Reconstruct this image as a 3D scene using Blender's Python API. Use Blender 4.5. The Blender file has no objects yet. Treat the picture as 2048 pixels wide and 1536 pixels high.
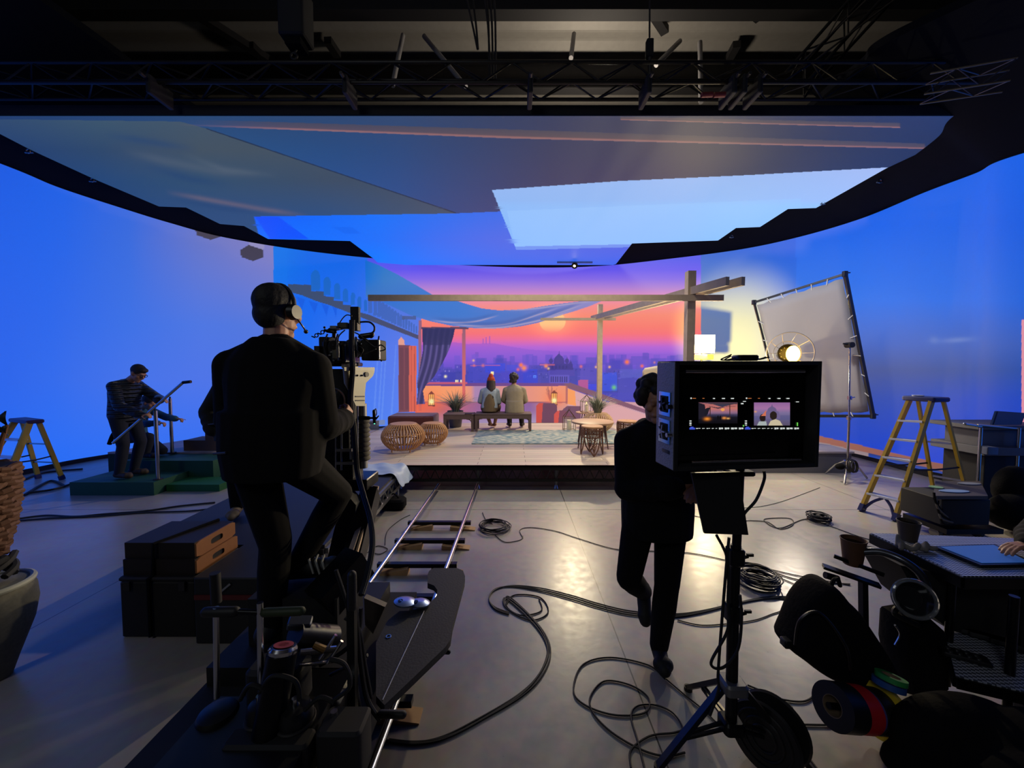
import bpy, bmesh, math, random
import numpy as np
from mathutils import Vector, Matrix, Euler
random.seed(7)
SC = bpy.context.scene
COL = SC.collection
PI = math.pi

# ------------------------------------------------------------------ camera, world, exposure, lights
CZ, FPX = 1.8, 770.0
PITCH = math.atan(36 / FPX)
cam_d = bpy.data.cameras.new('camera'); cam = bpy.data.objects.new('camera', cam_d); COL.objects.link(cam)
cam.location = (0, 0, CZ); cam.rotation_euler = (PI / 2 - PITCH, 0, 0)
cam_d.sensor_width = 36.0; cam_d.lens = 36.0 * FPX / 2048.0; cam_d.clip_start = 0.02; cam_d.clip_end = 200
SC.camera = cam
w = bpy.data.worlds.new('studio_dark'); SC.world = w; w.use_nodes = True
w.node_tree.nodes['Background'].inputs[0].default_value = (0.5, 0.55, 0.75, 1)
w.node_tree.nodes['Background'].inputs[1].default_value = 0.004
vs = SC.view_settings
SC.display_settings.display_device = 'sRGB'
vs.view_transform = 'Standard'; vs.look = 'None'; vs.exposure = 0.0; vs.gamma = 1.0; vs.use_curve_mapping = False
SC.cycles.max_bounces = 6; SC.cycles.diffuse_bounces = 3; SC.cycles.glossy_bounces = 3
SC.cycles.use_denoising = True
SC.cycles.sample_clamp_indirect = 4.0
SC.cycles.caustics_reflective = False; SC.cycles.caustics_refractive = False

def lamp(name, kind, loc, energy, color, target=None, size=0.1, spot=60, blend=0.4):
    d = bpy.data.lights.new(name, kind); o = bpy.data.objects.new(name, d); COL.objects.link(o)
    o.location = loc; d.energy = energy; d.color = color
    if kind == 'AREA': d.size = size
    else: d.shadow_soft_size = size
    if kind == 'SPOT': d.spot_size = math.radians(spot); d.spot_blend = blend
    if target is not None:
        o.rotation_euler = (Vector(target) - Vector(loc)).to_track_quat('-Z', 'Y').to_euler()
    return o
WARM = (1.0, 0.72, 0.30)
# the spotlight hung in the gap behind the ceiling screen, aimed down over the stage
lamp('lamp_rear', 'SPOT', (1.75, 10.72, 4.50), 780, (1.0, 0.82, 0.50), (0.3, 6.0, 0.3), 0.08, 95, 0.6)
# the tungsten head in front of the diffusion frame
lamp('lamp_tungsten', 'SPOT', (4.56, 6.16, 1.99), 1000, (1.0, 0.80, 0.48), (-1.0, 2.5, 1.95), 0.08, 24, 0.7)
lamp('lamp_tungsten_flood', 'SPOT', (4.54, 6.10, 1.96), 130, (1.0, 0.88, 0.72), (3.6, 4.4, 0.0), 0.08, 140, 0.6)
lamp('lamp_frame_fill', 'SPOT', (2.4, 4.55, 5.02), 420, (0.90, 0.92, 1.0), (5.0, 6.7, 2.3), 0.15, 44, 0.8)  # separate fill spot, added to brighten the diffusion cloth
# the floor spotlight washing the wall on the right
lamp('lamp_wash', 'SPOT', (3.10, 6.70, 1.74), 5200, (1.0, 0.84, 0.14), (5.95, 10.1, 2.75), 0.06, 46, 1.0)
lamp('lamp_wash_spill', 'POINT', (3.06, 6.62, 1.80), 75, (1.0, 0.86, 0.5), None, 0.06)
# the flat soft lamp beside the pergola post
lamp('lamp_soft', 'AREA', (4.13, 8.22, 2.27), 110, (1.0, 0.80, 0.48), (0.0, 6.0, 0.6), 0.5)
# unseen light added above the screens to brighten the roof sheets
lamp('lamp_roof_fill', 'POINT', (1.8, 8.6, 6.3), 260, (1.0, 0.86, 0.68), None, 0.3)
# fill spot added at truss height to brighten the pergola and stage front
lamp('lamp_front_fill', 'SPOT', (0.5, 4.55, 5.02), 420, (1.0, 0.88, 0.70), (0.5, 6.7, 1.5), 0.25, 100, 0.9)
# unseen fill light added high behind the camera to lift the foreground
lamp('lamp_hall_fill', 'AREA', (-4.0, -5.0, 7.0), 72, (0.88, 0.94, 1.0), (0, 4, 1), 2.0)

# ------------------------------------------------------------------ photo rays -> places in the hall
_f = Vector((0, math.cos(PITCH), -math.sin(PITCH))); _u = Vector((0, math.sin(PITCH), math.cos(PITCH)))
def ray(px, py):
    return _f + Vector(((px - 1024) / FPX, 0, 0)) + _u * ((768 - py) / FPX)
def G(px, py, z=0.0):
    d = ray(px, py); t = (z - CZ) / d.z
    return Vector((d.x * t, d.y * t, z))
def D(px, py, Y):
    d = ray(px, py); t = Y / d.y
    return Vector((d.x * t, Y, CZ + d.z * t))

# ------------------------------------------------------------------ materials
def lin(c):
    c = c / 255.0
    return c / 12.92 if c <= 0.04045 else ((c + 0.055) / 1.055) ** 2.4
def rgb(r, g, b): return (lin(r), lin(g), lin(b), 1.0)
_M = {}
def mat(name, col, rough=0.6, metal=0.0, var=0.12, scale=8.0, bump=0.0, spec=0.5, trans=0.0, coat=0.0, sheen=0.0):
    if name in _M: return _M[name]
    m = bpy.data.materials.new(name); m.use_nodes = True; nt = m.node_tree; b = nt.nodes['Principled BSDF']
    c = rgb(*col)
    tc = nt.nodes.new('ShaderNodeTexCoord'); nz = nt.nodes.new('ShaderNodeTexNoise')
    nz.inputs['Scale'].default_value = scale; nz.inputs['Detail'].default_value = 4
    nt.links.new(tc.outputs['Object'], nz.inputs['Vector'])
    mx = nt.nodes.new('ShaderNodeMix'); mx.data_type = 'RGBA'
    mx.inputs[6].default_value = tuple(v * (1 - var) for v in c[:3]) + (1,)
    mx.inputs[7].default_value = tuple(min(1, v * (1 + var)) for v in c[:3]) + (1,)
    nt.links.new(nz.outputs['Fac'], mx.inputs[0]); nt.links.new(mx.outputs[2], b.inputs['Base Color'])
    b.inputs['Roughness'].default_value = rough; b.inputs['Metallic'].default_value = metal
    b.inputs['Specular IOR Level'].default_value = spec
    if trans: b.inputs['Transmission Weight'].default_value = trans
    if coat: b.inputs['Coat Weight'].default_value = coat
    if sheen: b.inputs['Sheen Weight'].default_value = sheen
    if bump:
        bp = nt.nodes.new('ShaderNodeBump'); bp.inputs['Strength'].default_value = bump; bp.inputs['Distance'].default_value = 0.01
        nt.links.new(nz.outputs['Fac'], bp.inputs['Height']); nt.links.new(bp.outputs['Normal'], b.inputs['Normal'])
    _M[name] = m
    return m
def glow(name, col, strength):
    if name in _M: return _M[name]
    m = bpy.data.materials.new(name); m.use_nodes = True; b = m.node_tree.nodes['Principled BSDF']
    b.inputs['Base Color'].default_value = rgb(*col); b.inputs['Emission Color'].default_value = rgb(*col)
    b.inputs['Emission Strength'].default_value = strength
    _M[name] = m
    return m
def screen_mat(name, base=0.05, strength=1.0, sample='NONE', rough=0.5):
    m = bpy.data.materials.new(name); m.use_nodes = True; nt = m.node_tree; b = nt.nodes['Principled BSDF']
    a = nt.nodes.new('ShaderNodeAttribute'); a.attribute_name = 'picture'
    b.inputs['Base Color'].default_value = (base, base, base, 1); b.inputs['Roughness'].default_value = rough
    nt.links.new(a.outputs['Color'], b.inputs['Emission Color']); b.inputs['Emission Strength'].default_value = strength
    m.cycles.emission_sampling = sample
    return m
BLK = mat('black_matte', (17, 17, 19), 0.75)
BLKM = mat('black_metal', (20, 20, 22), 0.35, 0.6)
BLKP = mat('black_plastic', (16, 16, 18), 0.4)
RUB = mat('black_rubber', (13, 13, 14), 0.6)
CLOTHB = mat('black_cloth', (14, 14, 16), 0.95, bump=0.3, scale=60, spec=0.15)
CHR = mat('bright_steel', (190, 190, 192), 0.22, 1.0)
ALU = mat('raw_aluminium', (165, 165, 165), 0.38, 1.0)
ALUD = mat('dull_aluminium', (120, 120, 122), 0.5, 0.8)
DKST = mat('dark_steel', (52, 50, 50), 0.55, 0.5)
YEL = mat('yellow_fibreglass', (196, 158, 40), 0.5, bump=0.1)
WOODW = mat('wedge_wood', (176, 140, 98), 0.7, scale=20)
WOODO = mat('birch_ply', (150, 96, 50), 0.6, scale=14)
RATT = mat('rattan', (186, 138, 92), 0.55, var=0.25, scale=25)
RATD = mat('dark_rattan', (112, 74, 52), 0.55, var=0.25, scale=25)
SKIN = mat('skin', (176, 128, 104), 0.55, scale=30)

# ------------------------------------------------------------------ mesh builder
class MB:
    def __init__(s): s.v = []; s.f = []
    def add(s, vs, fs):
        n = len(s.v); s.v.extend(Vector(v) for v in vs); s.f.extend(tuple(i + n for i in f) for f in fs); return s
    def box(s, c, size, rot=None, taper=1.0):
        c = Vector(c); hx, hy, hz = (a / 2 for a in size)
        R = rot if isinstance(rot, Matrix) else (Euler(rot).to_matrix() if rot else Matrix.Identity(3))
        vs = []
        for z, k in ((-hz, 1), (hz, taper)):
            for x, y in ((-hx, -hy), (hx, -hy), (hx, hy), (-hx, hy)): vs.append(c + R @ Vector((x * k, y * k, z)))
        return s.add(vs, [(3, 2, 1, 0), (4, 5, 6, 7), (0, 1, 5, 4), (1, 2, 6, 5), (2, 3, 7, 6), (3, 0, 4, 7)])
    def bbox(s, a, b):
        a = Vector(a); b = Vector(b)
        return s.box((a + b) / 2, [abs(x) for x in (b - a)])
    def rbox(s, c, size, r=0.01, rot=None, n=3):
        # box with rounded edges in its local XY outline and a small chamfer top and bottom
        c = Vector(c); hx, hy, hz = (a / 2 for a in size); r = min(r, hx * .98, hy * .98)
        R = rot if isinstance(rot, Matrix) else (Euler(rot).to_matrix() if rot else Matrix.Identity(3))
        k = min(r * 0.5, hz * 0.8); rings = []
        for z, ins in ((-hz, k), (-hz + k, 0), (hz - k, 0), (hz, k)):
            ring = []
            for q, (sx, sy) in enumerate(((1, 1), (-1, 1), (-1, -1), (1, -1))):
                for i in range(n + 1):
                    a = PI / 2 * q + PI / 2 * i / n
                    ring.append(c + R @ Vector((sx * (hx - r) + math.cos(a) * (r - ins * .999), sy * (hy - r) + math.sin(a) * (r - ins * .999), z)))
            rings.append(ring)
        return s.loft(rings)
    def loft(s, rings, caps=True, closed=True):
        n = len(rings[0]); vs = [p for r in rings for p in r]; fs = []
        for i in range(len(rings) - 1):
            for j in range(n if closed else n - 1):
                k = (j + 1) % n
                fs.append((i * n + j, i * n + k, (i + 1) * n + k, (i + 1) * n + j))
        if caps:
            fs.append(tuple(reversed(range(n)))); fs.append(tuple((len(rings) - 1) * n + j for j in range(n)))
        return s.add(vs, fs)
    @staticmethod
    def basis(d):
        d = Vector(d).normalized(); a = Vector((0, 0, 1)) if abs(d.z) < 0.95 else Vector((1, 0, 0))
        u = d.cross(a).normalized(); return u, d.cross(u).normalized(), d
    def cyl(s, p0, p1, r0, r1=None, seg=16, caps=True):
        p0 = Vector(p0); p1 = Vector(p1); r1 = r0 if r1 is None else r1; u, v, _ = MB.basis(p1 - p0)
        rg = [[p + (u * math.cos(2 * PI * i / seg) + v * math.sin(2 * PI * i / seg)) * r for i in range(seg)] for p, r in ((p0, r0), (p1, r1))]
        return s.loft(rg, caps)
    def bar(s, p0, p1, w, h, up=(0, 0, 1)):
        p0 = Vector(p0); p1 = Vector(p1); d = (p1 - p0).normalized(); up = Vector(up)
        if abs(d.dot(up)) > 0.98: up = Vector((0, 1, 0))
        a = d.cross(up).normalized() * w / 2; b = a.cross(d).normalized() * h / 2
        rg = [[p - a - b, p + a - b, p + a + b, p - a + b] for p in (p0, p1)]
        return s.loft(rg)
    def tube(s, pts, r, seg=8, closed=False, rfun=None):
        pts = [Vector(p) for p in pts]; n = len(pts); rings = []; pu = None
        for i, p in enumerate(pts):
            if closed: d = pts[(i + 1) % n] - pts[i - 1]
            else: d = pts[min(i + 1, n - 1)] - pts[max(i - 1, 0)]
            d = d.normalized() if d.length > 1e-9 else Vector((0, 0, 1))
            if pu is None: u, _, _ = MB.basis(d)
            else:
                u = pu - d * pu.dot(d)
                u = u.normalized() if u.length > 1e-6 else MB.basis(d)[0]
            pu = u; v = d.cross(u); rr = r if rfun is None else rfun(i / max(1, n - 1)) * r
            rings.append([p + (u * math.cos(2 * PI * k / seg) + v * math.sin(2 * PI * k / seg)) * rr for k in range(seg)])
        if closed: rings.append(rings[0])
        return s.loft(rings, not closed)
    def lathe(s, prof, o=(0, 0, 0), seg=24, rot=None, sx=1.0, sy=1.0, caps=True):
        o = Vector(o); R = rot if rot is not None else Matrix.Identity(3)
        rg = [[o + R @ Vector((math.cos(2 * PI * i / seg) * r * sx, math.sin(2 * PI * i / seg) * r * sy, z)) for i in range(seg)] for r, z in prof]
        return s.loft(rg, caps)
    def ring(s, c, R, r, axis=(0, 0, 1), seg=32, tseg=8):
        c = Vector(c); u, v, _ = MB.basis(axis)
        return s.tube([c + (u * math.cos(2 * PI * i / seg) + v * math.sin(2 * PI * i / seg)) * R for i in range(seg)], r, tseg, True)
    def ell(s, c, rad, rot=None, seg=16, rings=10):
        c = Vector(c); R = rot if isinstance(rot, Matrix) else (Euler(rot).to_matrix() if rot else Matrix.Identity(3))
        if not hasattr(rad, '__len__'): rad = (rad,) * 3
        rg = []
        for i in range(1, rings):
            t = PI * i / rings
            rg.append([c + R @ Vector((rad[0] * math.sin(t) * math.cos(2 * PI * j / seg), rad[1] * math.sin(t) * math.sin(2 * PI * j / seg), -rad[2] * math.cos(t))) for j in range(seg)])
        s.loft(rg, False); n = len(s.v); m = (rings - 1) * seg
        s.v.append(c + R @ Vector((0, 0, -rad[2]))); s.v.append(c + R @ Vector((0, 0, rad[2])))
        for j in range(seg):
            k = (j + 1) % seg
            s.f.append((n, n - m + k, n - m + j)); s.f.append((n + 1, n - seg + j, n - seg + k))
        return s
    def capsule(s, p0, p1, r0, r1=None, seg=14):
        p0 = Vector(p0); p1 = Vector(p1); r1 = r0 if r1 is None else r1
        if (p1 - p0).length < 1e-5: return s.ell(p0, r0)
        u, v, d = MB.basis(p1 - p0); rg = []
        for t in (-88, -60, -30, 0): rg.append((p0 + d * r0 * math.sin(math.radians(t)), r0 * math.cos(math.radians(t))))
        for t in (0, 30, 60, 88): rg.append((p1 + d * r1 * math.sin(math.radians(t)), r1 * math.cos(math.radians(t))))
        return s.loft([[p + (u * math.cos(2 * PI * i / seg) + v * math.sin(2 * PI * i / seg)) * r for i in range(seg)] for p, r in rg])
    def prism(s, poly, depth, xf=None):
        # poly: 2-D outline, extruded along local z by depth
        a = [Vector((x, y, 0)) for x, y in poly]; b = [Vector((x, y, depth)) for x, y in poly]
        if xf is not None: a = [xf @ p for p in a]; b = [xf @ p for p in b]
        return s.loft([a, b])
    def slab(s, pts, down):
        a = [Vector(p) for p in pts]; dn = Vector(down)
        return s.loft([[p + dn for p in a], a])
    def build(s, name, m, parent=None, world=True, smooth=35, **props):
        me = bpy.data.meshes.new(name)
        vs = s.v
        if parent is not None and world:
            inv = parent.get('_inv')
            M = Matrix([inv[0:4], inv[4:8], inv[8:12], inv[12:16]]) if inv else Matrix.Identity(4)
            vs = [M @ v for v in s.v]
        me.from_pydata([tuple(v) for v in vs], [], s.f); me.validate(); me.update()
        bm = bmesh.new(); bm.from_mesh(me); bmesh.ops.recalc_face_normals(bm, faces=bm.faces); bm.to_mesh(me); bm.free()
        if smooth:
            me.polygons.foreach_set('use_smooth', [True] * len(me.polygons)); me.set_sharp_from_angle(angle=math.radians(smooth))
        o = bpy.data.objects.new(name, me); COL.objects.link(o)
        if m is not None: me.materials.append(m)
        if parent is not None:
            o.parent = parent
            if parent.type == 'MESH' and world: pass
        for k, val in props.items(): o[k] = val
        if '_inv' not in o and parent is not None and '_inv' in parent: o['_inv'] = list(parent['_inv'])
        return o
def thing(name, label, cat, loc=(0, 0, 0), rotz=0.0, group=None):
    o = bpy.data.objects.new(name, None); COL.objects.link(o); o.empty_display_size = 0.1
    o.location = loc; o.rotation_euler = (0, 0, rotz)
    o['label'] = label; o['category'] = cat
    if group: o['group'] = group
    M = (Matrix.Translation(Vector(loc)) @ Matrix.Rotation(rotz, 4, 'Z')).inverted()
    o['_inv'] = [M[i][j] for i in range(4) for j in range(4)]
    return o
def tag(o, label, cat, group=None):
    o['label'] = label; o['category'] = cat
    if group: o['group'] = group
    return o
def setting(o):
    o['kind'] = 'structure'; return o
def dup(root, loc, rotz, label, scale=1.0):
    r = root.copy(); COL.objects.link(r); r.location = loc; r.rotation_euler = (0, 0, rotz); r['label'] = label; r.scale = (scale,) * 3
    for ch in list(root.children):
        c = ch.copy(); COL.objects.link(c); c.parent = r
        for g in list(ch.children):
            d = g.copy(); COL.objects.link(d); d.parent = c
    return r
def curve(pts, n=8, closed=False):
    pts = [Vector(p) for p in pts]; out = []; m = len(pts)
    for i in range(m if closed else m - 1):
        g = (lambda k: pts[k % m]) if closed else (lambda k: pts[max(0, min(m - 1, k))])
        p0, p1, p2, p3 = g(i - 1), g(i), g(i + 1), g(i + 2)
        for k in range(n):
            t = k / n
            out.append(0.5 * ((2 * p1) + (p2 - p0) * t + (2 * p0 - 5 * p1 + 4 * p2 - p3) * t * t + (3 * p1 - p0 - 3 * p2 + p3) * t ** 3))
    if not closed: out.append(pts[-1])
    return out

# ------------------------------------------------------------------ the hall: floor, roof, dark walls
def floor_mat():
    m = bpy.data.materials.new('polished_concrete'); m.use_nodes = True; nt = m.node_tree; b = nt.nodes['Principled BSDF']; L = nt.links.new
    tc = nt.nodes.new('ShaderNodeTexCoord')
    n1 = nt.nodes.new('ShaderNodeTexNoise'); n1.inputs['Scale'].default_value = 0.9; n1.inputs['Detail'].default_value = 8; L(tc.outputs['Object'], n1.inputs['Vector'])
    n2 = nt.nodes.new('ShaderNodeTexNoise'); n2.inputs['Scale'].default_value = 14; n2.inputs['Detail'].default_value = 6; L(tc.outputs['Object'], n2.inputs['Vector'])
    cr = nt.nodes.new('ShaderNodeValToRGB'); cr.color_ramp.elements[0].position = .3; cr.color_ramp.elements[1].position = .72
    cr.color_ramp.elements[0].color = rgb(160, 152, 144); cr.color_ramp.elements[1].color = rgb(188, 180, 171); L(n1.outputs['Fac'], cr.inputs['Fac'])
    mx = nt.nodes.new('ShaderNodeMix'); mx.data_type = 'RGBA'; mx.blend_type = 'MULTIPLY'; mx.inputs[0].default_value = .35
    L(cr.outputs['Color'], mx.inputs[6]); L(n2.outputs['Color'], mx.inputs[7])
    # saw cuts: x = 0.70 + 4k and y = 4.75 + 4k
    sp = nt.nodes.new('ShaderNodeSeparateXYZ'); L(tc.outputs['Object'], sp.inputs[0])
    def math_(op, a, bb):
        n = nt.nodes.new('ShaderNodeMath'); n.operation = op
        for i, x in enumerate((a, bb)):
            if x is None: continue
            if isinstance(x, (int, float)): n.inputs[i].default_value = x
            else: L(x, n.inputs[i])
        return n.outputs[0]
    def cut(sock, off):
        d = math_('ABSOLUTE', math_('SUBTRACT', math_('FLOORED_MODULO', math_('SUBTRACT', sock, off - 2.0), 4.0), 2.0), None)
        return math_('LESS_THAN', d, 0.004)
    line = math_('MAXIMUM', cut(sp.outputs[0], 0.70), cut(sp.outputs[1], 4.75))
    m2 = nt.nodes.new('ShaderNodeMix'); m2.data_type = 'RGBA'; L(line, m2.inputs[0]); L(mx.outputs[2], m2.inputs[6]); m2.inputs[7].default_value = rgb(45, 43, 43)
    L(m2.outputs[2], b.inputs['Base Color'])
    rr = nt.nodes.new('ShaderNodeMapRange'); rr.inputs[3].default_value = .22; rr.inputs[4].default_value = .42; L(n2.outputs['Fac'], rr.inputs[0]); L(rr.outputs[0], b.inputs['Roughness'])
    bp = nt.nodes.new('ShaderNodeBump'); bp.inputs['Strength'].default_value = .06; bp.inputs['Distance'].default_value = .01; L(n2.outputs['Fac'], bp.inputs['Height']); L(bp.outputs['Normal'], b.inputs['Normal'])
    b.inputs['Specular IOR Level'].default_value = .5
    return m
setting(MB().bbox((-14, -7, -0.1), (14, 17, 0)).build('floor', floor_mat(), smooth=0))
HALL = mat('hall_wall', (26, 26, 29), 0.9)
setting(MB().bbox((-14.2, -7, 0), (-14, 17, 10.6)).build('wall_left', HALL, smooth=0))
setting(MB().bbox((14, -7, 0), (14.2, 17, 10.6)).build('wall_right', HALL, smooth=0))
setting(MB().bbox((-14.2, 17, 0), (14.2, 17.2, 10.6)).build('wall_back', HALL, smooth=0))
setting(MB().bbox((-14.2, -7.2, 0), (14.2, -7, 10.6)).build('wall_front', HALL, smooth=0))
# profiled roof sheets running across the hall
def roof_z(y): return 8.9 + (y - 7) * 0.03
b = MB(); prof = []; y = -7.0; k = 0
while y < 17.0:
    up = 0.06 if k % 4 in (1, 2) else 0.0
    prof.append((y, roof_z(y) + up)); y += 0.06 if k % 2 else 0.24; k += 1
b.loft([[(x, yy, zz) for yy, zz in prof] for x in (-14, 14)], caps=False, closed=False)
roof_sheet = mat('roof_sheet', (150, 146, 140), 0.55, 0.2, bump=0.1)
setting(b.build('ceiling', roof_sheet, smooth=0))
ROOFST = mat('roof_steel', (36, 35, 37), 0.7, 0.3)
def ibeam(name, label, x0, x1, y, z, h, wd, group):
    t = thing(name, label, 'roof beam', (0, y, z), 0, group)
    MB().bbox((x0, y - wd / 2, z - h / 2), (x1, y + wd / 2, z - h / 2 + .025)).build('flange', ROOFST, t)
    MB().bbox((x0, y - wd / 2, z + h / 2 - .025), (x1, y + wd / 2, z + h / 2)).build('flange', ROOFST, t)
    MB().bbox((x0, y - .012, z - h / 2 + .02), (x1, y + .012, z + h / 2 - .02)).build('web', ROOFST, t)
ibeam('roof_beam', 'deep steel roof beam across the hall, nearer one at the top of the photo', -13.9, 13.9, 7.25, 8.38, .52, .24, 'steel roof beams')
ibeam('roof_beam', 'deep steel roof beam across the hall, farther one just above the lighting truss', -13.9, 13.9, 9.2, 8.45, .62, .24, 'steel roof beams')
for i, (px0, py0, px1, py1) in enumerate(((1290, 0, 1330, 62), (1478, 0, 1520, 34), (1440, 150, 1474, 88), (350, 0, 600, 160), (500, 90, 530, 120), (655, 80, 675, 110))):
    # each purlin lies against the underside of the roof sheets
    def on_roof(px, py):
        d = ray(px, py); t_ = 5.0
        for _ in range(30): t_ = (roof_z(d.y * t_) - .16 - CZ) / d.z
        return Vector((d.x * t_, d.y * t_, CZ + d.z * t_))
    a = on_roof(px0, py0); c = on_roof(px1, py1)
    where = ('leaning left of the top roof beam by the chain hoist cable', 'short one at the top edge right of the middle', 'standing over the truss right of the white braces',
             'long faint one crossing the dark left roof', 'short faint one left of the black hoist', 'short faint one right of the black hoist')[i]
    tag(MB().bar(a, c, .16, .14).build('purlin', ROOFST), 'dark steel purlin, ' + where, 'purlin', 'slanted roof purlins')
BR = mat('pale_brace', (150, 148, 150), 0.5, 0.2)
for i, (a, c, lab) in enumerate((((806, 70), (785, 172), 'left leg of the pale pair above the truss'), ((848, 72), (932, 174), 'right leg of the pale pair above the truss'),
                            ((1148, 68), (1142, 116), 'short upright pale brace in the middle of the roof'), ((1158, 0), (1154, 18), 'tiny pale brace at the top edge in the middle'),
                            ((1360, 82), (1312, 130), 'slanted pale brace right of the hanging cable'), ((1400, 84), (1402, 205), 'tall upright pale brace near the red truss clamp'))):
    p0 = D(a[0], a[1], 8.2); p1 = D(c[0], c[1], 7.9)
    tag(MB().cyl(p0, p1, .045, .045, 12).build('roof_brace', BR), 'pale steel roof brace, ' + lab, 'roof brace', 'pale roof braces')

# ------------------------------------------------------------------ box trusses, hoist, hanging cables
TRUSS = mat('truss_black', (40, 39, 38), 0.45, 0.7)
TRUSL = mat('truss_worn', (96, 92, 88), 0.4, 0.9)
def box_truss(name, label, p0, p1, wdt, hgt, up=(0, 0, 1), bay=.5, m=TRUSS, r=.022, group='box trusses'):
    p0 = Vector(p0); p1 = Vector(p1); d = (p1 - p0); L = d.length; d.normalize(); up = Vector(up); s = d.cross(up).normalized(); up = s.cross(d).normalized()
    t = thing(name, label, 'truss', p0, 0, group)
    cs = [(sx, sz) for sx in (-1, 1) for sz in (-1, 1)]
    for sx, sz in cs:
        o = s * sx * wdt / 2 + up * sz * hgt / 2
        MB().cyl(p0 + o, p1 + o, r, r, 10).build('chord', m, t)
    n = max(1, int(L / bay)); lc = MB()
    for i in range(n):
        a = p0 + d * (L * i / n); c = p0 + d * (L * (i + 1) / n); q = 1 if i % 2 else -1
        for sx in (-1, 1): lc.cyl(a + s * sx * wdt / 2 + up * q * hgt / 2, c + s * sx * wdt / 2 - up * q * hgt / 2, r * .5, r * .5, 6, False)
        for sz in (-1, 1): lc.cyl(a + s * q * wdt / 2 + up * sz * hgt / 2, c - s * q * wdt / 2 + up * sz * hgt / 2, r * .5, r * .5, 6, False)
    lc.build('lacing', m, t)
    return t
box_truss('box_truss', 'long black box truss spanning the whole hall in front of the ceiling screen', (-7.0, 5.05, 5.40), (7.0, 5.05, 5.40), .30, .24, bay=.36)
box_truss('box_truss', 'second black box truss lying behind the long front one', (-6.7, 6.1, 5.50), (6.7, 6.1, 5.50), .30, .30, bay=.42)
box_truss('box_truss', 'black box truss farther back, seen through the long front one', (-5.4, 7.7, 6.0), (5.4, 7.7, 6.0), .4, .4, bay=.5)
box_truss('box_truss', 'box truss slanting up to the right over the lighting grid', D(1590, 170, 5.9), D(1760, -20, 5.4), .34, .34, bay=.3, m=TRUSS)
box_truss('box_truss', 'short worn truss end at the far right of the grid', D(1850, 178, 4.8), D(2020, 150, 4.4), .22, .22, bay=.22, m=TRUSL, r=.012)
ro = MB(); ro.cyl(D(1605, 140, 5.6), D(1795, -5, 5.2), .014, .014, 8)
tag(ro.build('bracing_pipe', TRUSL), 'bright steel pipe slanting beside the upper right truss', 'pipe')
ro = MB(); ro.cyl(D(1600, 128, 5.7), D(1738, -5, 5.3), .012, .012, 8)
tag(ro.build('bracing_pipe', TRUSL), 'thinner bright pipe running left of the slanting right pipe', 'pipe')
t = thing('chain_hoist', 'black chain hoist hanging at the upper left above the truss', 'chain hoist', D(592, 70, 5.2))
p = D(592, 35, 5.2)
MB().rbox(p, (.33, .30, .62), .04).build('housing', BLK, t)
MB().box(p + Vector((0, 0, -.35)), (.2, .2, .10)).build('chain_bag', CLOTHB, t)
MB().tube([p + Vector((0, 0, -.40)), D(588, 108, 5.2)], .012, 6).build('chain', DKST, t)
MB().ring(D(588, 112, 5.2), .04, .012, (0, 1, 0), 16, 6).build('hook', DKST, t)
t = thing('chain_hoist', 'slim chain hoist with long black cable right of the middle above the truss', 'chain hoist', D(1299, 95, 5.2))
MB().rbox(D(1299, 98, 5.2), (.09, .09, .22), .02).build('housing', BLK, t)
MB().cyl(D(1299, 75, 5.2), D(1300, -60, 5.2), .012, .012, 8).build('chain', DKST, t)
MB().cyl(D(1299, 110, 5.2), D(1300, 160, 5.2), .03, .02, 8).build('hook', DKST, t)
t = thing('cable_loom', 'bundle of black cables hanging from the roof left of the middle', 'cable bundle', D(975, 150, 5.2))
for i, (x0, x1) in enumerate(((925, 955), (940, 956), (962, 982), (975, 986), (984, 991), (968, 979))):
    MB().tube(curve([D(x0, -40, 5.4), D((x0 + x1) / 2 + 3, 40, 5.3), D(x1, 98 if i < 2 else 170, 5.2)], 6), .014, 7).build('cable', RUB if i % 2 else DKST, t)
REDP = mat('red_tape', (110, 34, 28), 0.6)
for i, px in enumerate((1415, 1440)):
    tag(MB().cyl(D(px - 12, 190, 4.83), D(px + 10, 189, 4.83), .03, .03, 12).build('truss_sleeve', REDP), 'dull red sleeve on the front truss chord, ' + ('left one' if i == 0 else 'right one') + ' near the middle', 'sleeve')
for i, px in enumerate((320, 700, 1060, 1290, 1455, 1475, 1505)):
    p = D(px, 185, 4.95)
    t = thing('truss_clamp', 'black clamp block on the front truss, ' + ('far left', 'left of the pale braces', 'near the middle', 'under the slim hoist', 'left of a close trio', 'middle of a close trio', 'right of a close trio')[i], 'clamp', p, 0, 'truss clamps')
    MB().rbox(p, (.06, .34, .22), .02).build('block', BLK, t)
    MB().cyl(p + Vector((0, -.2, .05)), p + Vector((0, -.26, .05)), .02, .02, 8).build('bolt', DKST, t)

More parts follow.
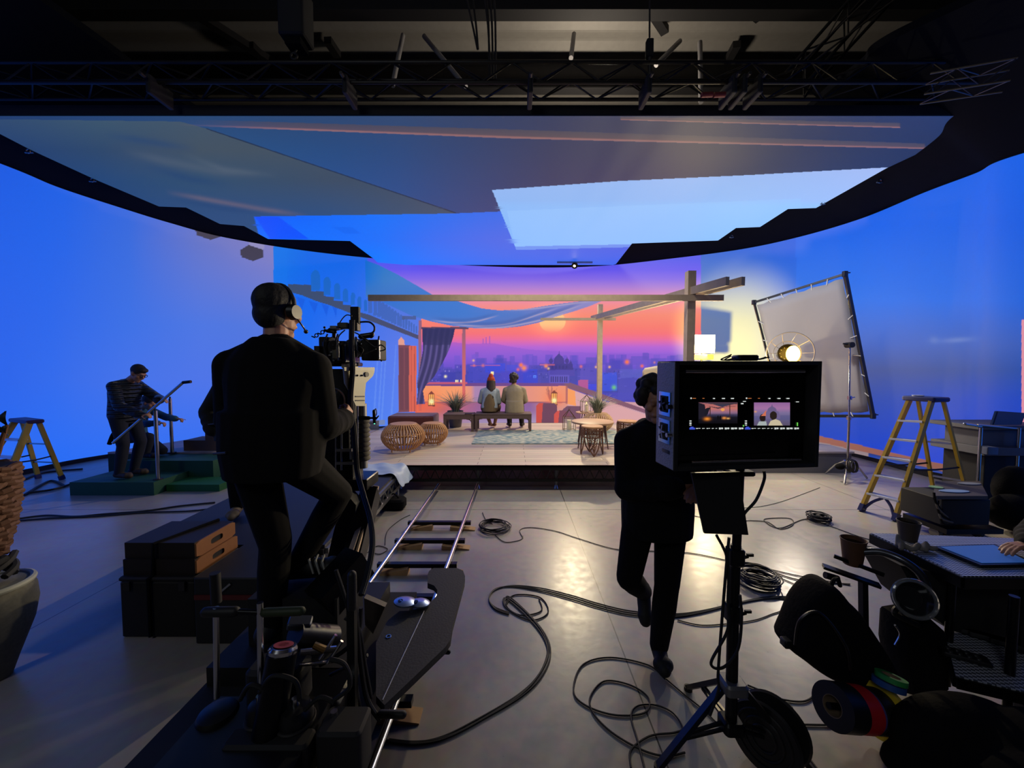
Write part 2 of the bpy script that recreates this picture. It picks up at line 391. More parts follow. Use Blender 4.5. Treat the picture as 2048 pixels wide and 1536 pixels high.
# ------------------------------------------------------------------ the LED screens and the picture they show
def S(*c): return np.array([lin(v) for v in c])
def sstep(a, b, x):
    t = np.clip((x - a) / (b - a), 0, 1); return t * t * (3 - 2 * t)
def ramp(x, stops):
    xs = [s[0] for s in stops]; cs = np.array([[lin(v) for v in s[1]] for s in stops])
    return np.stack([np.interp(x, xs, cs[:, i]) for i in range(3)], -1)
def bil(x, y, xs, ys, g):
    rows = [ramp(x, list(zip(xs, r))) for r in g]; out = rows[0]
    for i in range(len(ys) - 1):
        t = np.clip((y - ys[i]) / (ys[i + 1] - ys[i]), 0, 1)[:, None]
        out = np.where((y >= ys[i])[:, None], rows[i] * (1 - t) + rows[i + 1] * t, out)
    return out
def inpoly(x, y, poly):
    r = np.zeros(x.shape, bool); n = len(poly)
    for i in range(n):
        x0, y0 = poly[i]; x1, y1 = poly[(i + 1) % n]
        if y0 == y1: continue
        c = (y0 > y) != (y1 > y)
        r ^= c & (x < (x1 - x0) * (y - y0) / (y1 - y0) + x0)
    return r
def put(C, m, col, a=1.0):
    a = np.asarray(a)
    if a.ndim: a = a[m][:, None]
    col = np.asarray(col)
    if col.ndim == 2: col = col[m]
    C[m] = C[m] * (1 - a) + col * a
def poly(C, x, y, p, col, a=1.0): put(C, inpoly(x, y, p), S(*col) if len(np.shape(col)) == 1 else col, a)
def rect(C, x, y, x0, y0, x1, y1, col, a=1.0): put(C, (x >= x0) & (x < x1) & (y >= y0) & (y < y1), S(*col), a)
def dot(C, x, y, cx, cy, r, col, k=1.0):
    d = np.hypot(x - cx, y - cy) / r; g = np.clip(np.exp(-d * d * 2) * k, 0, 1)[:, None]; C[:] = C * (1 - g) + g * S(*col)
def noise1(x, seed, n=64):
    r = np.random.RandomState(seed); v = r.rand(n + 2); t = np.clip(x, 0, .9999) * n; i = t.astype(int); f = t - i; f = f * f * (3 - 2 * f)
    return v[i] * (1 - f) + v[i + 1] * f

def paint_wall(x, y):
    C = np.zeros((x.size, 3)); R = np.random.RandomState(3)
    # ---- left: plain dusk-lit plaster
    L = bil(x, y, (0, 130, 260, 400, 545), (330, 480, 650, 760, 900),
            [[(14, 92, 232), (20, 98, 235), (50, 104, 226), (92, 112, 212), (118, 122, 200)],
             [(16, 96, 236), (24, 100, 236), (52, 108, 226), (104, 120, 204), (136, 130, 194)],
             [(26, 98, 238), (36, 104, 238), (52, 112, 234), (72, 118, 230), (86, 122, 224)],
             [(28, 100, 240), (44, 108, 240), (62, 114, 238), (72, 116, 236), (78, 116, 232)],
             [(30, 106, 248), (34, 110, 250), (40, 112, 250), (46, 112, 248), (50, 110, 244)]])
    C[:] = L
    HX = (62, 58, 78)
    poly(C, x, y, [(390, 455), (405, 450), (440, 462), (447, 472), (421, 480), (393, 470)], HX)
    poly(C, x, y, [(480, 500), (497, 490), (527, 500), (528, 514), (505, 522), (483, 514)], HX)
    poly(C, x, y, [(497, 478), (530, 486), (527, 500), (497, 490)], (168, 160, 192), .5)
    # ---- blue side building with arcade
    B = bil(x, y, (547, 620, 700, 800), (500, 620, 700, 840),
            [[(0, 122, 236), (0, 106, 238), (0, 104, 238), (30, 110, 238)], [(0, 104, 242), (0, 104, 242), (30, 108, 240), (80, 118, 226)],
             [(6, 104, 244), (20, 108, 244), (62, 116, 242), (88, 122, 238)], [(20, 106, 246), (40, 112, 246), (66, 124, 246), (84, 130, 246)]])
    put(C, (x >= 547) & (x < 842), B)
    rect(C, x, y, 547, 480, 575, 620, (6, 118, 240), .5)
    arcs = [(622, 640, 540, 581), (647, 661, 554, 590), (668, 680, 566, 598), (686, 696, 577, 604), (702, 710, 585, 610), (715, 723, 593, 619), (728, 734, 599, 622)]
    for k in range(16):
        t = k / 16.0; cx = 740 + 98 * (t ** .8); hh = 12 * (1 - t) + 7; wv = 2.6 * (1 - t) + 1.3
        yb = 624 + (cx - 735) * .44; arcs.append((cx - wv, cx + wv, yb - 2 * hh, yb))
    for a0, a1, t0, t1 in arcs:
        cx = (a0 + a1) / 2; rx = (a1 - a0) / 2; ya = t0 + rx * 1.5
        m = (np.abs(x - cx) < rx) & (y < t1) & ((y > ya) | (((x - cx) / rx) ** 2 + ((y - ya) / (rx * 1.5)) ** 2 < 1))
        put(C, m, S(14, 100, 190) if a0 < 735 else S(58, 96, 176), .8)
    for k, (a0, a1, y1) in enumerate(((592, 610, 619), (617, 636, 627), (642, 658, 632), (664, 674, 636))):
        poly(C, x, y, [(a0, y1 - 26), (a1, y1 - 20), ((a0 + a1) / 2 + 3, y1)], (0, 88, 226), .8)
    corn = [(576, 568), (622, 570), (622, 582), (648, 583), (648, 592), (668, 594), (668, 601), (686, 603), (686, 610), (702, 611), (702, 617), (718, 619), (718, 624), (740, 630), (838, 671),
            (838, 679), (740, 642), (702, 627), (682, 619), (655, 609), (632, 602), (605, 591), (576, 583)]
    put(C, inpoly(x, y, corn), ramp(x, [(576, (52, 74, 108)), (700, (60, 74, 104)), (838, (72, 72, 104))]))
    for xx in (748, 757, 764, 783): poly(C, x, y, [(xx + 8, 690), (xx + 10, 690), (xx + 1, 846), (xx - 3, 846)], (116, 160, 250), .35)
    # ---- inner picture: sky
    inn = (x >= 735) & (x < 1402)
    sky = ramp(y, [(520, (78, 84, 238)), (540, (100, 84, 240)), (558, (134, 104, 232)), (575, (178, 128, 214)), (588, (214, 140, 196)), (598, (240, 142, 170)), (610, (250, 142, 140)),
                   (630, (254, 138, 110)), (655, (254, 122, 104)), (668, (252, 112, 116)), (678, (240, 106, 150)), (686, (216, 100, 186)), (694, (184, 96, 214)), (708, (150, 90, 218)), (725, (118, 80, 212)), (745, (84, 70, 196)), (775, (64, 62, 184)), (850, (70, 66, 178))])
    wall_edge = np.where(y < 590, 728 + (y - 520) * .2, 842)
    skym = (x >= 842) & (x < 1402) | ((x >= 735) & (x < 1402) & (y < 600) & (x > 735 + (y - 522) * 1.9))
    put(C, skym, sky)
    g = np.exp(-(((x - 1105) / 34) ** 2 + ((y - 640) / 26) ** 2)) * .5
    C[skym] += (g[:, None] * S(255, 170, 70))[skym]
    sun = (((x - 1105) / 26) ** 2 + ((y - 643) / 22) ** 2 < 1)
    put(C, sun & skym, S(255, 206, 132), .85 * sstep(668, 645, y))
    # hills and haze
    ridge = np.interp(x, [842, 870, 905, 935, 960, 990, 1020, 1060, 1120, 1200, 1402], [690, 686, 684, 688, 687, 687, 693, 699, 703, 706, 708])
    put(C, (y > ridge) & (y < 760) & (x > 842) & (x < 1402), S(128, 78, 206), .45 * sstep(745, 690, y))
    for cx, y0 in ((966, 677), (972, 674), (979, 672)): rect(C, x, y, cx - .9, y0, cx + .9, 688, (150, 84, 190), .8)
    rect(C, x, y, 950, 704, 957, 714, (110, 72, 190), .6)
    # city blocks in rows, back to front
    for row in range(6):
        yb = 714 + row * 11; n = 26 - row * 2
        for k in range(n):
            cx = 842 + R.rand() * 560; wv = (5 + row * 2.4) * (.6 + R.rand()); hh = (4 + row * 2.6) * (.5 + R.rand())
            sh = R.rand(); c = (70 + 40 * sh - row * 6, 62 + 20 * sh - row * 2, 190 + 18 * sh - row * 7)
            rect(C, x, y, cx - wv, yb - hh, cx + wv, yb + 16, c, .55)
            if row > 2 and R.rand() < .6:
                for q in range(3): rect(C, x, y, cx - wv * .7 + q * wv * .5, yb - hh + 3, cx - wv * .7 + q * wv * .5 + 1.6, yb - hh + 6, (40, 40, 140) if R.rand() < .7 else (150, 140, 220), .7)
    blocks = [(936, 729, 1000, 770, (56, 62, 190)), (970, 727, 1010, 745, (44, 66, 220)), (1012, 730, 1038, 742, (62, 70, 214)), (1040, 738, 1075, 775, (40, 60, 212)), (880, 745, 912, 772, (52, 54, 172)), (1000, 742, 1046, 772, (66, 60, 196)),
              (1172, 715, 1200, 735, (84, 70, 190)), (1205, 745, 1234, 782, (48, 80, 226)), (1236, 750, 1280, 800, (70, 70, 186)), (1262, 712, 1298, 730, (98, 74, 196)), (1285, 706, 1298, 720, (92, 70, 190)), (1300, 728, 1402, 800, (76, 70, 186)), (1240, 738, 1300, 756, (86, 90, 196)),
              (1156, 760, 1176, 778, (200, 84, 130)), (1176, 768, 1196, 780, (52, 64, 228)), (1145, 770, 1158, 790, (96, 66, 180))]
    for b in blocks: rect(C, x, y, *b, .75)
    for k in range(90):
        bx = 845 + R.rand() * 550; by = 735 + R.rand() * 38; rect(C, x, y, bx, by, bx + 1.5 + R.rand() * 6, by + 1.5, (104, 96, 216) if R.rand() < .5 else (42, 44, 150), .6)
    rect(C, x, y, 1066, 751, 1072, 756, (90, 140, 255)); rect(C, x, y, 1067, 752.4, 1071, 755, (50, 70, 220))
    # domed palace
    PD = (64, 48, 142)
    m = (((x - 1118) / 10.5) ** 2 + ((y - 724) / 14) ** 2 < 1) & (y < 728); put(C, m, S(*PD))
    poly(C, x, y, [(1116.8, 714), (1118, 700), (1119.4, 714)], PD)
    poly(C, x, y, [(1110, 717), (1118, 706), (1126, 717)], PD)
    for cx, rr, yt in ((1102, 4.2, 722), (1134, 4.2, 722), (1141, 3.2, 728)):
        put(C, (((x - cx) / rr) ** 2 + ((y - yt) / 5) ** 2 < 1), S(*PD)); poly(C, x, y, [(cx - 1, yt - 3), (cx, yt - 10), (cx + 1, yt - 3)], PD)
    poly(C, x, y, [(1096, 727), (1145, 727), (1147, 742), (1094, 742)], (58, 46, 140))
    rect(C, x, y, 1100, 740, 1150, 752, (74, 62, 170)); rect(C, x, y, 1098, 750, 1138, 768, (92, 80, 190))
    for k in range(8): rect(C, x, y, 1101 + k * 4.5, 753, 1103.4 + k * 4.5, 764, (40, 36, 112))
    for k in range(5): rect(C, x, y, 1104 + k * 7, 731, 1107 + k * 7, 737, (46, 38, 122))
    # lights in the city
    for cx, cy, r, c, kk in ((947, 721, 3, (255, 190, 120), .9), (891, 753, 3.4, (255, 240, 190), 1.2), (1042, 730, 5, (255, 120, 40), 1.2), (1048, 736, 7, (255, 140, 50), 1.0), (1036, 739, 4, (255, 110, 50), .8), (948, 731, 3, (255, 130, 60), .8), (966, 731, 4, (255, 130, 60), .6),
                             (1092, 732, 5, (255, 150, 60), 1.0), (1097, 737, 3, (255, 210, 140), .9), (1162, 733, 4, (255, 120, 60), .7), (1192, 734, 3, (255, 190, 110), 1.0), (1219, 734, 3, (255, 190, 110), 1.0), (1254, 724, 6, (255, 120, 50), 1.1), (1284, 732, 4, (255, 110, 50), 1.0), (1309, 725, 3, (255, 150, 60), .6),
                             (1228, 775, 6, (120, 220, 60), .8), (1194, 728, 2.4, (255, 140, 60), .6)): dot(C, x, y, cx, cy, r, c, kk)
    for bx, by in ((911, 760), (914.5, 760), (921, 760)): rect(C, x, y, bx, by, bx + 2.2, by + 5.5, (255, 240, 190))
    rect(C, x, y, 1080, 728, 1110, 731, (230, 110, 110), .5); rect(C, x, y, 940, 730, 1000, 732, (220, 100, 110), .5)
    rect(C, x, y, 981, 743, 987, 750, (255, 236, 170))
    # terrace floor, wall and its sloping right part
    tf = (y > 804) & (x > 830) & (x < 1300)
    put(C, tf, bil(x, y, (838, 880, 960, 1060, 1120, 1290), (804, 822, 846), [[(240, 92, 58), (220, 104, 84), (150, 92, 140), (140, 92, 150), (232, 150, 120), (206, 156, 166)], [(236, 104, 70), (200, 100, 96), (150, 96, 150), (140, 100, 160), (214, 150, 140), (204, 160, 176)], [(196, 120, 130), (176, 130, 150), (160, 140, 180), (170, 150, 190), (190, 160, 180), (204, 170, 186)]]))
    rect(C, x, y, 842, 766, 1138, 774, (112, 62, 126), .9); rect(C, x, y, 845, 764, 935, 768, (236, 96, 70), .55)
    put(C, (x > 846) & (x < 1134) & (y > 772) & (y < 804), ramp(x, [(846, (250, 152, 96)), (925, (252, 158, 104)), (942, (226, 146, 128)), (950, (172, 132, 176)), (985, (168, 126, 172)), (992, (214, 146, 142)), (1060, (232, 146, 124)), (1100, (246, 152, 112)), (1134, (240, 146, 108))]))
    rect(C, x, y, 842, 803, 1134, 806, (130, 74, 100), .7)
    poly(C, x, y, [(1126, 766), (1142, 766), (1300, 822), (1300, 830), (1136, 776)], (128, 82, 104))
    poly(C, x, y, [(1135, 776), (1210, 803), (1300, 832), (1300, 848), (1215, 848), (1150, 822), (1135, 812)], (222, 166, 168))
    poly(C, x, y, [(1135, 776), (1150, 782), (1152, 812), (1135, 808)], (252, 158, 88))
    rect(C, x, y, 1131, 772, 1135, 808, (170, 90, 90), .8)
    # potted branches, lanterns, round red seats
    for k in range(26):
        a = -PI / 2 + (R.rand() - .5) * 1.5; ln = 10 + R.rand() * 12; ex = 1100 + math.cos(a) * ln; ey = 800 + math.sin(a) * ln * 1.4
        poly(C, x, y, [(1099.5, 802), (1100.8, 802), (ex + .6, ey), (ex - .4, ey)], (150, 90, 90), .55)
    for cx, cy in ((863, 801), (1108.5, 799)):
        dot(C, x, y, cx, cy, 24, (255, 110, 50), .55)
        rect(C, x, y, cx - 6, cy - 13, cx + 6, cy + 10, (255, 176, 84)); poly(C, x, y, [(cx - 7, cy - 12), (cx, cy - 19), (cx + 7, cy - 12)], (130, 56, 34))
        for dx in (-6, -2, 2.4, 5.4): rect(C, x, y, cx + dx - .5, cy - 13, cx + dx + .5, cy + 11, (120, 52, 34))
        rect(C, x, y, cx - 7, cy + 9, cx + 7, cy + 11.5, (120, 52, 34)); dot(C, x, y, cx, cy + 2, 5.5, (255, 246, 170), 1.6)
    poly(C, x, y, [(1072, 812), (1078, 806), (1108, 806), (1114, 812), (1114, 848), (1072, 848)], (108, 62, 84)); poly(C, x, y, [(1072, 812), (1078, 806), (1086, 806), (1083, 848), (1072, 848)], (206, 74, 58))
    poly(C, x, y, [(1126, 818), (1134, 812), (1162, 812), (1162, 848), (1126, 848)], (112, 70, 92))
    poly(C, x, y, [(1108, 828), (1114, 822), (1126, 820), (1140, 826), (1140, 848), (1108, 848)], (120, 64, 80)); poly(C, x, y, [(1108, 828), (1114, 822), (1119, 822), (1116, 848), (1108, 848)], (212, 78, 64))
    # door, jamb, posts, curtain
    poly(C, x, y, [(797, 694), (797, 680), (802, 674), (808, 680), (810, 694)], (232, 160, 140))
    rect(C, x, y, 797, 690, 821, 824, (124, 66, 74)); rect(C, x, y, 818, 692, 833, 824, (222, 98, 72))
    rect(C, x, y, 799, 696, 807, 820, (104, 56, 66), .8); rect(C, x, y, 810, 696, 817, 820, (104, 56, 66), .8)
    for xx in (822, 828.5): rect(C, x, y, xx, 692, xx + 1.4, 824, (150, 60, 56), .7)
    rect(C, x, y, 837, 641, 843, 812, (150, 96, 120)); rect(C, x, y, 837, 760, 843, 822, (216, 96, 74), .8)
    rect(C, x, y, 842, 654, 937, 658.5, (96, 62, 84))
    cur = [(844, 656), (910, 657), (906, 676), (897, 702), (884, 728), (868, 754), (852, 770), (846, 782), (850, 808), (833, 809), (836, 782), (834, 766), (846, 700)]
    cm = inpoly(x, y, cur)
    fold = np.sin((x - 845 + (y - 656) * .22) * .55 + np.sin(y * .05) * 1.2) * .5 + .5
    put(C, cm, ramp(fold, [(0, (46, 40, 88)), (.6, (58, 50, 106)), (1, (92, 80, 140))])); put(C, cm & (y < 690), S(38, 36, 84), .9 * sstep(735, 672, y))
    put(C, (x > 924.5) & (x < 931) & (y > 658) & (y < 806), ramp(y, [(660, (152, 92, 110)), (720, (190, 96, 108)), (806, (232, 104, 88))]))
    # draped canopy
    A = [(730, 520), (757, 530), (795, 549), (830, 569), (864, 589), (864, 594), (732, 594)]
    put(C, inpoly(x, y, A), bil(x, y, (730, 770, 864), (520, 560, 594), [[(0, 108, 214), (40, 120, 200), (70, 124, 196)], [(10, 112, 214), (58, 124, 198), (78, 128, 204)], [(58, 118, 190), (60, 118, 200), (60, 120, 208)]]))
    Bp = [(742, 594), (864, 594), (900, 597), (930, 607), (965, 617), (1000, 621), (1050, 618), (1115, 608), (1165, 602), (1208, 600), (1180, 612), (1150, 622), (1110, 634), (1075, 646), (1040, 653), (1000, 657), (955, 657), (905, 652), (862, 643), (820, 630), (782, 612)]
    bm_ = inpoly(x, y, Bp)
    put(C, bm_, bil(x, y, (742, 830, 930, 1040, 1200), (594, 630, 657), [[(30, 108, 214), (50, 118, 210), (66, 124, 208), (120, 134, 208), (150, 142, 200)], [(62, 112, 196), (62, 118, 206), (62, 120, 206), (80, 118, 196), (150, 136, 190)], [(90, 122, 196), (90, 122, 200), (84, 118, 196), (92, 110, 186), (150, 136, 190)]]))
    for pts, wv in (([(860, 640), (905, 645), (950, 643), (1000, 630)], 2.2), ([(900, 649), (960, 652), (1020, 647), (1080, 628), (1120, 615)], 2.0), ([(940, 656), (1000, 655), (1060, 645), (1110, 632), (1150, 618)], 2.4), ([(1010, 621), (1070, 617), (1130, 609), (1190, 602)], 2.2), ([(1080, 640), (1120, 625), (1170, 608)], 1.8)):
        cp_ = [(p_.x, p_.y) for p_ in curve([(a_, b_, 0) for a_, b_ in pts], 10)]; yy = np.interp(x, [p_[0] for p_ in cp_], [p_[1] for p_ in cp_]); m = (x > pts[0][0]) & (x < pts[-1][0]) & bm_
        tp = np.clip((x - pts[0][0]) / 30, 0, 1) * np.clip((pts[-1][0] - x) / 30, 0, 1); put(C, m, S(190, 172, 196), .75 * tp * np.exp(-((y - yy) / (wv * .7)) ** 2)); put(C, m, S(56, 88, 160), .45 * tp * np.exp(-((y - yy + 5) / 3.4) ** 2))
    rect(C, x, y, 804, 632, 832, 639, (70, 84, 124), .8)
    # ---- right of the inner picture
    Rt = bil(x, y, (1402, 1500, 1590), (500, 560, 640, 720, 800, 900), [[(30, 100, 214), (22, 98, 220), (14, 94, 226)], [(72, 118, 200), (60, 114, 206), (36, 106, 222)], [(106, 126, 166), (96, 120, 172), (62, 108, 204)], [(100, 118, 164), (96, 116, 170), (66, 104, 194)], [(60, 90, 190), (56, 90, 194), (46, 86, 204)], [(40, 80, 200), (40, 80, 204), (30, 76, 210)]])
    put(C, (x >= 1402) & (x < 1592), Rt)
    Ro = bil(x, y, (1592, 1750, 1900, 2048), (310, 450, 600, 690, 740, 800, 920), [[(0, 98, 238), (0, 98, 238), (0, 98, 236), (0, 96, 234)], [(4, 98, 236), (2, 98, 236), (0, 96, 232), (0, 92, 228)], [(40, 116, 232), (34, 114, 236), (26, 108, 232), (18, 98, 222)], [(60, 100, 196), (56, 98, 194), (58, 98, 190), (50, 90, 186)],
                   [(64, 88, 160), (62, 84, 152), (50, 80, 156), (34, 76, 168)], [(34, 74, 176), (32, 72, 176), (22, 70, 188), (16, 66, 192)], [(0, 66, 206), (0, 62, 208), (0, 60, 206), (0, 58, 200)]])
    put(C, x >= 1592, Ro)
    put(C, x > 1592, S(126, 150, 208), .5 * np.exp(-(((x - 1915) / 30) ** 2 + ((y - 680 + (x - 1915) * .06) / 5) ** 2)) + .35 * np.exp(-(((x - 1868) / 9) ** 2 + ((y - 680) / 7) ** 2)))
    rect(C, x, y, 2043, 640, 2110, 1000, (236, 150, 160), .9)
    # tiled curb, paving and the strip of blue below it
    top = np.interp(x, [1500, 1640, 1930, 2100], [858, 872, 938, 985]); bot = np.interp(x, [1500, 1640, 1770, 1930, 2100], [870, 884, 914, 954, 1000])
    cu = (x > 1500) & (y > top) & (y < bot); put(C, cu, ramp(x, [(1500, (170, 116, 96)), (1650, (156, 96, 76)), (1930, (132, 82, 68))]))
    put(C, (x > 1500) & (y >= bot) & (y < bot + 6 + (x - 1760) * .05), S(96, 112, 170) if False else S(20, 60, 170))
    pv = (x > 1500) & (x < 1736) & (y >= bot); put(C, pv, S(150, 130, 132))
    put(C, (x >= 1736) & (y >= bot), ramp((y - bot) / 28, [(0, (24, 50, 120)), (.35, (10, 70, 190)), (1, (40, 140, 250))]))
    # plaster foot left of the set
    rect(C, x, y, 560, 840, 770, 850, (120, 134, 160), .8)
    return np.clip(C, 0, 1.6)

# plan of the curved wall, found from its upper edge in the photo
def wall_top(px): return float(np.interp(px, [0, 1060, 2048], [4.98, 4.80, 4.58]))
TOPLINE = [(0, 327), (115, 374), (230, 412), (340, 446), (450, 475), (600, 500), (750, 517), (900, 529), (1060, 535), (1200, 532), (1344, 517), (1480, 499), (1594, 475), (1720, 438), (1849, 385), (1950, 347), (2048, 306)]
plan = []
for px, py in TOPLINE:
    d = ray(px, py); t = (wall_top(px) - CZ) / d.z
    plan.append(Vector((d.x * t, d.y * t, wall_top(px))))
plan = [Vector((-8.05, 0.9, 5.0)), Vector((-8.25, 2.2, 5.0)), Vector((-8.3, 4.0, 5.0))] + plan + [Vector((7.75, 3.6, 4.56)), Vector((7.7, 2.0, 4.56)), Vector((7.55, 0.8, 4.56))]
planc = curve(plan, 24)
pk = [(p.x / p.y) * FPX / 1.0 + 1024 for p in planc]           # rough photo column of each plan point
cols = list(np.arange(0, 380, 9.0)) + list(np.arange(380, 540, 2.5)) + list(np.arange(540, 730, 1.3)) + list(np.arange(730, 1404, 1.0)) + list(np.arange(1404, 1600, 3.0)) + list(np.arange(1600, 2036, 2.5)) + list(np.arange(2036, 2060, 1.0))
pxs = np.array(pk); order = np.argsort(pxs); PX = np.interp
ex = [c for c in pk if c < 0] ; ex2 = [c for c in pk if c > 2060]
allc = sorted(ex) + cols + sorted(ex2)
Xc = np.interp(allc, pxs[order], np.array([p.x for p in planc])[order]); Yc = np.interp(allc, pxs[order], np.array([p.y for p in planc])[order]); Tc = np.interp(allc, pxs[order], np.array([p.z for p in planc])[order])
Bc = np.interp(allc, [0, 400, 1060, 1650, 1930], [0.10, 0.06, 0.04, 0.06, 0.12])
NR = 300
def grid_mesh(name, P, colr, m, nrow, ncol, parent=None):
    me = bpy.data.meshes.new(name); nv = nrow * ncol
    me.vertices.add(nv); me.vertices.foreach_set('co', P.astype(np.float32).ravel())
    i = np.arange(nrow - 1)[:, None] * ncol + np.arange(ncol - 1)[None, :]; i = i.ravel()
    q = np.stack([i, i + 1, i + ncol + 1, i + ncol], -1).ravel().astype(np.int32); nf = len(i)
    me.loops.add(nf * 4); me.loops.foreach_set('vertex_index', q); me.polygons.add(nf)
    me.polygons.foreach_set('loop_start', np.arange(0, nf * 4, 4, dtype=np.int32))
    me.update(calc_edges=True); me.validate()
    me.polygons.foreach_set('use_smooth', [True] * nf)
    at = me.color_attributes.new('picture', 'FLOAT_COLOR', 'POINT')
    at.data.foreach_set('color', np.concatenate([colr, np.ones((nv, 1))], 1).astype(np.float32).ravel())
    me.materials.append(m); o = bpy.data.objects.new(name, me); COL.objects.link(o)
    if parent is not None: o.parent = parent
    return o
def project(P):
    r = P - np.array([0, 0, CZ]); f = r @ np.array(_f); u = r @ np.array(_u)
    return 1024 + FPX * r[:, 0] / f, 768 - FPX * u / f
s = np.linspace(0, 1, NR)[:, None]
Z = Bc[None, :] * (1 - s) + Tc[None, :] * s
P = np.stack([np.broadcast_to(Xc, Z.shape), np.broadcast_to(Yc, Z.shape), Z], -1).reshape(-1, 3)
qx, qy = project(P)
colr = paint_wall(qx, qy)
LEDW = screen_mat('led_wall_picture', 0.07, 0.92, 'NONE', 0.6)
led = grid_mesh('led_wall', P, colr, LEDW, NR, len(allc))
tag(led, 'huge curved video wall showing a dusk sky over a domed city and blue buildings', 'video wall')
# black skirt under the screen and the dark cabinet shell behind it
b = MB(); n = len(planc)
cen = Vector((0, 4.6, 0))
foot = [Vector((p.x, p.y, 0)) for p in planc]
out = [(f_ - cen).normalized() for f_ in foot]
for i in range(n): out[i].z = 0
b.loft([[foot[i] + out[i] * .03, foot[i] + out[i] * .03 + Vector((0, 0, planc[i].z + .02)), foot[i] + out[i] * .30 + Vector((0, 0, planc[i].z + .02)), foot[i] + out[i] * .30] for i in range(n)], True, True)
b.build('cabinet_shell', BLK, led)
# dark band added from the wall top towards the ceiling screen, closing the gap
MASK = mat('dark_band', (20, 22, 30), 0.95, spec=0.1)
b = MB()
rg = []
for i in range(n):
    p = planc[i]; q = cen + (foot[i] - cen) * .70
    rg.append([Vector((p.x, p.y, p.z + .015)) + out[i] * .02, Vector((q.x, q.y, p.z + 1.25)), Vector((q.x, q.y, p.z + 1.35)), Vector((p.x, p.y, p.z + .12)) + out[i] * .02])
b.loft(rg, True, True)
tag(b.build('dark_band', MASK), 'broad black added band between the curved wall and the ceiling screen', 'dark band')

# ---- ceiling screen: outline taken from its stepped edge
LB = [(232, -120), (268, 0), (300, 62), (358, 188), (413, 318), (415, 372), (448, 440), (452, 488), (478, 536), (482, 700), (518, 748), (530, 760)]
RB = [(231, 1967), (295, 1862), (337, 1772), (416, 1632), (418, 1576), (454, 1520), (456, 1472), (481, 1436), (487, 1264), (528, 1232), (530, 1226)]
ys = sorted(set([a for a, _ in LB] + [a for a, _ in RB] + list(np.linspace(232, 530, 280))))
ys = np.array([v for v in ys if 232 <= v <= 530])
xl = np.interp(ys, [a for a, _ in LB], [c for _, c in LB]); xr = np.interp(ys, [a for a, _ in RB], [c for _, c in RB])
NCc = 900; ss = np.linspace(0, 1, NCc)
def ceil_pt(px, py):
    z = 5.10 + (4.74 - 5.10) * (py - 232) / 298.0; d = ray(px, py); t = (z - CZ) / d.z
    return (d.x * t, d.y * t, z)
